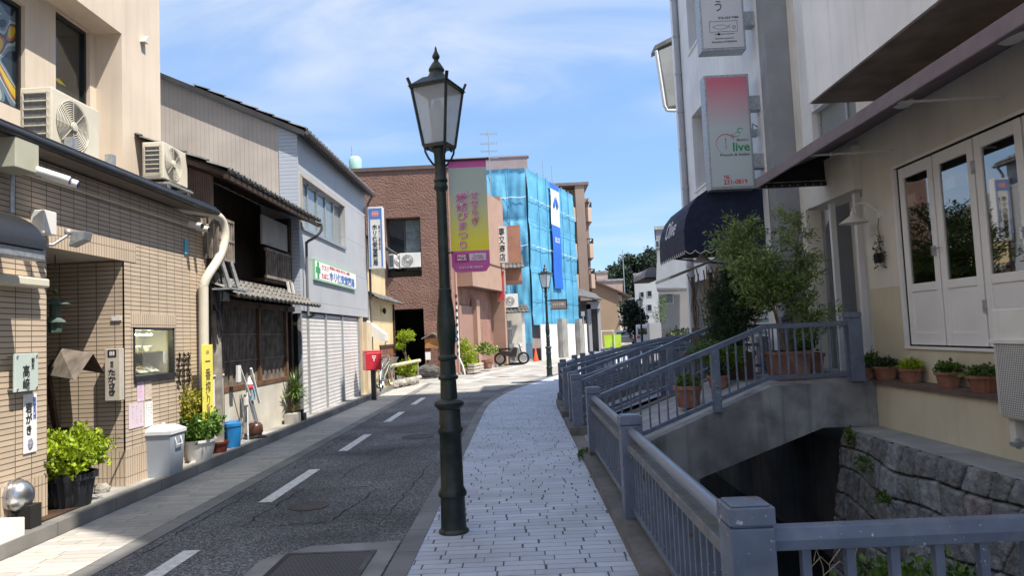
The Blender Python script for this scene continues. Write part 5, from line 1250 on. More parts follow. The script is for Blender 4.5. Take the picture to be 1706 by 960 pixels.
for k, w_ in enumerate((w1, w2)):
    g = MB(); x = XR-.10
    g.box(x, x+.05, w_[0], w_[0]+.04, w_[2], w_[3]).box(x, x+.05, w_[1]-.04, w_[1], w_[2], w_[3]).box(x, x+.05, w_[0]+.04, w_[1]-.04, w_[3]-.04, w_[3]).box(x, x+.05, w_[0]+.04, w_[1]-.04, w_[2], w_[2]+.04)
    f = g.part('window', m_blackm, t)
    g = MB(); g.box(x+.005, x+.012, w_[0]+.04, w_[1]-.04, w_[2]+.04, w_[3]-.04); g.part('pane', m_mural if k == 0 else glassmat('dark_reflecting_glass', (.02, .028, .03), .03), f)
    if k == 1:
        g = MB(); q = pz(108, 132); g.v = []; g.prism([(x+.014, q.y-.10, q.z), (x+.014, q.y+.0, q.z-.04), (x+.014, q.y+.16, q.z-.03), (x+.014, q.y+.02, q.z+.02)], (.001, 0, 0)); g.part('yellow_sticker', m_gold, f)
q = at(236, 64, X=XT)
g = MB(); g.prism([(XT, q.y-.05, q.z-.06), (XT, q.y+.06, q.z-.06), (XT, q.y+.06, q.z+.06)], (.07, 0, 0)); g.part('wall_vent', m_cream, t)
# ---- air conditioners of the restaurant
ac1 = T('outdoor_unit', 'large cream outdoor unit with a round fan on the restaurant eave', 'air conditioner', (-4.72, 7.28, 3.60), R(90), 'air conditioning outdoor units')
make_ac(ac1, .80, .32, .66, m_cream, (.66, .50, .40))
g = MB(); g.box(-.40, .35, -.163, -.161, 0, 0); 
ac2 = T('outdoor_unit', 'smaller cream outdoor unit on a steel stand at the end of the restaurant eave', 'air conditioner', (-4.72, 9.47, 3.80), R(90), 'air conditioning outdoor units')
make_ac(ac2, .68, .28, .52, m_cream, (.60, .5, .42))
g = MB()
for y in (-.28, .28): g.bar((y, -.2, -.02), (y, .2, -.02), .03, .03); g.bar((y, -.18, -.27), (y, -.18, -.03), .03, .03)
g.bar((-.34, -.2, -.035), (.34, -.2, -.035), .03, .03); g.part('stand', m_galv, ac2, True)
t = T('unit_bracket', 'pair of galvanised upright brackets holding cables in front of the large outdoor unit', 'bracket', (-4.5, 7.3, 3.53))
for y in (7.05, 7.75): g = MB(); g.box(-4.52, -4.44, y-.04, y+.04, 3.53, 3.78); g.part('upright', m_galv, t)
g = MB(); g.tube([(-4.6, 7.3, 3.6), (-4.5, 7.6, 3.62), (-4.45, 8.1, 3.57), (-4.4, 8.8, 3.56), (-4.35, 9.6, 3.52)], .03, 8); g.tube([(-4.7, 7.9, 3.72), (-4.7, 8.5, 3.70), (-4.55, 8.9, 3.6), (-4.5, 9.6, 3.55)], .025, 8); g.box(-5.1, -4.6, 8.3, 8.75, 3.68, 3.74)
g.thing('pipe_cover', 'white insulated pipes running along the restaurant eave between the two outdoor units', 'pipe', m_white, smooth=50)
# big curved cream downpipe
g = MB(); pts = [(-4.55, 9.0, 3.42), (-4.3, 9.5, 3.45), (-4.2, 9.75, 3.44), (-4.17, 9.95, 3.38), (-4.16, 10.02, 3.2), (-4.17, 9.97, 3.0), (-4.2, 9.85, 2.8), (-4.25, 9.68, 2.6), (-4.29, 9.62, 2.45), (-4.30, 9.62, 2.2), (-4.32, 9.62, .12)]
# smooth
def smooth_path(p, n=4):
    p = [Vector(a) for a in p]; out = []
    for i in range(len(p)-1):
        p0, p1, p2, p3 = p[max(i-1, 0)], p[i], p[i+1], p[min(i+2, len(p)-1)]
        for k in range(n):
            t_ = k/n; out.append(.5*((2*p1)+(-p0+p2)*t_+(2*p0-5*p1+4*p2-p3)*t_*t_+(-p0+3*p1-3*p2+p3)*t_**3))
    return out+[p[-1]]
g.tube(smooth_path(pts), .062, 12); g.thing('downpipe', 'thick cream downpipe curving off the restaurant eave to the pavement', 'downpipe', m_cream, smooth=60)
g = MB(); g.box(-4.42, -4.26, 4.7, 6.4, 2.20, 2.28); g.thing('cable_trunking', 'short cream cable trunking on the tiled wall left of the entrance', 'trunking', m_cream, bevel=.015)
# utility boxes, cameras, lamps
def pw(px, py, X=-4.3): return at(px, py, X=X)
a, b = pw(10, 243, -4.2), pw(50, 278, -4.2)
g = MB(); g.box(-4.36, -4.12, a.y, b.y, 3.16, 3.42); g.thing('junction_box', 'square grey green metal box fixed under the eave gutter', 'junction box', mat('grey_green_metal', (.42, .42, .33), .5, .08), bevel=.008)
a = pw(70, 370, -4.35)
g = MB(); g.box(-4.40, -4.27, a.y-.09, a.y+.09, a.z-.12, a.z+.10); g.thing('junction_box', 'small white box on the tiled wall beside the barrel shaped lamp', 'junction box', m_white, bevel=.01)
t = T('security_lamp', 'pair of white tube lamps pointing out below the grey green box', 'lamp', pw(60, 290))
a = pw(48, 285, -4.2)
for dy, dx in ((0, 0), (.16, -.03)):
    g = MB(); g.cyl((a.x+dx+.05, a.y+dy, a.z+.01), (a.x+.28+dx, a.y+.12+dy, a.z-.07), .04, .036, 12); g.part('lamp_head', m_white, t, smooth=50)
    g = MB(); g.cyl((a.x+.275+dx, a.y+.118+dy, a.z-.068), (a.x+.29+dx, a.y+.125+dy, a.z-.073), .032, n=12); g.part('lens', mat('lens_blue', (.03, .05, .15), .2, 0), t)
g = MB(); q = pw(40, 350, -4.36); g.tube([(-4.36, a.y+.02, a.z), (-4.36, a.y+.02, q.z-.05)], .018, 6); g.part('stem', m_galv, t)
t = T('barrel_wall_lamp', 'black half barrel shaped lamp hood at the left edge above the wall sign', 'wall lamp', (-4.1, 5.4, 2.7))
a = pw(62, 404, -4.0)
yc1 = pw(62, 380, -4.02).y; zt = 2.80
g = MB(); n = 10; r = .17
arcp = [(-4.38+.44*math.sin(R(90*i/n)), zt-.33+.33*math.cos(R(90*i/n))) for i in range(n+1)]
g.prism([(x, yc1, z) for x, z in [(-4.38, zt-.33)]+arcp], (0, -1.2, 0)); g.part('hood', m_blackm, t, smooth=30)
g = MB(); g.box(-4.10, -3.96, yc1-1.2, yc1+.012, zt-.42, zt-.332); g.part('lamp_case', m_galv, t, bevel=.01)
t = T('floodlight', 'small grey floodlight on a curved arm above the entrance corner', 'floodlight', pw(95, 395))
a = pw(85, 392, -4.35); b = pw(100, 385, -4.15)
g = MB(); g.tube([(-4.40, a.y-.18, a.z-.1), (-4.30, a.y-.05, a.z-.1), (-4.22, a.y+.04, a.z+.0)], .014, 8); g.ball((-4.22, a.y+.05, a.z+.03), .035, 8, 6); g.part('arm', m_galv, t, smooth=60)
g = MB(); g.prism([(-4.24, a.y+.08, a.z-.10), (-4.10, a.y+.08, a.z-.04), (-4.08, a.y+.08, a.z+.04), (-4.20, a.y+.08, a.z+.05)], (0, .13, 0)); g.part('lamp_head', m_galv, t, bevel=.005)
for (px, py, l) in ((331, 376, 'white security camera under the eave end, left one'), (343, 382, 'white security camera beside the curved downpipe, right one')):
    a = pw(px, py, -4.2); tt = T('security_camera', l, 'camera', a, 0, 'security cameras at the eave end')
    g = MB(); g.cyl((a.x-.12, a.y, a.z+.03), (a.x+.05, a.y-.02, a.z-.01), .04, n=12); g.part('camera_body', m_white, tt, smooth=50)
    g = MB(); g.cyl((a.x+.05, a.y-.02, a.z-.01), (a.x+.06, a.y-.022, a.z-.012), .034, n=12); g.part('lens', m_black, tt)
# ---- signs on the restaurant
def plate(name, label, X, y0, y1_, z0, z1, th, mt, cat='sign', group=None, bevel=.004):
    t = T(name, label, cat, (X, (y0+y1_)/2, z0), 0, group); g = MB(); g.box(X-th, X, y0, y1_, z0, z1); g.part('panel', mt, t, bevel=bevel); return t
a, b = at(23, 590, X=-4.33), at(62, 652, X=-4.33)
t = plate('name_plaque', 'square pale glass name plaque with brush writing left of the entrance', -4.32, a.y, b.y, b.z+.01, a.z, .02, mat('pale_glass_plaque', (.50, .58, .55), .15, .04))
yc = (a.y+b.y)/2; zc = (a.z+b.z)/2; hw = (b.y-a.y)/2
text('高﨑', (-4.318, yc-.01, zc-.04), RY, UZ, .14, m_black, t, True, fit=(.085, .22)); text('割烹', (-4.318, yc+hw*.5, zc+.08), RY, UZ, .06, m_black, t, True, fit=(.035, .10))
for y in (a.y+.025, b.y-.025):
    for z in (b.z+.035, a.z-.025): g = MB(); g.cyl((XL, y, z), (-4.31, y, z), .009, n=8); g.part('standoff', m_chrome, t)
a, b = at(39, 658, X=-4.39), at(61, 752, X=-4.39)
t = plate('oyster_poster', 'narrow white poster with black writing and a small oyster picture under the plaque', -4.388, a.y, b.y, b.z, a.z, .004, m_whitei, 'poster', bevel=0)
yc = (a.y+b.y)/2; w_ = b.y-a.y; H = a.z-b.z
text('岩がき', (-4.387, yc-w_*.12, b.z+H*.58), RY, UZ, .1, m_black, t, True, fit=(w_*.48, H*.55), bold=.02); text('能登天然', (-4.387, yc+w_*.32, b.z+H*.75), RY, UZ, .1, m_blue, t, True, fit=(w_*.22, H*.38))
g = MB(); g.ball((-4.387, yc+.0, b.z+H*.14), .045, 12, 8, (.03, .8, 1.1), .12, random.Random(2)); g.part('oyster_picture', mat('oyster_print', (.35, .33, .42), .6, .5, 40), t)
a, b = at(175, 583, X=-4.15), at(201, 667, X=-4.15)
t = T('hanging_name_sign', 'pale wooden box sign with brush writing right of the small shingled hood', 'sign', (-4.15, a.y, b.z))
yy = 7.84; a, b = at(174, 582, Y=yy-.1), at(200, 668, Y=yy-.1)
g = MB(); g.box(a.x, b.x, yy-.10, yy-.01, b.z, a.z); g.part('panel', mat('pale_sign_wood', (.50, .45, .38), .6, .1, 6), t, bevel=.006)
xc = (a.x+b.x)/2; H = a.z-b.z; W = b.x-a.x; yf = yy-.101
text('たかさき', (xc+.0, yf, b.z+H*.36), RX, UZ, .1, m_black, t, True, fit=(W*.5, H*.50), bold=.015); text('味処', (xc-.0, yf, b.z+H*.71), RX, UZ, .05, m_black, t, True, fit=(W*.2, H*.11))
g = MB(); g.box(xc-W*.28, xc+W*.28, yf-.002, yf, b.z+H*.84, b.z+H*.98); g.part('crest', m_black, t)
g = MB()
for k in (-.12, 0, .12): g.box(xc+W*k-W*.035, xc+W*k+W*.035, yf-.004, yf-.002, b.z+H*.87, b.z+H*.95)
g.part('crest_bars', m_whitei, t)
# small shingled hood over a lantern
t = T('shingled_hood', 'small weathered gabled wooden hood in front of the entrance recess', 'canopy', (-4.7, 7.4, 1.6))
A = at(99, 580, Y=7.5); B = at(152, 588, Y=7.2); C1 = at(122, 632, Y=7.05); D1 = at(79, 625, Y=7.35); E1_ = at(171, 622, Y=7.6)
g = MB(); rx0, rz = -5.15, 1.73
rid0 = Vector((-5.12, 7.62, 1.66)); 
A, B, C1, D1 = A, at(152, 588, Y=7.25), at(122, 632, Y=7.05), at(79, 625, Y=7.4)
n_ = (B-A).cross(D1-A).normalized()*.025
g.prism([A, B, C1, D1], n_); F1 = at(171, 622, Y=7.55); F0 = A+(F1-B)
g.part('roof_slope', m_woodg, t); g = MB(); g.prism([A, B, F1, F0], n_*.9); g.part('roof_slope', m_wood, t)
g = MB(); g.bar((A+D1)/2, ((A+D1)/2).x and Vector((-5.2, 7.8, (A.z+D1.z)/2-.1)), .04, .04); g.bar(D1, Vector((D1.x, D1.y+.2, .55)), .05, .05); g.part('support', m_wood, t)
q = at(95, 500, Y=7.55)
t = T('bronze_lantern', 'tiered green bronze lantern hanging in the dark entrance recess', 'lantern', (-4.95, 7.45, 2.0))
lx, ly = at(92, 520, Y=7.2).x, 7.2
g = MB()
for z, r in ((at(92, 508, Y=7.2).z, .14), (at(92, 538, Y=7.2).z, .10)): g.lathe([(r, z), (r*.96, z+.015), (.045, z+.06), (.03, z+.07)], 8, (lx, ly, 0))
g.part('tier_roof', mat('verdigris', (.09, .14, .11), .6, .3, 10), t); z = at(92, 538, Y=7.2).z
g = MB(); g.lathe([(.06, -.10), (.07, 0)], 8, (lx, ly, z)); g.lathe([(.05, .06), (.055, .20)], 8, (lx, ly, z)); g.ball((lx, ly, z+.32), .025); g.tube([(lx, ly, z+.3), (lx, ly, 2.62)], .006, 5); g.part('lantern_body', mat('verdigris'), t) if 'verdigris' not in MATS else g.part('lantern_body', MATS['verdigris'], t)
g = MB(); a = at(95, 715, Y=7.5); g.tube([(a.x-.3, 7.5, a.z), (at(129, 717, Y=7.5).x, 7.5, a.z-.02)], .022, 10); g.thing('handrail_stub', 'short black handrail stub in the entrance recess above the bush', 'handrail', m_blackm)
g = MB(); a, b = at(186, 528, Y=7.85), at(202, 534, Y=7.85); g.box(a.x, b.x, 7.845, 7.858, b.z, a.z); g.thing('nameplate', 'tiny white nameplate on the recess wall above the wooden box sign', 'nameplate', m_white)
# posters below the display window
for i, (x0, x1_, y0, y1_, c, l) in enumerate(((229, 241, 632, 668, (.70, .52, .66), 'lilac notice on the upper left below the display window'), (242, 253, 630, 665, (.62, .52, .42), 'beige notice on the upper right below the display window'), (215, 240, 674, 710, (.66, .56, .62), 'pale pink notice on the lower left below the display window'), (241, 255, 671, 709, (.72, .72, .70), 'white notice with faint writing on the lower right below the display window'))):
    a, b = at(x0, y0, X=XL+.01), at(x1_, y1_, X=XL+.01)
    t = plate('wall_notice', l, XL+.008, a.y, b.y, b.z, a.z, .004, mat('paper%d' % i, c, .8, .05), 'notice', 'paper notices below the display window', 0)
    g = MB(); rr = random.Random(i)
    for k in range(3 if i else 2):
        y = a.y+(b.y-a.y)*(.25+.28*k)
        for q in range(7):
            z = a.z-(a.z-b.z)*(.12+.11*q); g.box(XL+.0085, XL+.009, y-.012, y+.012*rr.random(), z-.012*rr.random(), z)
    g.part('writing', mat('faint_ink', (.35, .25, .4), .7, .2) if i < 3 else mat('faint_ink2', (.3, .3, .3), .7, .2), t)
g = MB(); rr = random.Random(6); a = at(296, 592, X=XL+.03); yb = at(318, 640, X=XL+.03).y; zb = at(318, 640, X=XL+.03).z
for k in range(3):
    y = a.y+.05+k*.13; z = a.z
    while z > zb:
        for q in range(2): g.bar((XL+.03, y-.04+rr.uniform(-.015, .015), z+rr.uniform(-.01, .01)), (XL+.03, y+.04+rr.uniform(-.02, .02), z+rr.uniform(-.02, .02)), .012, .012); 
        g.bar((XL+.03, y+rr.uniform(-.03, .03), z+.03), (XL+.03, y+rr.uniform(-.03, .03), z-.04), .012, .010); z -= .07
    g.bar((XL+.025, y, a.z), (XL+.025, y, zb), .006, .006)
g.thing('iron_lettering_ornament', 'black wrought iron brush lettering mounted on the tiled wall above the shrub', 'wall ornament', m_blackm)
g = MB(); a, b = at(308, 398, X=XL+.02), at(314, 424, X=XL+.02); g.box(XL, XL+.02, a.y, b.y, b.z, a.z); g.thing('blue_plate', 'small light blue plate high on the tiled wall near the downpipe', 'plate', mat('sky_plate', (.1, .4, .6), .5, .1))
# pavement objects
a = at(118, 848, X=-4.3); bx, by = -4.47, 6.55
t = pot('ribbed_planter', 'ribbed charcoal planter with a bright lime green bush at the entrance', -4.42, at(118, 850, X=-4.42).y, .115, .215, .33, mat('charcoal_pot', (.025, .028, .034), .4, .2), ribs=True)
x, y = -4.42, at(118, 850, X=-4.42).y
g = MB(); leaves(g, [(x, y, .66, .30, .32, .20), (x+.05, y-.14, .60, .22, .2, .18), (x, y+.18, .62, .24, .2, .18)], 4200, .052, .6, 71, .5, .45); g.part('foliage', m_leaf_b, t)
g = MB(); leaves(g, [(-4.62, 7.05, .34, .18, .16, .16)], 900, .04, .4, 72, .4, .3); g.thing('fern_tuft', 'small bright fern tuft on the ground behind the ribbed planter', 'plant', m_leaf_b)
rr = random.Random(11)
for i, (x, y, s, l) in enumerate(((-4.6, 7.05, .11, 'largest rough grey stone beside the fern'), (-4.55, 7.3, .09, 'middle rough grey stone at the entrance'), (-4.5, 7.58, .08, 'small rough stone against the recess wall'))):
    g = MB(); g.ball((x, y, .11+s*.5), s, 10, 7, (1, 1.1, .75), .13, rr); g.thing('rough_stone', l, 'stone', mat('rough_stone', (.33, .31, .27), .9, .3, 8, bump=.6), group='rough stones at the entrance')
g = MB(); g.box(-4.5, -4.28, at(100, 855, X=-4.3).y-.25, at(140, 850, X=-4.3).y+.02, .115, .135); g.thing('brown_tile', 'flat brown tile lying under the ribbed planter', 'tile', m_wood) 
a = at(38, 850, X=-4.32)
t = T('dome_vent', 'shiny silver dome wall vent near the ground at the left edge', 'vent', (-4.35, a.y, .15))
g = MB(); c = Vector((-4.36, a.y, .40)); g.ball(c, .125, 20, 14, (.95, 1, 1.1)); g.part('dome', m_chrome, t, smooth=180)
g = MB(); g.cyl((-4.40, a.y, .40), (-4.365, a.y, .40), .145, n=24); g.part('flange', m_chrome, t, smooth=50); g = MB(); g.box(-4.35, -4.22, a.y-.05, a.y+.09, .12, .32); g.part('outlet', m_dark, t)
g = MB(); b = at(32, 872, X=-4.2); g.box(-4.4, -4.15, b.y-1.2, b.y, .115, .27); g.thing('white_block', 'white painted low block at the bottom left corner of the wall', 'block', m_white, bevel=.01)
def bin_(name, label, x, y, r, h, mt, lidm):
    t = T(name, label, 'bin', (x, y, .115)); k = 4
    def rect(s, z): return [(x-s, y-s*1.05, z), (x+s, y-s*1.05, z), (x+s, y+s*1.05, z), (x-s, y+s*1.05, z)]
    g = MB(); a, b = rect(r*.86, .118), rect(r, .115+h); g.poly(a[::-1])
    for i in range(4): g.quad(a[i], a[(i+1) % 4], b[(i+1) % 4], b[i])
    g.part('bin_body', mt, t, bevel=.03)
    g = MB(); c = rect(r*1.08, .115+h-.01); d = rect(r*1.08, .115+h+.03); e = rect(r*.55, .115+h+.085); g.poly(e)
    for p, q in ((c, d), (d, e)):
        for i in range(4): g.quad(p[i], p[(i+1) % 4], q[(i+1) % 4], q[i])
    g.poly(c[::-1]); g.ball((x, y, .115+h+.09), .025, 8, 6); l = g.part('lid', lidm, t, bevel=.01)
    g = MB(); g.tube([(x+r*.98, y-.07, h+.06), (x+r+.02, y-.065, h-.03), (x+r+.02, y+.065, h-.03), (x+r*.98, y+.07, h+.06)], .01, 6); g.part('handle', m_white, t); return t
a = at(286, 790, X=-4.22); bin_('dustbin', 'grey blue plastic dustbin with a white lid beside the planter', -4.28, a.y-.06, .17, .50, mat('bin_grey', (.30, .34, .40), .5, .08), mat('bin_lid', (.62, .64, .66), .45, .05))
y = at(334, 772, X=-4.28).y
t = T('white_planter', 'white oval planter with a leafy green shrub between the dustbin and the red pot', 'plant pot', (-4.3, y, .115))
g = MB(); g.lathe([(.15, 0), (.16, .02), (.21, .24), (.23, .25), (.23, .28), (.20, .28), (.19, .24)], 24, (-4.3, y, .115)); g.box(-4.33, -4.27, y-.2, y-.14, .10, .13); g.part('container', m_white, t, smooth=40)
g = MB(); leaves(g, [(-4.3, y+.05, .58, .24, .34, .20), (-4.32, y-.12, .56, .18, .22, .18), (-4.26, y+.25, .50, .14, .18, .13)], 2600, .06, .6, 73, .5, .4); g.part('foliage', m_leaf_m if False else mat('fresh_leaf', (.09, .19, .03), .45, .1, 5, island=True, trans=.2), t)
g = MB(); leaves(g, [(-4.34, y-.12, .92, .14, .2, .18), (-4.36, y-.18, .75, .12, .15, .12)], 800, .05, .5, 74, .5, .3); g.part('yellow_foliage', m_leaf_y, t)
y = at(364, 762, X=-4.3).y; pot('red_pot', 'small shiny dark red pot between the white planter and the blue bucket', -4.3, y+.02, .115, .13, .16, mat('red_glaze', (.16, .035, .02), .25, .2))
for (px, l, z) in ((386, 'blue plastic bucket beside the red pot, nearer one', 0), (397, 'blue plastic bucket partly hidden behind the nearer one', 0)):
    a = at(px+3, 752, X=-4.28); t = T('blue_bucket', l, 'bucket', (-4.3 if px < 390 else -4.42, a.y+.03, .115), 0, 'blue buckets on the left pavement')
    g = MB(); g.lathe([(.105, 0), (.125, .30), (.135, .31), (.135, .34), (.12, .34), (.115, .3)], 22); g.part('bucket_body', mat('blue_plastic', (.015, .17, .42), .4, .1), t, True, smooth=40)
    g = MB(); g.lathe([(.115, .335), (.115, .35), (.03, .365), (.001, .366)], 22); g.part('lid', mat('blue_plastic'), t, True) if False else g.part('lid', MATS['blue_plastic'], t, True)
# utility pole with the yellow banner and cables
yp = 10.02; t = T('utility_pole', 'weathered grey pole wrapped with cables between the restaurant and the old wooden house', 'pole', (-4.33, yp, .11))
g = MB(); g.tube([(-4.36, yp+.12, .11), (-4.37, yp+.12, 2.9)], [.085, .07], 12); g.part('shaft', mat('pole_grey', (.27, .25, .22), .85, .3, 6, streak=.6), t, smooth=60)
g = MB(); rr = random.Random(5)
for i in range(16):
    p = []; z = 3.2
    ph = rr.uniform(0, 6); a0 = rr.uniform(.07, .13)
    for k in range(9): p.append((-4.34+a0*math.cos(ph+k*.6)*.7+.02, yp+.12+a0*math.sin(ph+k*.5)-.02, 3.2-k*.17*rr.uniform(.8, 1.1)))
    g.tube(p, rr.choice((.006, .010, .014)), 5)
g.part('cable', m_blackm, t)
g = MB(); g.box(-4.30, -4.2, yp+.1, yp+.22, 2.25, 2.55); g.part('terminal_box', m_galv, t)
a, b = at(334, 575, X=-4.22), at(354, 706, X=-4.22)
t = plate('yellow_banner', 'tall yellow vertical banner sign tied to the grey pole', -4.20, a.y, b.y, b.z, a.z, .01, mat('banner_yellow', (.80, .72, .12), .5, .03), 'banner')
H = a.z-b.z; yc = (a.y+b.y)/2; W = b.y-a.y
text('一番搾り', (-4.199, yc, b.z+H*.52), RY, UZ, .1, mat('brown_ink', (.1, .07, .03), .6, 0), t, True, fit=(W*.45, H*.56))
g = MB(); g.lathe([(.05, 0), (.06, .05), (.055, .16), (.065, .2), (.03, .23)], 12, (0, 0, 0)); g.v = [(-4.199+.002*z, yc+x*.8, b.z+.02+z) for x, y, z in g.v]; g.part('mug_print', mat('mug_print', (.75, .5, .3), .5, .3, 9), t)
g = MB(); g.ball((-4.198, yc, a.z-.1), .05, 8, 6, (.02, 1, .5)); g.part('emblem', mat('emblem_gold', (.4, .3, .1), .5, .2), t)

# ------------------------------------------------------------------ left: old wooden house
t = WH = T('old_wooden_house', 'old dark timber house with tiled roofs and lattice front beside the tiled restaurant', 'building', (-5.5, 12.2, 0))
HY0, HY1 = 10.3, 14.2
g = MB(); kawara(g, (-3.98, 9.75, 4.05), (-3.98, 14.35, 4.05), (-6.8, 9.75, 5.25), (-6.8, 14.35, 5.25), .22, 9); g.part('upper_roof', m_kawara, t)
g = MB()
for i in range(14): y = 9.8+i*.345; g.bar((-4.0, y, 3.98), (-5.1, y, 4.43), .05, .06)
g.box(-4.05, -4.0, 9.75, 14.35, 3.94, 4.0); g.part('rafter', m_wood, t)
g = MB(); kawara(g, (-3.98, 9.95, 2.31), (-3.98, 14.15, 2.31), (-4.75, 9.95, 2.70), (-4.75, 14.15, 2.70), .21, 4); g.part('lower_roof', mat('pale_roof_tile', (.17, .16, .145), .6, .35, 6, dirt=(.1, .1, .09), dirt_amt=.6, dscale=9), t)
g = MB(); g.box(-9, -5.15, 10.0, 14.18, 2.3, 4.4); g.box(-9, -5.0, 10.0, 14.18, .1, 2.3); g.part('body', m_wood, t)
g = MB(); g.box(-5.2, -4.55, 14.08, 14.19, .1, 4.1); g.part('side_wall', m_wood, t); g = MB(); g.box(-5.2, -4.5, 10.05, 10.15, .1, 2.3); g.part('side_wall', m_wood, t)
# lower front
g = MB(); g.box(-4.62, -4.48, 10.66, 13.55, .1, .90); g.part('plaster_base', mat('cream_plaster', (.56, .52, .44), .85, .12, 2, dirt=(.3, .25, .2), dirt_amt=.6), t)
g = MB()
for y in (10.62, 12.2, 13.6): g.box(-4.6, -4.48, y-.05, y+.05, .9 if y > 10.7 else .1, 2.3)
g.box(-4.6, -4.47, 10.6, 13.65, .9, .98); g.box(-4.6, -4.48, 10.6, 14.1, 2.22, 2.32); g.part('timber_frame', mat('brown_timber', (.14, .07, .035), .7, .3, 5, streak=.4), t)
g = MB(); y = 10.7
while y < 13.55: g.box(-4.56, -4.535, y-.012, y+.012, .98, 2.22); y += .058
for z in (1.36, 1.78): g.box(-4.535, -4.52, 10.67, 13.55, z-.012, z+.012)
g.part('lattice', m_woodg, t)
g = MB(); g.box(-4.72, -4.66, 10.6, 13.6, .9, 2.25); g.part('lattice_backing', m_dark, t)
g = MB()
for k in range(9): g.box(-4.66, -4.64, 13.66+k*.048, 13.685+k*.048, .3, 2.2)
g.part('door_lattice', m_wood, t)
g = MB(); g.box(-4.62, -4.58, 10.15, 10.58, 1.15, 2.3); g.part('shutter_box', mat('grey_board', (.25, .24, .22), .8, .1), t)
# upper front things
g = MB(); q1, q2 = at(437, 372, X=-4.58), at(493, 415, X=-4.58); g.box(-4.62, -4.58, q1.y, min(q2.y, 14.05), 3.42, 4.0-.05); g.part('white_board', mat('dull_white_board', (.42, .40, .37), .8, .1), t)
g = MB()
for k in range(14): g.box(-4.55, -4.53, 12.72+k*.1, 12.76+k*.1, 2.85, 3.35)
for k in range(5): g.box(-4.95+k*.09, -4.91+k*.09, 14.0, 14.02, 2.8, 3.4)
g.box(-4.57, -4.52, 12.7, 14.1, 2.8, 2.86); g.box(-4.57, -4.52, 12.7, 14.1, 3.3, 3.35); g.part('balcony_fence', m_woodg, t)
g = MB(); g.box(-5.0, -4.55, 12.7, 14.05, 2.74, 2.80); g.part('balcony_floor', m_wood, t)
g = MB()
for y in (13.75, 14.0): g.bar((-4.42, y, 2.35), (-4.5, y, 2.8), .04, .04)
g.part('balcony_strut', m_white, t)
g = MB(); a, b = at(313, 340, Y=10.55), at(360, 268, Y=10.55)
k = 22
for i in range(k): x = -5.3+i*.75/k; g.box(x, x+.018, 10.53, 10.56, 3.35, 4.35)
g.box(-5.3, -4.55, 10.55, 10.58, 3.35, 4.35); g.part('corrugated_panel', mat('pinkish_corrugated', (.36, .28, .28), .7, .15, 5, streak=.4), t)
# grey building's drain pipe at the junction
g = MB(); g.tube(smooth_path([(-3.98, 14.35, 4.02), (-3.98, 14.38, 3.9), (-4.1, 14.38, 3.75), (-4.28, 14.38, 3.65), (-4.3, 14.38, 3.5), (-4.3, 14.38, 2.25), (-4.25, 14.3, 2.12), (-4.1, 14.1, 2.15)]), .028, 8); g.thing('downpipe', 'thin grey downpipe between the wooden house and the grey building', 'downpipe', mat('dull_grey_pipe', (.15, .16, .16), .6, .1), smooth=60)
# latticed cover with unit above the lower roof
t = T('latticed_unit_cover', 'weathered wooden lattice box on grey legs above the lower tiled roof', 'lattice box', (-4.3, 10.75, 2.6))
a, b = at(363, 430, X=-4.2), at(388, 372, X=-4.2)
g = MB()
for k in range(8):
    y = a.y+(b.y-a.y)*k/7; g.box(-4.21, -4.19, y-.018, y+.018, a.z, b.z)
for z in (a.z, (a.z+b.z)/2, b.z): g.box(-4.20, -4.18, a.y, b.y, z-.02, z+.02)
for k in range(4): x = -4.5+k*.09; g.box(x, x+.05, a.y-.01, a.y+.01, a.z, b.z)
g.part('lattice', m_woodg, t)
g = MB(); g.box(-4.5, -4.25, a.y+.04, b.y-.04, a.z+.05, b.z-.08); g.part('unit', m_cream, t)
g = MB()
for y in (a.y+.1, b.y-.12): g.bar((-4.2, y, a.z), (-4.12, y+.12, 2.40), .045, .045)
g.box(-4.3, -4.02, a.y+.02, b.y+.12, 2.395, 2.42); g.part('leg', m_galv, t)
g = MB(); a = at(360, 695, X=-4.4); y0, y1_ = at(354, 650, X=-4.3).y, at(379, 650, X=-4.3).y; 
g.box(-4.42, -4.36, y0, y1_, .11, 1.18); 
for k in range(3): g.box(-4.36, -4.352, y0+.02+k*(y1_-y0)/3, y0+.03+k*(y1_-y0)/3, .14, 1.15)
g.box(-4.43, -4.34, y0, y1_, 1.18, 1.2); g.thing('white_panel_fence', 'tall white panel screen beside the yellow banner', 'fence', m_white)
# cluttered stand with brooms, round machine and planks
t = T('tripod_stand', 'metal tripod stand cluttered with brooms, papers and a red cap in front of the lattice', 'stand', (-4.35, 11.3, .115))
c = Vector((-4.33, at(413, 715, X=-4.33).y, .115))
g = MB()
for dx, dy in ((.1, -.25), (.1, .3), (-.12, .05)): g.bar(c+Vector((dx, dy, 0)), c+Vector((0, 0, .75)), .018, .018)
g.bar(c+Vector((.08, -.12, .3)), c+Vector((.08, .14, .3)), .012, .012); g.bar(c+Vector((0, 0, .7)), c+Vector((0, 0, 1.0)), .02, .02)
for k in range(4): g.bar(c+Vector((.05, .32+.04*k, 0)), c+Vector((-.05, .05+.05*k, .85)), .014, .014)
g.part('leg', m_galv, t)
g = MB(); g.bar(c+Vector((.02, -.32, 1.15)), c+Vector((.06, -.05, .7)), .03, .015); g.box(c.x, c.x+.03, c.y-.42, c.y-.3, 1.05, 1.3); g.box(c.x+.02, c.x+.05, c.y-.2, c.y-.08, .68, .8); g.bar(c+Vector((.06, .02, 1.12)), c+Vector((.06, .35, .55)), .03, .03); g.part('white_bracket', m_white, t)
g = MB(); g.ball(c+Vector((.03, .02, .83)), .055, 12, 8, (1, 1, 1)); g.part('red_cap', m_red, t)
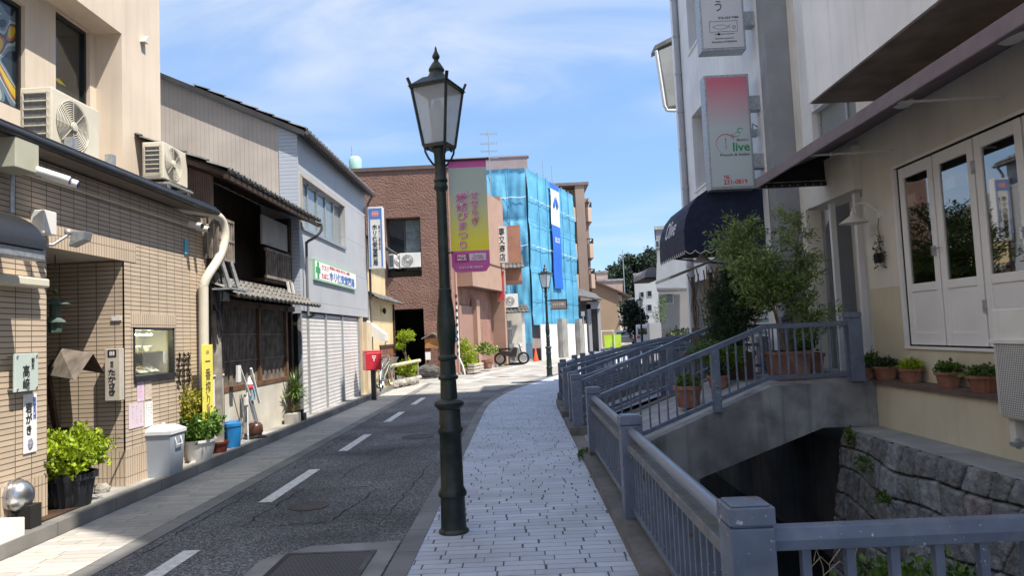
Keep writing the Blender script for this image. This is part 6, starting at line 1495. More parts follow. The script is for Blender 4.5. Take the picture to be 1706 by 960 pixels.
g = MB(); g.lathe([(.055, 0), (.02, .1), (.001, .14)], 12, c+Vector((.03, .02, .87))); g.part('white_cone', m_white, t)
g = MB(); g.box(c.x, c.x+.02, c.y+.14, c.y+.28, .72, .95); g.part('paper', mat('blue_paper', (.3, .42, .5), .7, .2, 20), t); g = MB(); g.ball(c+Vector((.02, .19, .98)), .07, 10, 7, (.4, 1, .8), .1, random.Random(1)); g.part('bag', mat('tan_bag', (.42, .33, .2), .7, .3, 12), t)
t = T('floor_machine', 'black and brown round machine on a flat base below the tripod stand', 'machine', c+Vector((.02, .25, 0)))
g = MB(); g.lathe([(.17, 0), (.18, .03), (.1, .05), (.09, .07)], 20); g.part('base', m_blackm, t, True)
g = MB(); g.lathe([(.10, .06), (.12, .10), (.115, .2), (.08, .245), (.001, .255)], 20); g.part('motor', mat('brown_motor', (.09, .035, .025), .35, .3), t, True, smooth=60)
# yucca
y = at(490, 690, X=-4.35).y
t = T('yucca_plant', 'spiky yucca in a dark pot on a block beside the grey shutter', 'plant', (-4.3, y, .115))
g = MB(); g.box(-4.42, -4.22, y-.35, y-.02, .115, .30); g.part('block', mat('grey_block_c', (.42, .40, .36), .9, .2), t)
g = MB(); g.lathe([(.07, 0), (.1, .2), (.11, .22)], 14, (-4.3, y+.1, .115)); g.box(-4.3, -4.2, y+.1, y+.28, .115, .26); g.part('container', m_blackm, t)
g = MB(); rs = random.Random(3); c = Vector((-4.32, y, .55)); 
for i in range(150):
    a = rs.uniform(0, 6.28); el = rs.uniform(-.3, 1.45); L = rs.uniform(.28, .52); d = Vector((math.cos(a)*math.cos(el), math.sin(a)*math.cos(el), math.sin(el)))
    s = d.cross(Vector((0, 0, 1))).normalized()*.014; b0 = c+Vector((0, 0, rs.uniform(-.12, .25))); m1 = b0+d*L*.55; e = b0+d*L+Vector((0, 0, -.09*L/.5*math.cos(el)))
    g.quad(b0-s*.6, b0+s*.6, m1+s, m1-s); g.add([m1-s, m1+s, e], [(0, 1, 2)])
g.part('blade', mat('yucca_leaf', (.10, .18, .045), .45, .1, 5, island=True, trans=.15), t)
g = MB(); g.tube([c-Vector((0, 0, .4)), c+Vector((0, 0, .2))], .03, 8); leaves(g, [(c.x, c.y, .38, .07, .08, .12)], 120, .16, .12, 5, -1); g.part('trunk', mat('dead_leaf', (.3, .24, .14), .9, .2), t)

# ------------------------------------------------------------------ left: grey pharmacy building
t = GB = T('grey_pharmacy_building', 'light grey metal clad building with a ribbon window, shutters and a green bordered sign', 'building', (-6.5, 17.4, 0))
m_gw = tilemat('grey_panel', (.42, .435, .46), (.41, .425, .45), (.29, .30, .32), 1.6, .90, .008, 0.0, rough=.45, bump=.3, noise_amt=.08, shift=(.35, .25))
gy0, gy1 = 14.25, 20.6
wy0, wy1 = at(503, 350, X=XL).y, at(573, 370, X=XL).y; wz0, wz1 = at(573, 412, X=XL).z, at(573, 345, X=XL).z
g = MB(); g.wall((XL, gy0, 0), RY, gy1-gy0, 2.25, 5.9, [(wy0-gy0, wy1-gy0, wz0, wz1)], (1, 0, 0), .16); g.quad((XL, gy1, 0), (-9, gy1, 0), (-9, gy1, 5.9), (XL, gy1, 5.9)); g.quad((XL, gy0, 2.25), (XL, gy1, 2.25), (XL-.4, gy1, 2.25), (XL-.4, gy0, 2.25))
g.part('front_wall', m_gw, t)
m_sid = tilemat('horizontal_siding', (.50, .55, .64), (.49, .54, .63), (.3, .33, .39), 900, .075, .005, 0.0, rough=.5, bump=.8, noise_amt=.06)
g = MB(); g.poly([(XL, gy0, 2.2), (XL, gy0, 5.85), (-4.78, gy0, 6.03), (-4.78, gy0, 2.2)]); g.part('siding_strip', m_sid, t)
g = MB(); g.poly([(-4.78, gy0+.01, 2.2), (-4.78, gy0+.01, 6.03), (-11, gy0+.01, 8.9), (-11, gy0+.01, 2.2)])
g.part('gable_wall', tilemat('beige_corrugated', (.55, .49, .44), (.54, .48, .43), (.47, .42, .375), 900, .09, .01, 0.0, rough=.7, bump=.35, swap=True, noise_amt=.18), t)
g = MB(); g.prism([(-4.22, gy0-.12, 5.90), (-11.2, gy0-.12, 9.12), (-11.2, gy0-.12, 9.02), (-4.22, gy0-.12, 5.80)], (0, gy1-gy0+.3, 0)); g.part('roof', mat('dark_roof_metal', (.05, .05, .055), .6, .2), t)
g = MB(); kawara(g, (-4.2, gy0-.1, 5.93), (-4.2, gy1+.2, 5.93), (-6.5, gy0-.1, 6.98), (-6.5, gy1+.2, 6.98), .25, 7); g.part('roof_tiles', m_kawara, t)
g = MB(); g.tube([(-4.16, gy0-.1, 5.86), (-4.16, gy1+.2, 5.86)], .045, 8); g.tube([(-4.2, gy1+.08, 5.82), (-4.33, gy1+.08, 5.6), (-4.35, gy1+.08, .2)], .035, 8); g.part('gutter', mat('brown_gutter', (.12, .10, .09), .6, .1), t)
f = MB()
for k in range(6): y = wy0+(wy1-wy0)*k/5; f.box(XL-.14, XL-.08, y-.03, y+.03, wz0, wz1)
f.box(XL-.14, XL-.08, wy0, wy1, wz0, wz0+.05).box(XL-.14, XL-.08, wy0, wy1, wz1-.05, wz1).box(XL-.08, XL+.04, wy0-.05, wy1+.05, wz0-.06, wz0-.002)
f = f.part('window', m_galv, t)
g = MB(); g.quad((XL-.11, wy0, wz0), (XL-.11, wy1, wz0), (XL-.11, wy1, wz1), (XL-.11, wy0, wz1)); g.part('pane', GLG, f)
g = MB(); g.box(XL-.05, XL+.03, wy0-.07, wy1+.07, wz1+.002, wz1+.06).box(XL-.02, XL+.025, wy0-.07, wy0-.002, wz0, wz1).box(XL-.02, XL+.025, wy1+.002, wy1+.07, wz0, wz1); g.part('frame', mat('beige_frame', (.42, .37, .3), .6, .1), f)
# shutters
m_shut = tilemat('shutter_slats', (.72, .70, .69), (.70, .68, .67), (.34, .33, .32), 900, .085, .012, 0, rough=.45, bump=1.0, noise_amt=.15, dirt=(.35, .33, .3), dirt_amt=.4)
edges = [14.35, 14.85, 16.2, 17.7, 19.45]
for i in range(4):
    g = MB(); g.box(XL-.10, XL-.07, edges[i]+.03, edges[i+1]-.03, .12, 2.22); g.part('shutter', m_shut, t)
for y in edges: g = MB(); g.box(XL-.10, XL-.03, y-.03, y+.03, .10, 2.24); g.part('shutter_rail', m_galv, t)
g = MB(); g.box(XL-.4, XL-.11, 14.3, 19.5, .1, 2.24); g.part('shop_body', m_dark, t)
g = MB(); g.box(XL-.4, XL+.04, 19.5, 19.62, .1, 2.22).box(XL-.12, XL+.14, 19.62, 20.3, .1, 2.1); g.part('cream_pillar', mat('cream_plaster2', (.60, .50, .34), .85, .1), t)
g = MB(); g.prism([(XL+.0, 20.3, 2.15), (XL+.5, 20.3, 1.75), (XL+.5, 20.3, 1.55), (XL+.35, 20.3, 1.55), (XL+0.0, 20.3, 1.8)], (0, .5, 0)); g.part('white_hood', m_white, t)
a, b = at(525, 433, X=XL+.06), at(594, 479, X=XL+.06)
z1, z0 = 3.36, 2.83
sy0, sy1 = a.y, b.y
t2 = T('pharmacy_board', 'long white pharmacy sign board with a green cross and blue writing', 'sign', (XL, (sy0+sy1)/2, z0))
z1 = at(525, 431, X=XL+.06).z; z0 = at(525, 466, X=XL+.06).z
g = MB(); g.box(XL+.0, XL+.05, sy0, sy1, z0, z1); g.part('border', mat('pale_green', (.25, .5, .3), .5, .05), t2)
g = MB(); g.box(XL+.05, XL+.054, sy0+.03, sy1-.03, z0+.035, z1-.035); g.part('face', m_whitei, t2)
L = sy1-sy0; zc = (z0+z1)/2; h = z1-z0
g = MB(); g.box(XL+.055, XL+.057, sy0+.06, sy0+.40, zc-.065, zc+.065).box(XL+.055, XL+.058, sy0+.16, sy0+.30, zc-.18, zc+.18); g.part('green_cross', m_greeni, t2)
text('クスリ', (XL+.056, sy0+.78, zc+h*.2), RY, UZ, .2, m_red, t2, fit=(.55, h*.26), bold=.02); text('たばこ', (XL+.056, sy0+.78, zc-h*.2), RY, UZ, .2, m_red, t2, fit=(.55, h*.26), bold=.02)
text('ホリ保安堂薬局', (XL+.056, sy0+.62*L, zc-h*.12), RY, UZ, .3, mat('sign_blue', (.06, .16, .42), .5, 0), t2, fit=(L*.64, h*.5), bold=.03); text('医薬品 化粧品 処方せん調剤', (XL+.056, sy0+.56*L, zc+h*.31), RY, UZ, .12, m_red, t2, fit=(L*.5, h*.16))
# projecting pharmacy sign
yq = 20.4; a, b = at(612, 345, Y=yq), at(640, 447, Y=yq)
t2 = T('projecting_pharmacy_sign', 'tall white projecting pharmacy sign with blue stripes and a red emblem', 'sign', ((a.x+b.x)/2, yq, b.z))
g = MB(); g.box(a.x, b.x, yq, yq+.25, b.z, a.z); g.part('casing', m_white, t2, bevel=.01)
W = b.x-a.x; H = a.z-b.z; xc = (a.x+b.x)/2; m_sb = mat('stripe_blue', (.08, .2, .55), .5, 0)
g = MB(); g.box(a.x+W*.06, a.x+W*.16, yq-.004, yq, b.z+.05, a.z-.05).box(b.x-W*.16, b.x-W*.06, yq-.004, yq, b.z+.05, a.z-.05).box(a.x+W*.16, b.x-W*.16, yq-.004, yq, a.z-H*.2, a.z-.05); g.part('blue_stripe', m_sb, t2)
g = MB()
for k in range(4): g.box(xc-W*.2+k*W*.11, xc-W*.13+k*W*.11, yq-.008, yq-.004, a.z-H*.16, a.z-H*.07)
g.box(xc-W*.25, xc+W*.25, yq-.0085, yq-.005, a.z-H*.13, a.z-H*.10); g.part('emblem', mat('emblem_pink', (.75, .3, .25), .5, 0), t2)
text('ホリ保安堂薬局', (xc-W*.05, yq-.004, b.z+H*.38), RX, UZ, .2, m_black, t2, True, fit=(W*.36, H*.66), bold=.02); text('薬のご相談処', (xc+W*.26, yq-.004, b.z+H*.5), RX, UZ, .1, m_black, t2, True, fit=(W*.12, H*.40))
g = MB(); g.bar((XL, yq+.1, a.z-.02), (a.x, yq+.1, a.z-.02), .03, .03); g.bar((XL-.2, yq+.1, b.z+.02), (a.x, yq+.1, b.z+.02), .03, .03); g.part('bracket', m_galv, t2)

# ------------------------------------------------------------------ left: cream house
t = T('cream_house', 'narrow cream plastered house with small tiled eaves beyond the grey building', 'building', (-6, 23, 0))
m_ocre = mat('cream_stucco', (.66, .52, .30), .85, .08, 1.5, bump=.1)
cy0, cy1 = 20.7, 24.6
g = MB(); g.box(-9, XL-.02, cy0, cy1, 0, 3.0); g.box(-9, XL-.25, cy0, cy1, 3.0, 4.75); g.part('wall', m_ocre, t)
g = MB(); kawara(g, (-4.12, cy0, 2.80), (-4.12, cy1+.35, 2.80), (XL-.2, cy0, 3.06), (XL-.2, cy1+.25, 3.06), .2, 3); kawara(g, (-4.25, cy0, 4.55), (-4.25, cy1+.4, 4.55), (-7, cy0, 5.9), (-7, cy1+.3, 5.9), .22, 8); g.part('roof', m_kawara, t)
g = MB(); g.box(XL-.02, XL+.015, 22.2, cy1-.02, .35, 1.35); g.part('red_wood_panel', m_woodr, t)
g = MB(); g.box(XL-.02, XL+.05, 22.1, cy1, 1.35, 1.42).box(XL-.0, XL+.05, cy1-.06, cy1, .1, 2.8); g.part('trim', m_wood, t)
g = MB(); g.ball((XL+.08, 22.6, 2.5), .12, 10, 7, (.5, 1, .8), .2, random.Random(4)); g.part('wall_lantern', m_dark, t)
g = MB(); g.box(XL-.02, XL+.06, 23.0, 23.15, 1.5, 1.8); g.part('meter_box', m_galv, t)
# post box
pbx, pby = at(625, 668, Z=0).x, at(625, 668, Z=.1).y
t = T('red_post_box', 'red rectangular post box on a black post at the kerb', 'post box', (-3.98, 18.9, 0))
g = MB(); g.box(-4.02, -3.90, 18.84, 18.96, 0, .82); g.part('post', m_blackm, t, bevel=.01)
g = MB(); g.M = Matrix.Translation((-3.98, 18.88, 0)) @ Matrix.Rotation(R(25), 4, 'Z'); g.box(-.21, .21, -.22, .2, .80, 1.27); g.box(-.21, .21, -.2, .2, 1.27, 1.32); g.part('box', mat('post_red', (.55, .03, .045), .35, .08, coat=.2), t, bevel=.03)
g = MB(); g.M = Matrix.Translation((-3.98, 18.88, 0)) @ Matrix.Rotation(R(25), 4, 'Z'); g.box(-.05, .05, -.225, -.218, 1.12, 1.14).box(-.05, .05, -.225, -.218, 1.16, 1.18).box(-.012, .012, -.225, -.218, 1.04, 1.14); g.part('postal_mark', m_whitei, t)
# bicycle
def bicycle(loc, rz, label, col=(.3, .35, .38), group=None):
    t = T('bicycle', label, 'bicycle', loc, rz, group); m = mat('bike_paint_%.2f' % col[0], col, .35, .1, metal=.3)
    for x in (-.52, .52):
        g = MB(); g.tube([(x+.32*math.cos(2*math.pi*i/24), 0, .33+.32*math.sin(2*math.pi*i/24)) for i in range(25)], .018, 6, False); wv = g.part('wheel', m_dark, t, True)
        g = MB(); g.tube([(x+.295*math.cos(2*math.pi*i/24), 0, .33+.295*math.sin(2*math.pi*i/24)) for i in range(25)], .008, 5, False)
        for i in range(12): a = math.pi*i/6; g.bar((x, 0, .33), (x+.29*math.cos(a), 0, .33+.29*math.sin(a)), .003, .003)
        g.part('rim', m_chrome, wv, True)
        g = MB(); g.tube([(x+.36*math.cos(R(a)), 0, .33+.36*math.sin(R(a))) for a in range(20 if x < 0 else 30, 180, 15)], .012, 6); g.part('mudguard', m_chrome, t, True)
    g = MB()
    for a, b in (((-.52, .33), (-.1, .3)), ((-.52, .33), (-.2, .72)), ((-.1, .3), (-.22, .85)), ((-.1, .3), (.38, .68)), ((-.17, .55), (.36, .78)), ((.35, .85), (.52, .33))): g.cyl((a[0], 0, a[1]), (b[0], 0, b[1]), .015, n=8)
    g.part('frame', m, t, True)
    g = MB(); g.tube([(.2, -.26, .98), (.32, -.22, 1.0), (.36, 0, .98), (.32, .22, 1.0), (.2, .26, .98)], .011, 6); g.cyl((.36, 0, .98), (.35, 0, .84), .013, n=8); g.part('handlebar', m_chrome, t, True)
    g = MB(); g.ball((-.24, 0, .9), .1, 10, 6, (1.3, .8, .35)); g.part('saddle', m_dark, t, True)
    g = MB()
    for i in range(6):
        z = .72+i*.035; s = .11+.012*i; g.tube([(.62-s, -s, z), (.62+s, -s, z), (.62+s, s, z), (.62-s, s, z), (.62-s, -s, z)], .005, 4)
    for i in range(-2, 3):
        for q in (-1, 1): g.bar((.62+i*.05, q*.11, .72), (.62+i*.075, q*.17, .9), .004, .004); g.bar((.62+q*.11, i*.05, .72), (.62+q*.17, i*.075, .9), .004, .004)
    g.part('basket', m_chrome, t, True)
    g = MB(); g.lathe([(.08, -.012), (.08, .012)], 14); g.v = [(x-.1, z, y+.3) for x, y, z in g.v]; g.bar((-.1, .03, .3), (-.02, .03, .16), .02, .012); g.box(-.05, .02, .03, .11, .15, .17); g.part('crank', m_chrome, t, True)
    return t
bicycle((-4.15, 20.9, .115), R(98), 'silver city bicycle parked behind the red post box', (.45, .5, .52))
bicycle((-4.28, 22.2, .115), R(80), 'pale green bicycle parked by the bamboo rail', (.25, .4, .36))
# bamboo rails and shrubs
t = T('bamboo_rail', 'two pale bamboo rails around the shrub at the corner of the cream house', 'railing', (-3.9, 24.3, 0))
for z in (.75, .18): g = MB(); g.tube([(-4.25, 22.6, z-.02), (-3.6, 25.0, z+.05)], .06, 8); g.part('rail', mat('bamboo', (.55, .50, .30), .5, .15), t)
for (x, y) in ((-4.2, 22.8), (-3.65, 24.8)): g = MB(); g.cyl((x, y, 0), (x, y, .85), .04); g.part('post', m_woodg, t)
g = MB(); leaves(g, [(-4.0, 24.6, .55, .35, .4, .3)], 1300, .09, .5, 81, .5); g.thing('corner_shrub', 'low leafy shrub inside the bamboo rails', 'shrub', m_leaf_b)
tree('corner_tree', 'small round topped bright green tree at the cream house corner', -4.0, 24.4, .1, 1.1, [(-3.95, 24.4, 1.68, .30, .3, .2), (-4.15, 24.3, 1.35, .16, .2, .14)], 1500, .07, m_leaf_b, .5, 82, tr=.05)
rr = random.Random(2)
g = MB()
for i in range(6): g.ball((-4.15+.09*i, 22.9+.3*i, .13+.04*(i % 2)), .17, 9, 6, (1, 1, .7), .12, rr)
g.thing('rock_edging', 'row of rough pale rocks under the bamboo rails', 'rocks', mat('rough_stone'), None) if False else g.thing('rock_edging', 'row of rough pale rocks under the bamboo rails', 'rocks', MATS['rough_stone'])
# ------------------------------------------------------------------ brown stucco building
YB2 = 28.55
t = T('brown_stucco_building', 'brown rough stucco building with a square window, dark garage and salmon side panels', 'building', (-5, 32, 0))
m_brn = mat('brown_stucco', (.215, .12, .092), .9, .12, 1.5, bump=2.2, bscale=13, streak=.1)
m_brn2 = mat('brown_fine_stucco', (.28, .15, .115), .9, .15, 2, bump=2.0, bscale=14)
m_sal = mat('salmon_panel', (.37, .235, .175), .75, .06, 1.5, streak=.15)
Pb = lambda px, py: at(px, py, Y=YB2)
x0 = Pb(584, 300).x; x1 = -2.72; zt = Pb(700, 282).z
hw_ = (Pb(643, 400).x-x0, Pb(701, 400).x-x0, Pb(670, 462).z, Pb(670, 362).z); hg = (Pb(648, 560).x-x0, Pb(707, 560).x-x0, .1, Pb(680, 515).z)
g = MB(); g.wall((x0, YB2, 0), RX, x1-x0, .1, zt, [hw_, hg], (0, -1, 0), .45); g.quad((x0, YB2, 0), (x0, YB2, zt), (x0, 40, zt), (x0, 40, 0)); g.part('front_wall', m_brn, t)
g = MB(); g.box(x0-.05, x1+.1, YB2-.06, YB2+.4, zt, zt+.15); g.part('parapet', mat('parapet_metal', (.12, .085, .08), .6, .1), t)
g = MB(); g.box(x0+hw_[0]+.0, x0+hw_[1], YB2+.40, YB2+.44, hw_[2], hw_[3]); f = g.part('window', GL, t)
g = MB(); 
for k in (0.03, .5, .97): x = x0+hw_[0]+(hw_[1]-hw_[0])*k; g.box(x-.03, x+.03, YB2+.36, YB2+.40, hw_[2], hw_[3])
g.box(x0+hw_[0], x0+hw_[1], YB2+.36, YB2+.395, hw_[3]-.06, hw_[3]); g.part('frame', mat('bronze_frame', (.05, .045, .04), .5, .1), f)
g = MB(); g.box(x0+hw_[0]+(hw_[1]-hw_[0])*.53, x0+hw_[1]-.08, YB2+.385, YB2+.398, hw_[2]+.3, hw_[3]-.07); g.part('curtain', mat('grey_curtain', (.16, .19, .19), .8, .2, 8), f)
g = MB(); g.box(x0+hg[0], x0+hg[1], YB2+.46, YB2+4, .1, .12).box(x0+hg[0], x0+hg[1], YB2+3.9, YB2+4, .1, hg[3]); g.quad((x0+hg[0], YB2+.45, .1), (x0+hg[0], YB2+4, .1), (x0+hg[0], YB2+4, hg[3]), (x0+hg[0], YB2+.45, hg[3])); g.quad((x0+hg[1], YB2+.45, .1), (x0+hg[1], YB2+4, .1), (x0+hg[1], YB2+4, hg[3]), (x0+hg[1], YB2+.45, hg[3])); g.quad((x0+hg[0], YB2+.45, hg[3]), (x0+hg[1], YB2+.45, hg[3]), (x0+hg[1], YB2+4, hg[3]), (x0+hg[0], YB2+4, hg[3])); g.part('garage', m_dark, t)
g = MB(); g.box(x0, -2.8, YB2+.5, 40, zt-.3, zt-.1); g.part('roof', m_conc, t)
# street side: from (-2.72,28.55) to (-0.95,35.5)
A = Vector((-2.72, 28.55, 0)); B = Vector((-1.0, 35.6, 0)); d = (B-A).normalized(); n = Vector((d.y, -d.x, 0)); L = (B-A).length
def on(px, o=0.0): # distance along A-B for pixel column
    q = at(px, 560, Z=1.6+1e-3) if False else None
    dr = _F*FPX + _R*(px-853) + _U*(480-560); AA = A+n*o
    s = (AA.x*dr.y - AA.y*dr.x)/(d.y*dr.x - d.x*dr.y); p = AA+d*s; return s, p
def zat(px, py, o=0.0):
    s, p = on(px, o); dr = _F*FPX + _R*(px-853) + _U*(480-py); return EYE + dr.z*(p.y/dr.y)
def wp(s, z, o=0): return A+d*s+n*o+Vector((0, 0, z))
s1 = on(762)[0]; s2 = on(776)[0]
def slab(mb, a, b, z0, z1, o0, o1):
    mb.prism([wp(a, z0, o0), wp(b, z0, o0), wp(b, z0, o1), wp(a, z0, o1)], (0, 0, z1-z0)); return mb
g = MB(); slab(g, 0, s1, .1, zt, -.3, 0); slab(g, s1, L, .1, 8.6, -.6, -.35); g.part('side_wall', m_brn2, t)
g = MB(); slab(g, s1-.12, s1+.05, .1, 8.3, -.3, .06); g.part('corner_trim', m_sal, t)
zb = zat(800, 488); sA = on(778, .0)[0]; sB = on(826, .0)[0]
zs = zat(800, 462)
g = MB(); slab(g, sA, L, zb+.2, 8.2, -.4, .35); g.part('upper_panel', m_sal, t)
g = MB(); slab(g, sA-.05, L+.05, zat(800, 438)-.05, zat(800, 438)+.02, .0, .37); slab(g, sA, L, zb+.17, zb+.197, -.4, .36); g.part('panel_joint', mat('joint_dark', (.1, .05, .04), .8, .1), t)
g = MB(); slab(g, L-.25, L+.05, .1, 8.5, -.5, .3); g.part('end_trim', m_sal, t)
g = MB(); slab(g, sA-.2, on(800)[0], .1, 2.9, -.3, -.25); g.part('side_shutter', tilemat('salmon_shutter', (.31, .18, .14), (.30, .175, .135), (.2, .12, .09), .9, 9, .01, 0, noise_amt=.1), t)
g = MB(); slab(g, on(798)[0], on(803)[0], .1, 3.2, -.3, -.05); g.part('post', m_sal, t)
# units in the window
for (px, py, w_, l) in ((684, 447, .85, 'white outdoor unit in the square window of the brown building, right one'), (660, 449, .6, 'white outdoor unit half hidden at the left of the square window')):
    c = Pb(px, py); ac_ = T('outdoor_unit', l, 'air conditioner', (c.x, YB2+.1, c.z), 0 if px > 670 else R(60), 'air conditioning outdoor units'); make_ac(ac_, w_, .3, .62, None, (.62, .5, .38))
# roof tank & antenna
c = at(592, 275, Y=33)
t = T('roof_tank', 'small pale green round tank on the roof of the brown building', 'tank', (c.x, 33, 8.2))
g = MB(); g.lathe([(.28, 0), (.3, .1), (.3, .62), (.2, .75), (.001, .8)], 16, (c.x, 33, c.z-.35)); g.part('tank_body', mat('tank_green', (.35, .55, .47), .5, .1), t, smooth=60)
g = MB(); g.cyl((c.x, 33, 8.2), (c.x, 33, c.z-.35), .2, n=8); g.cyl((c.x-.15, 33, c.z-.4), (c.x-.15, 33, c.z+.9), .025, n=6); g.part('mast', m_galv, t)
c = at(815, 255, Y=36)
t = T('tv_antenna', 'tall metal television antenna above the brown building', 'antenna', (c.x, 36, 8.5))
g = MB(); zt_ = at(815, 215, Y=36).z; g.tube([(c.x, 36, 8.0), (c.x, 36, zt_)], .025, 6); g.part('mast', m_galv, t)
g = MB()
for z in (zt_-.25, zt_-.75, zt_-1.15, zt_-1.5):
    g.bar((c.x-.45, 36, z), (c.x+.45, 36.1, z), .02, .02)
    for k in range(-4, 5): g.bar((c.x+k*.1, 35.7, z), (c.x+k*.1, 36.3, z+.02), .012, .012)
g.part('element', m_galv, t)
# notice shrine box, rock, plants, poles in front of the brown building
c = at(722, 600, Y=27.9)
t = T('wooden_notice_box', 'small roofed wooden notice box on posts in front of the brown building', 'notice box', (c.x, 27.9, .1))
zb = at(722, 582, Y=27.9).z
g = MB(); g.box(c.x-.3, c.x+.32, 27.85, 28.0, at(722, 580, Y=27.9).z, at(722, 564, Y=27.9).z); g.part('box', mat('orange_wood', (.42, .19, .06), .7, .2, 6), t)
zr = at(722, 563, Y=27.9).z
g = MB(); g.prism([(c.x-.42, 27.75, zr), (c.x, 27.75, zr+.20), (c.x+.42, 27.75, zr), (c.x+.42, 27.75, zr-.04), (c.x, 27.75, zr+.15), (c.x-.42, 27.75, zr-.04)], (0, .4, 0)); g.part('roof', m_woodg, t)
for o_ in (.18, -.25): g = MB(); g.box(c.x+o_, c.x+o_+.07, 27.9, 27.96, .1, zr-.3); g.part('post', m_woodr, t)
g = MB(); g.box(c.x-.3, c.x-.1, 27.86, 27.88, zr-.85, zr-.55); g.part('paper', m_whitei, t)
g = MB(); q = at(718, 545, Y=28.5); g.box(q.x-.25, q.x+.25, 28.35, 28.5, q.z-.3, q.z+.25); g.thing('meter_box', 'square brown meter box on the stucco wall above the notice box', 'meter box', m_brn2)
g = MB(); g.ball((c.x-.15, 27.6, .3), .36, 12, 8, (1.3, .8, .7), .12, random.Random(7)); g.thing('dark_rock', 'large dark rock on the pavement by the garage opening', 'rock', mat('dark_rock', (.10, .095, .09), .9, .3, 6, bump=.8))
t = T('stack_of_planters', 'stack of low pale planters between the bright bush and the potted plant', 'planters', wp(on(790)[0], .1, .5))
g = MB()
for k in range(3): slab(g, on(784, .5)[0], on(800, .5)[0], .1+k*.12, .19+k*.12, .3, .6)
g.part('planter_tray', mat('pale_planter', (.45, .40, .33), .8, .2), t)
p = at(778, 612, Y=29.6)
tree_ = T('bright_bush', 'bright lime green bush against the brown building wall', 'bush', (p.x, 29.6, .1))
g = MB(); leaves(g, [(p.x, 29.6, .75, .38, .4, .55), (p.x-.12, 29.7, 1.2, .22, .25, .3), (p.x+.15, 29.6, .5, .3, .3, .35)], 2600, .10, .35, 91, .4); g.part('foliage', m_leaf_b, tree_); g = MB(); g.tube([(p.x, 29.6, .1), (p.x, 29.6, .6)], .03, 6); g.part('stem', m_bark, tree_)
p = at(812, 610, Y=31.5)
t = pot('potted_shrub', 'terracotta pot with a spreading pale green plant against the brown building', p.x, 31.5, .1, .24, .38)
g = MB(); leaves(g, [(p.x, 31.5, .95, .48, .4, .22), (p.x-.15, 31.5, 1.1, .2, .2, .2)], 900, .11, .6, 92, .3); g.part('foliage', mat('pale_leaf', (.2, .3, .08), .5, .1, 5, island=True, trans=.2), t)
p = at(764, 600, Y=27.6)
t = T('striped_marker_pole', 'thin pole with black and white bands at the corner of the brown building', 'pole', (p.x, 27.6, 0))
zz_ = at(764, 510, Y=27.6).z; g = MB(); g.tube([(p.x+.22, 27.6, .1), (p.x+.15, 27.6, .45), (p.x+.02, 27.6, .75), (p.x, 27.6, zz_)], .035, 8); g.part('pole', m_white, t)
for k in range(9): z = .85+k*.28; g = MB(); g.cyl((p.x, 27.6, z), (p.x, 27.6, z+.12), .042, n=8); g.part('band', m_black, t)
a, b = at(756, 545, Y=27.9), at(762, 570, Y=27.9)
t = T('street_name_plate', 'small dark blue vertical plate with white characters on the brown corner', 'sign', (a.x, 27.9, b.z))
g = MB(); g.box(a.x-.02, b.x+.02, 27.88, 27.92, b.z, a.z+.1); g.part('plate', mat('plate_blue', (.015, .03, .1), .4, .05), t); text('香林坊二丁目', ((a.x+b.x)/2, 27.878, (a.z+.1+b.z)/2), RX, UZ, .1, m_whitei, t, True, fit=(.09, .55))

# ------------------------------------------------------------------ small shops between brown and blue buildings
t = T('old_small_shop', 'small shop with a tiled awning roof and pale front between the brown and blue buildings', 'building', (-.5, 37.6, 0))
YS = 36.2; Q = lambda px, py, Y=YS: at(px, py, Y=Y)
a, b = Q(829, 520), Q(874, 520)
g = MB(); g.box(a.x-.3, b.x-.05, YS, YS+3.2, Q(850, 468).z, Q(850, 395).z+.6); g.part('upper_wall', mat('shop_upper_brown', (.36, .17, .11), .8, .1), t)
g = MB(); g.box(a.x-.3, b.x-.1, YS+.35, YS+3.2, .1, Q(850, 522).z); g.part('lower_wall', mat('pale_shop_front', (.55, .52, .46), .8, .12), t)
za = Q(850, 522).z
g = MB(); kawara(g, (a.x-.1, YS-.75, za), (b.x+.25, YS-.75, za), (a.x-.1, YS+.05, za+.42), (b.x+.1, YS+.05, za+.42), .2, 3); g.part('roof', m_kawara, t); g = MB(); kawara(g, (a.x-.1, YS-.35, Q(850, 448).z), (b.x+.1, YS-.35, Q(850, 448).z), (a.x-.1, YS+.6, Q(850, 425).z), (b.x, YS+.6, Q(850, 425).z), .2, 3)
g.part('roof', m_kawara, t)
c1, c2 = Q(829, 400), Q(838, 400)
for u0, u1 in ((830, 836), (872, 877)): g = MB(); g.box(Q(u0, 600).x, Q(u1, 600).x, YS-.6, YS-.4, .1, za); g.part('post', m_white, t)
w_ = [Q(838, 545), Q(853, 560)]
g = MB(); g.box(w_[0].x, w_[1].x, YS+.3, YS+.34, w_[1].z, w_[0].z+.3); f = g.part('window', GL, t)
g = MB()
for k in range(7): x = w_[0].x+(w_[1].x-w_[0].x)*k/6; g.box(x-.02, x+.02, YS+.26, YS+.3, w_[1].z, w_[0].z+.3)
g.box(w_[0].x, w_[1].x, YS+.25, YS+.3, (w_[0].z+w_[1].z)/2+.1, (w_[0].z+w_[1].z)/2+.2); g.part('bar', m_white, f)
g = MB(); q = Q(832, 537); g.box(q.x-.1, q.x+.12, YS-.7, YS-.6, q.z-.25, q.z+.2); g.part('meter', m_white, t)
c = Q(853, 506); ac_ = T('outdoor_unit', 'small white outdoor unit standing on the tiled awning of the small shop', 'air conditioner', (c.x, YS-.3, c.z-.25), 0, 'air conditioning outdoor units'); make_ac(ac_, .62, .3, .72, None, (.6, .5, .32), side=False)
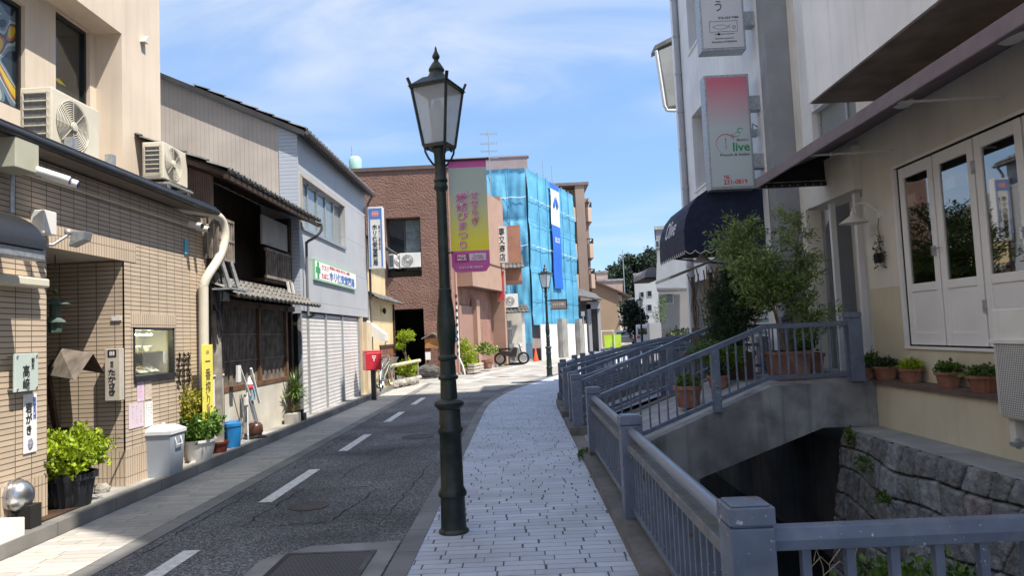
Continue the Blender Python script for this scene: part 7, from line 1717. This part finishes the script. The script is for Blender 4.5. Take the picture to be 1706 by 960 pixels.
c = Q(862, 590); ac_ = T('outdoor_unit', 'white outdoor unit on the ground behind the parked motorbike', 'air conditioner', (c.x, YS+.1, .1), 0, 'air conditioning outdoor units'); make_ac(ac_, .8, .3, 1.0, None, (.6, .45, .35), side=False)
def vsign(name, label, px0, px1, py0, py1, Y, face, th=.2):
    a, b = at(px0, py0, Y=Y), at(px1, py1, Y=Y); t = T(name, label, 'sign', ((a.x+b.x)/2, Y, b.z)); g = MB(); g.box(a.x, b.x, Y, Y+th, b.z, a.z); g.part('casing', m_galv, t, bevel=.01)
    g = MB(); W = b.x-a.x; H = a.z-b.z; g.box(a.x+W*.08, b.x-W*.08, Y-.006, Y-.001, b.z+H*.02, a.z-H*.02); g.part('face', face, t); return t, (a.x+b.x)/2, (a.z+b.z)/2, W, H
t, xc, zc, W, H = vsign('vertical_shop_sign', 'white vertical shop sign with four black characters', 826, 847, 377, 438, 34.6, mat('offwhite_face', (.62, .58, .52), .6, .05))
text('専又商店', (xc, 34.59, zc), RX, UZ, .3, m_black, t, True, fit=(W*.55, H*.9), bold=.015)
t, xc, zc, W, H = vsign('red_shop_sign', 'red vertical shop sign with small yellow writing below the white shop sign', 827, 842, 452, 502, 34.8, mat('sign_red', (.50, .05, .02), .5, .1), .25)
text('お食事処', (xc-W*.1, 34.79, zc+H*.1), RX, UZ, .2, m_gold, t, True, fit=(W*.25, H*.6)); text('かつら', (xc+W*.18, 34.79, zc-H*.15), RX, UZ, .2, m_blue, t, True, fit=(W*.25, H*.5))
# motorbike
c = at(852, 604, Y=34.6)
t = T('parked_motorbike', 'dark motorbike parked in front of the small shop', 'motorbike', (c.x, 34.6, .1), R(-8))
for x in (-.55, .6):
    g = MB(); g.tube([(x+.25*math.cos(2*math.pi*i/20), 0, .3+.25*math.sin(2*math.pi*i/20)) for i in range(21)], .05, 8, False); w_ = g.part('wheel', m_dark, t, True); g = MB(); g.cyl((x, -.03, .3), (x, .03, .3), .17, n=16); g.part('rim', m_chrome, w_, True)
g = MB(); g.prism([(-.55, -.1, .5), (-.1, -.1, .4), (.25, -.1, .35), (.35, -.1, .8), (.2, -.1, .85), (0, -.1, .62), (-.6, -.1, .72)], (0, .2, 0)); g.bar((.6, 0, .3), (.4, 0, .95), .05, .05); g.part('body', mat('bike_brown', (.03, .025, .025), .35, .1), t, True, bevel=.02)
g = MB(); g.box(-.6, .0, -.12, .12, .72, .82); g.part('saddle', m_dark, t, True, bevel=.03)
g = MB(); g.tube([(.3, -.3, 1.02), (.4, 0, .98), (.3, .3, 1.02)], .014, 6); g.ball((.48, 0, .88), .08, 10, 8); g.part('handlebar', m_chrome, t, True)
# cone and hazard tape
c = at(893, 602, Y=39.2)
t = T('traffic_cone', 'orange traffic cone with yellow bands at the corner of the blue sheeting', 'cone', (c.x, 39.2, 0))
g = MB(); g.box(-.2, .2, -.2, .2, 0, .03); g.lathe([(.15, .03), (.03, .72), (.025, .73)], 16); g.part('cone_body', mat('cone_orange', (.75, .10, .02), .5, .05), t, True)
g = MB(); g.lathe([(.118, .2), (.098, .3)], 16, cap=False); g.lathe([(.078, .42), (.06, .52)], 16, cap=False); g.part('band', m_gold, t, True)

# ------------------------------------------------------------------ building wrapped in blue sheeting
C0 = Vector((.62, 40.42, 0)); C1_ = Vector((3.95, 49.35, 0)); dd = (C1_-C0).normalized(); nn = Vector((dd.y, -dd.x, 0)); LL = (C1_-C0).length
ztop = at(880, 279, Y=40.42).z
t = T('blue_sheeted_building', 'building wrapped in bright blue construction sheeting with a white hoarding below', 'building', (-.5, 44, 0))
def cloth(P0, P1, z0, z1, name, mt, amp=.05, nx=60, nz=70, seed=1, sag=0):
    rs = np.random.RandomState(seed); P0 = Vector(P0); P1 = Vector(P1); dv = P1-P0; nr = Vector((dv.y, -dv.x, 0)).normalized(); V = []
    ph = rs.rand(12)*6.28
    for j in range(nz+1):
        for i in range(nx+1):
            u, v = i/nx, j/nz; L_ = dv.length*u; z = z0+(z1-z0)*v
            panel = abs(math.sin(math.pi*z/2.7))**.5
            h = amp*(.35*math.sin(L_*2.1+z*.9+ph[0])+.3*math.sin(L_*3.7-z*1.4+ph[1]+math.sin(z*2))+.35*math.sin(L_*7.3+math.sin(z*1.3+L_)*2+ph[2])+.25*math.sin(L_*13-z*1.1+ph[3])+.3*(((L_+.3*math.sin(z*.7))/1.8)%1)**4)*panel + amp*1.6*(panel-.6)
            zz2 = z - (sag*abs(math.sin(math.pi*L_/1.8)) if j == nz else 0)
            p = P0+dv*u+nr*(h+.1); V.append((p.x, p.y, zz2))
    W = nx+1; g = MB(); g.add(V, [(j*W+i, j*W+i+1, (j+1)*W+i+1, (j+1)*W+i) for j in range(nz) for i in range(nx)])
    return g.part(name, mt, t, smooth=180)
m_sheet = mat('blue_sheeting', (.12, .41, .62), .5, .12, 1.2, bump=.7, bscale=4.5, trans=.12)
zh = at(885, 542, Y=40.42).z
cloth((-2.3, 40.42, 0), C0, 1.0, ztop, 'front_sheet', m_sheet, .10, 50, 80, 3, .12)
cloth(C0, C1_, zh, ztop, 'side_sheet', m_sheet, .045, 90, 60, 5, .08)
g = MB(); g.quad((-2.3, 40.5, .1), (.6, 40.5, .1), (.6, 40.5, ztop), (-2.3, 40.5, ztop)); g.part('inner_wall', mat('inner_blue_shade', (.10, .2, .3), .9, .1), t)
g = MB(); g.prism([C0-nn*.3, C1_-nn*.3, (-2, 52, 0), (-4, 41.2, 0)], (0, 0, ztop-.25)); g.part('body', mat('mauve_wall', (.33, .27, .27), .9, .06), t)
a, b = at(745, 262, Y=41.5), at(878, 262, Y=41.5)
g = MB(); g.box(a.x, b.x, 41.3, 41.8, ztop-1.0, b.z); g.box(a.x-.1, b.x+.1, 41.25, 41.85, b.z, b.z+.08); g.part('parapet', mat('mauve_wall'), t) if False else g.part('parapet', MATS['mauve_wall'], t)
# printed band on the sheet
def onC(px):
    dr = _F*FPX + _R*(px-853) + _U*(480-400); return (C0.x*dr.y - C0.y*dr.x)/(dd.y*dr.x - dd.x*dr.y)
def zC(px, py): s = onC(px); p = C0+dd*s; dr = _F*FPX + _R*(px-853) + _U*(480-py); return EYE+dr.z*p.y/dr.y
sa, sb = onC(914), onC(928)
def bandq(name, z0, z1, mt, o=.26):
    g = MB(); k = 12
    for i in range(k):
        za, zb_ = z0+(z1-z0)*i/k, z0+(z1-z0)*(i+1)/k
        pa = C0+dd*sa+nn*(o+.02*math.sin(za*2)); pb = C0+dd*sb+nn*(o+.02*math.sin(za*2)); qa = C0+dd*sa+nn*(o+.02*math.sin(zb_*2)); qb = C0+dd*sb+nn*(o+.02*math.sin(zb_*2))
        g.quad((pa.x, pa.y, za), (pb.x, pb.y, za), (qb.x, qb.y, zb_), (qa.x, qa.y, zb_))
    return g.part(name, mt, t)
zA, zB_, zC1, zD = zC(921, 480), zC(921, 378), zC(921, 312), zC(921, 306)
bandq('blue_band', zC(921, 482), zC(921, 378), mat('royal_band', (.02, .13, .55), .5, .05)); bandq('white_band', zC(921, 377), zC(921, 318), mat('white_band', (.75, .78, .8), .5, .04)); bandq('blue_band', zC(921, 317), zC(921, 308), MATS['royal_band'])
g = MB(); c = C0+dd*((sa+sb)/2)+nn*.32; zc = zC(921, 340)
for s in (-1, 1): g.prism([c+dd*(s*.05)+Vector((0, 0, zc+.5)), c+dd*(s*.55)+Vector((0, 0, zc-.1)), c+dd*(s*.3)+Vector((0, 0, zc-.35)), c+dd*(s*.12)+Vector((0, 0, zc-.1))], nn*.01)
g.part('logo_mark', MATS['royal_band'], t)
text('建設工業', c+Vector((0, 0, zC(921, 401)))-nn*.02, dd, UZ, .4, m_whitei, t, fit=(.9, .35))
# rope seams, roof spikes
g = MB()
for z in (zC(881, 410), zC(881, 330)):
    pts = [C0+dd*(LL*i/24)+nn*.24+Vector((0, 0, z+.035*math.sin(i*2.3))) for i in range(25)]; g.tube(pts, .018, 5)
    pts = [(-2.3+2.9*i/10, 40.18, z+.03*math.sin(i*2)) for i in range(11)]; g.tube(pts, .018, 5)
g.part('rope_seam', m_whitei, t)
g = MB()
for i in range(1, 6): p = C0+dd*(LL*i/6)+nn*.2; g.tube([(p.x+.02*math.sin(z_*1.7), p.y, z_) for z_ in [zh+k_*(ztop-zh)/14 for k_ in range(15)]], .02, 4)
for i in (1, 2): g.tube([(-2.3+2.9*i/3, 40.25, 1.2+k_*(ztop-1.2)/14) for k_ in range(15)], .02, 4)
for z_ in (zC(881, 370), zC(881, 450), zC(881, 500)): g.tube([C0+dd*(LL*i/20)+nn*.2+Vector((0, 0, z_+.02*math.sin(i*1.7))) for i in range(21)], .014, 4)
g.part('sheet_seam', mat('seam_blue', (.04, .22, .42), .6, .1), t)
for s, h_ in [(3.4, 1.1), (5.2, 1.1)]+[(LL*i/12, .12) for i in range(12)]: p = C0+dd*s; g = MB(); g.cyl((p.x, p.y, ztop-.3), (p.x, p.y, ztop+h_), .025, n=6); g.part('scaffold_tube', m_galv, t)
# hoarding
m_hoard = tilemat('hoarding_panel', (.74, .72, .68), (.72, .70, .66), (.5, .48, .45), .5, 9, .008, 0, noise_amt=.06)
def hseg(s0, s1, label, off_=.45):
    g = MB(); k = 5; p0, p1 = C0+dd*s0+nn*off_, C0+dd*s1+nn*off_
    g.prism([p0, p1, p1+nn*.06, p0+nn*.06], (0, 0, zh+.02)); g.thing('hoarding_panel', label, 'hoarding', m_hoard, group='white hoarding round the blue sheeted building')
hseg(.1, onC(908), 'wide white hoarding panel nearest the traffic cone'); hseg(onC(921), onC(938), 'white hoarding panel between the two grey gaps'); hseg(onC(946), LL+.4, 'white hoarding panel at the far end of the blue building')
for (p0, p1, l) in ((909, 918, 'grey concrete pillar behind the nearer gap of the hoarding'), (939, 944, 'grey concrete pillar behind the farther gap of the hoarding')):
    g = MB(); a, b = C0+dd*onC(p0)+nn*.5, C0+dd*onC(p1)+nn*.5; g.prism([a, b, b+nn*.3, a+nn*.3], (0, 0, zh+.35)); g.thing('gate_pillar', l, 'pillar', m_conc)
# direction sign
a, b = at(917, 500, Y=37), at(944, 514, Y=37)
t = T('street_direction_sign', 'small framed horizontal sign held out from the second street lamp', 'sign', (b.x, 26.2, 3.0))
a, b = at(917, 501, Y=25.75), at(944, 514, Y=25.75)
g = MB(); g.box(a.x, b.x, 25.7, 25.74, b.z, a.z); g.part('plate', mat('brown_sign', (.22, .17, .15), .5, .1), t)
g = MB(); g.box(a.x-.02, b.x+.02, 25.69, 25.75, a.z, a.z+.03).box(a.x-.02, b.x+.02, 25.69, 25.75, b.z-.03, b.z).box(b.x, b.x+.025, 25.69, 25.75, b.z, a.z).box(.95, a.x, 25.70, 25.74, a.z-.02, a.z+.02); g.part('frame', m_lampg, t)
text('せせらぎ通り', ((a.x+b.x)/2, 25.698, (a.z+b.z)/2), RX, UZ, .1, m_whitei, t, fit=((b.x-a.x)*.75, .1))

# ------------------------------------------------------------------ apartment block behind
YA = 62.0; A_ = lambda px, py, Y=YA: at(px, py, Y=Y)
t = T('apartment_block', 'tan apartment tower with rounded balconies and black railings behind the blue building', 'building', (5, 66, 0))
m_apt = mat('tan_tile_wall', (.33, .24, .19), .85, .08, .5); m_bal = mat('pink_beige_balcony', (.46, .34, .27), .85, .06, .5)
xa, xm, xb = A_(926, 400).x, A_(968, 400).x, A_(988, 400).x; zt = A_(950, 309).z
g = MB(); g.box(xm-.3, xm+.5, YA, YA+8, 0, zt); g.box(xa-3, xm-.3, YA+1.2, YA+8, 0, zt-.1); g.box(xm+.5, xb-.25, YA+.6, YA+8, 0, zt-1.1); g.part('wall', m_apt, t)
g = MB(); g.box(xa-3, xm+.9, YA-.1, YA+8.1, zt, zt+.25); g.part('roof', mat('apt_roof', (.2, .15, .14), .8, .1), t)
for py in (341, 402, 453, 500):
    z0 = A_(945, py+27).z; z1 = A_(945, py+5).z
    for (x0_, x1_, y0_, nm) in ((xa-2.5, xm-.25, YA-.2, 0), (xm+.55, xb+.05, YA+.1, 1)):
        g = MB(); y1_ = YA+1.2; k = .35
        pl = [(x0_, y1_), (x0_, y0_+.2), (x0_+.2, y0_), (x1_-k, y0_), (x1_, y0_+k), (x1_, y1_+3*nm)]; g.prism([(x, y, z0-.1) for x, y in pl], (0, 0, z1-z0+.1)); bl = g.part('balcony', m_bal, t)
        g = MB(); zr = z1+.42
        for (x, y), (x2, y2) in zip(pl, pl[1:]):
            g.bar((x, y, zr), (x2, y2, zr), .07, .07)
            n_ = max(1, int(math.hypot(x2-x, y2-y)/.35))
            for i in range(n_): g.bar((x+(x2-x)*i/n_, y+(y2-y)*i/n_, z1), (x+(x2-x)*i/n_, y+(y2-y)*i/n_, zr), .035, .035)
        g.part('balcony_rail', m_blackm, bl)
    g = MB(); g.box(xa-2, xm-.7, YA+1.1, YA+1.19, z1-.3, z1+1.6); g.part('window', GL, t)
g = MB(); x_ = A_(978, 460).x; g.box(xm+.8, xb-.1, YA+.2, YA+1.2, zt-1.6, zt-1.1); g.part('roof_bay', m_bal, t)
# pale dish-like tank on top is left plain
# ------------------------------------------------------------------ white framed shop beyond the blue building
YW = 53.0; W_ = lambda px, py, Y=YW: at(px, py, Y=Y)
t = T('white_framed_shop', 'low white framed shop with a dark tiled roof beyond the blue building', 'building', (6, 55, 0))
a, b = W_(961, 500), W_(999, 500)
g = MB(); g.box(W_(978, 500).x, W_(983, 500).x, YW-.3, YW+2, 0, W_(980, 507).z).box(W_(994, 500).x, W_(999, 500).x, YW-.1, YW+2, 0, W_(994, 507).z).box(W_(978, 500).x, W_(999, 500).x, YW-.3, YW+2, W_(990, 515).z, W_(990, 503).z); g.part('white_frame', m_far, t)
g = MB(); g.box(a.x, b.x, YW+.8, YW+4, 0, W_(980, 500).z); g.part('wall', mat('shop_dim', (.2, .19, .19), .8, .2), t)
g = MB(); g.prism([(a.x-.4, YW-.8, W_(960, 494).z), (W_(1000, 500).x, YW-.8, W_(998, 502).z), (W_(1000, 500).x, YW+3, W_(998, 502).z+.6), (a.x-.4, YW+3, W_(960, 488).z+.7)], (0, 0, .12)); g.part('roof', m_kawara, t)
g = MB(); g.box(W_(962, 560).x, W_(976, 560).x, YW-.5, YW-.3, 0, W_(965, 535).z); g.part('shop_front', mat('brown_front', (.24, .16, .12), .8, .3, 3), t)
g = MB(); g.box(W_(965, 560).x, W_(974, 560).x, YW-.54, YW-.5, .4, W_(965, 545).z); g.part('window', GL, t)
g = MB(); q = at(973, 560, Y=48.5); g.cyl((q.x, 48.5, 0), (q.x, 48.5, at(973, 522, Y=48.5).z), .04, n=8); g.box(q.x-.12, q.x+.12, 48.45, 48.5, at(973, 527, Y=48.5).z, at(973, 519, Y=48.5).z); g.thing('road_sign', 'thin grey road sign pole in front of the white framed shop', 'road sign', m_galv)
# tan gabled house
YT = 70.0; W_ = lambda px, py, Y=YT: at(px, py, Y=Y)
t = T('tan_gabled_house', 'two storey tan house with a sloping brown roof at the bend of the street', 'building', (9, 72, 0))
a = W_(978, 465); b = W_(1030, 484)
g = MB(); g.prism([(a.x, YT, 0), (b.x, YT, 0), (b.x, YT, b.z), (a.x, YT, a.z)], (0, 7, 0)); g.part('wall', mat('tan_wall', (.36, .27, .19), .85, .06, .5), t)
c = W_(1044, 560)
g = MB(); g.prism([(b.x, YT+.01, 0), (c.x, YT+1.8, 0), (c.x, YT+7, 0), (b.x, YT+7, 0)], (0, 0, b.z-.4)); g.part('front_wall', mat('cream_far', (.52, .44, .34), .85, .06, .5), t)
g = MB(); r0 = W_(972, 461); r1 = W_(1052, 494); g.prism([(r0.x, YT-.3, r0.z+.1), (r1.x, YT-.3, r1.z), (r1.x, YT-.3, r1.z-.15), (r0.x, YT-.3, r0.z-.1)], (0, 8, 0)); g.part('roof', mat('brown_roof', (.10, .06, .05), .8, .2), t)
g = MB(); q0, q1 = W_(1034, 520), W_(1042, 503); g.prism([(b.x+.25, YT+.4, q0.z), (c.x-.15, YT+1.55, q0.z), (c.x-.15, YT+1.55, q1.z), (b.x+.25, YT+.4, q1.z)], (0.02, -.05, 0)); g.part('window', GL, t)
g = MB(); q = W_(1030, 535); g.prism([(b.x, YT-.3, q.z), (c.x+.3, YT+1.3, q.z-.1), (c.x+.3, YT+1.8, q.z+.1), (b.x, YT+.1, q.z+.25)], (0, 0, .08)); g.part('lower_eave', m_kawara, t)
# green mesh fence
t = T('lime_mesh_fence', 'bright lime green mesh barrier with a white rail at the bend of the street', 'barrier', at(1018, 565, Y=50))
a, b = at(1006, 551, Y=50), at(1035, 572, Y=50)
g = MB(); g.box(a.x, b.x, 49.95, 50, .3, 1.22); g.part('mesh_panel', mat('lime_mesh', (.45, .65, .05), .6, .1), t); 
g = MB(); g.tube([(a.x-.2, 49.9, 0), (a.x-.2, 49.9, 1.5), (at(1022, 550, Y=50).x, 49.9, 1.5), (at(1022, 550, Y=50).x, 49.9, 0)], .035, 8); g.part('white_rail', m_white, t)

# ------------------------------------------------------------------ wooded hill behind: each crown its own tree
specs = [(1012, 440, 150, 'dark round tree at the left end of the distant wood'), (1032, 438, 152, 'dark tree second from the left in the distant wood'), (1052, 426, 158, 'tall dark tree in the middle of the distant wood'), (1072, 424, 155, 'dark tree right of the middle of the distant wood'), (1092, 415, 160, 'tallest dark tree, at the right end of the distant wood by the grey block'), (1115, 412, 165, 'dark tree behind the grey block')]
for i, (px, py, Y, l) in enumerate(specs):
    c = at(px, py, Y=Y); r = 2.3; rr = random.Random(i+7)
    bl = [(c.x+rr.uniform(-1.4, 1.4), Y+rr.uniform(-1, 1), c.z-.9-rr.uniform(0, 4.5), rr.uniform(1.5, 2.5), 1.8, rr.uniform(1.1, 1.9)) for k in range(7)]
    bl += [(c.x, Y, 2+k*2.4, 2.6, 2, 2.2) for k in range(5)]
    tree('hill_tree', l, c.x, Y, 0, c.z*.6, bl, 7000, .55, m_leaf_h, .7, 100+i, 'dark trees of the distant wood', tr=.35)
q = at(1037, 417, Y=140); g = MB(); g.cyl((q.x, 140, 8), (q.x, 140, q.z), .08, n=6); g.thing('distant_mast', 'thin mast rising above the distant dark trees', 'mast', m_galv)
print('objects', len(bpy.data.objects))
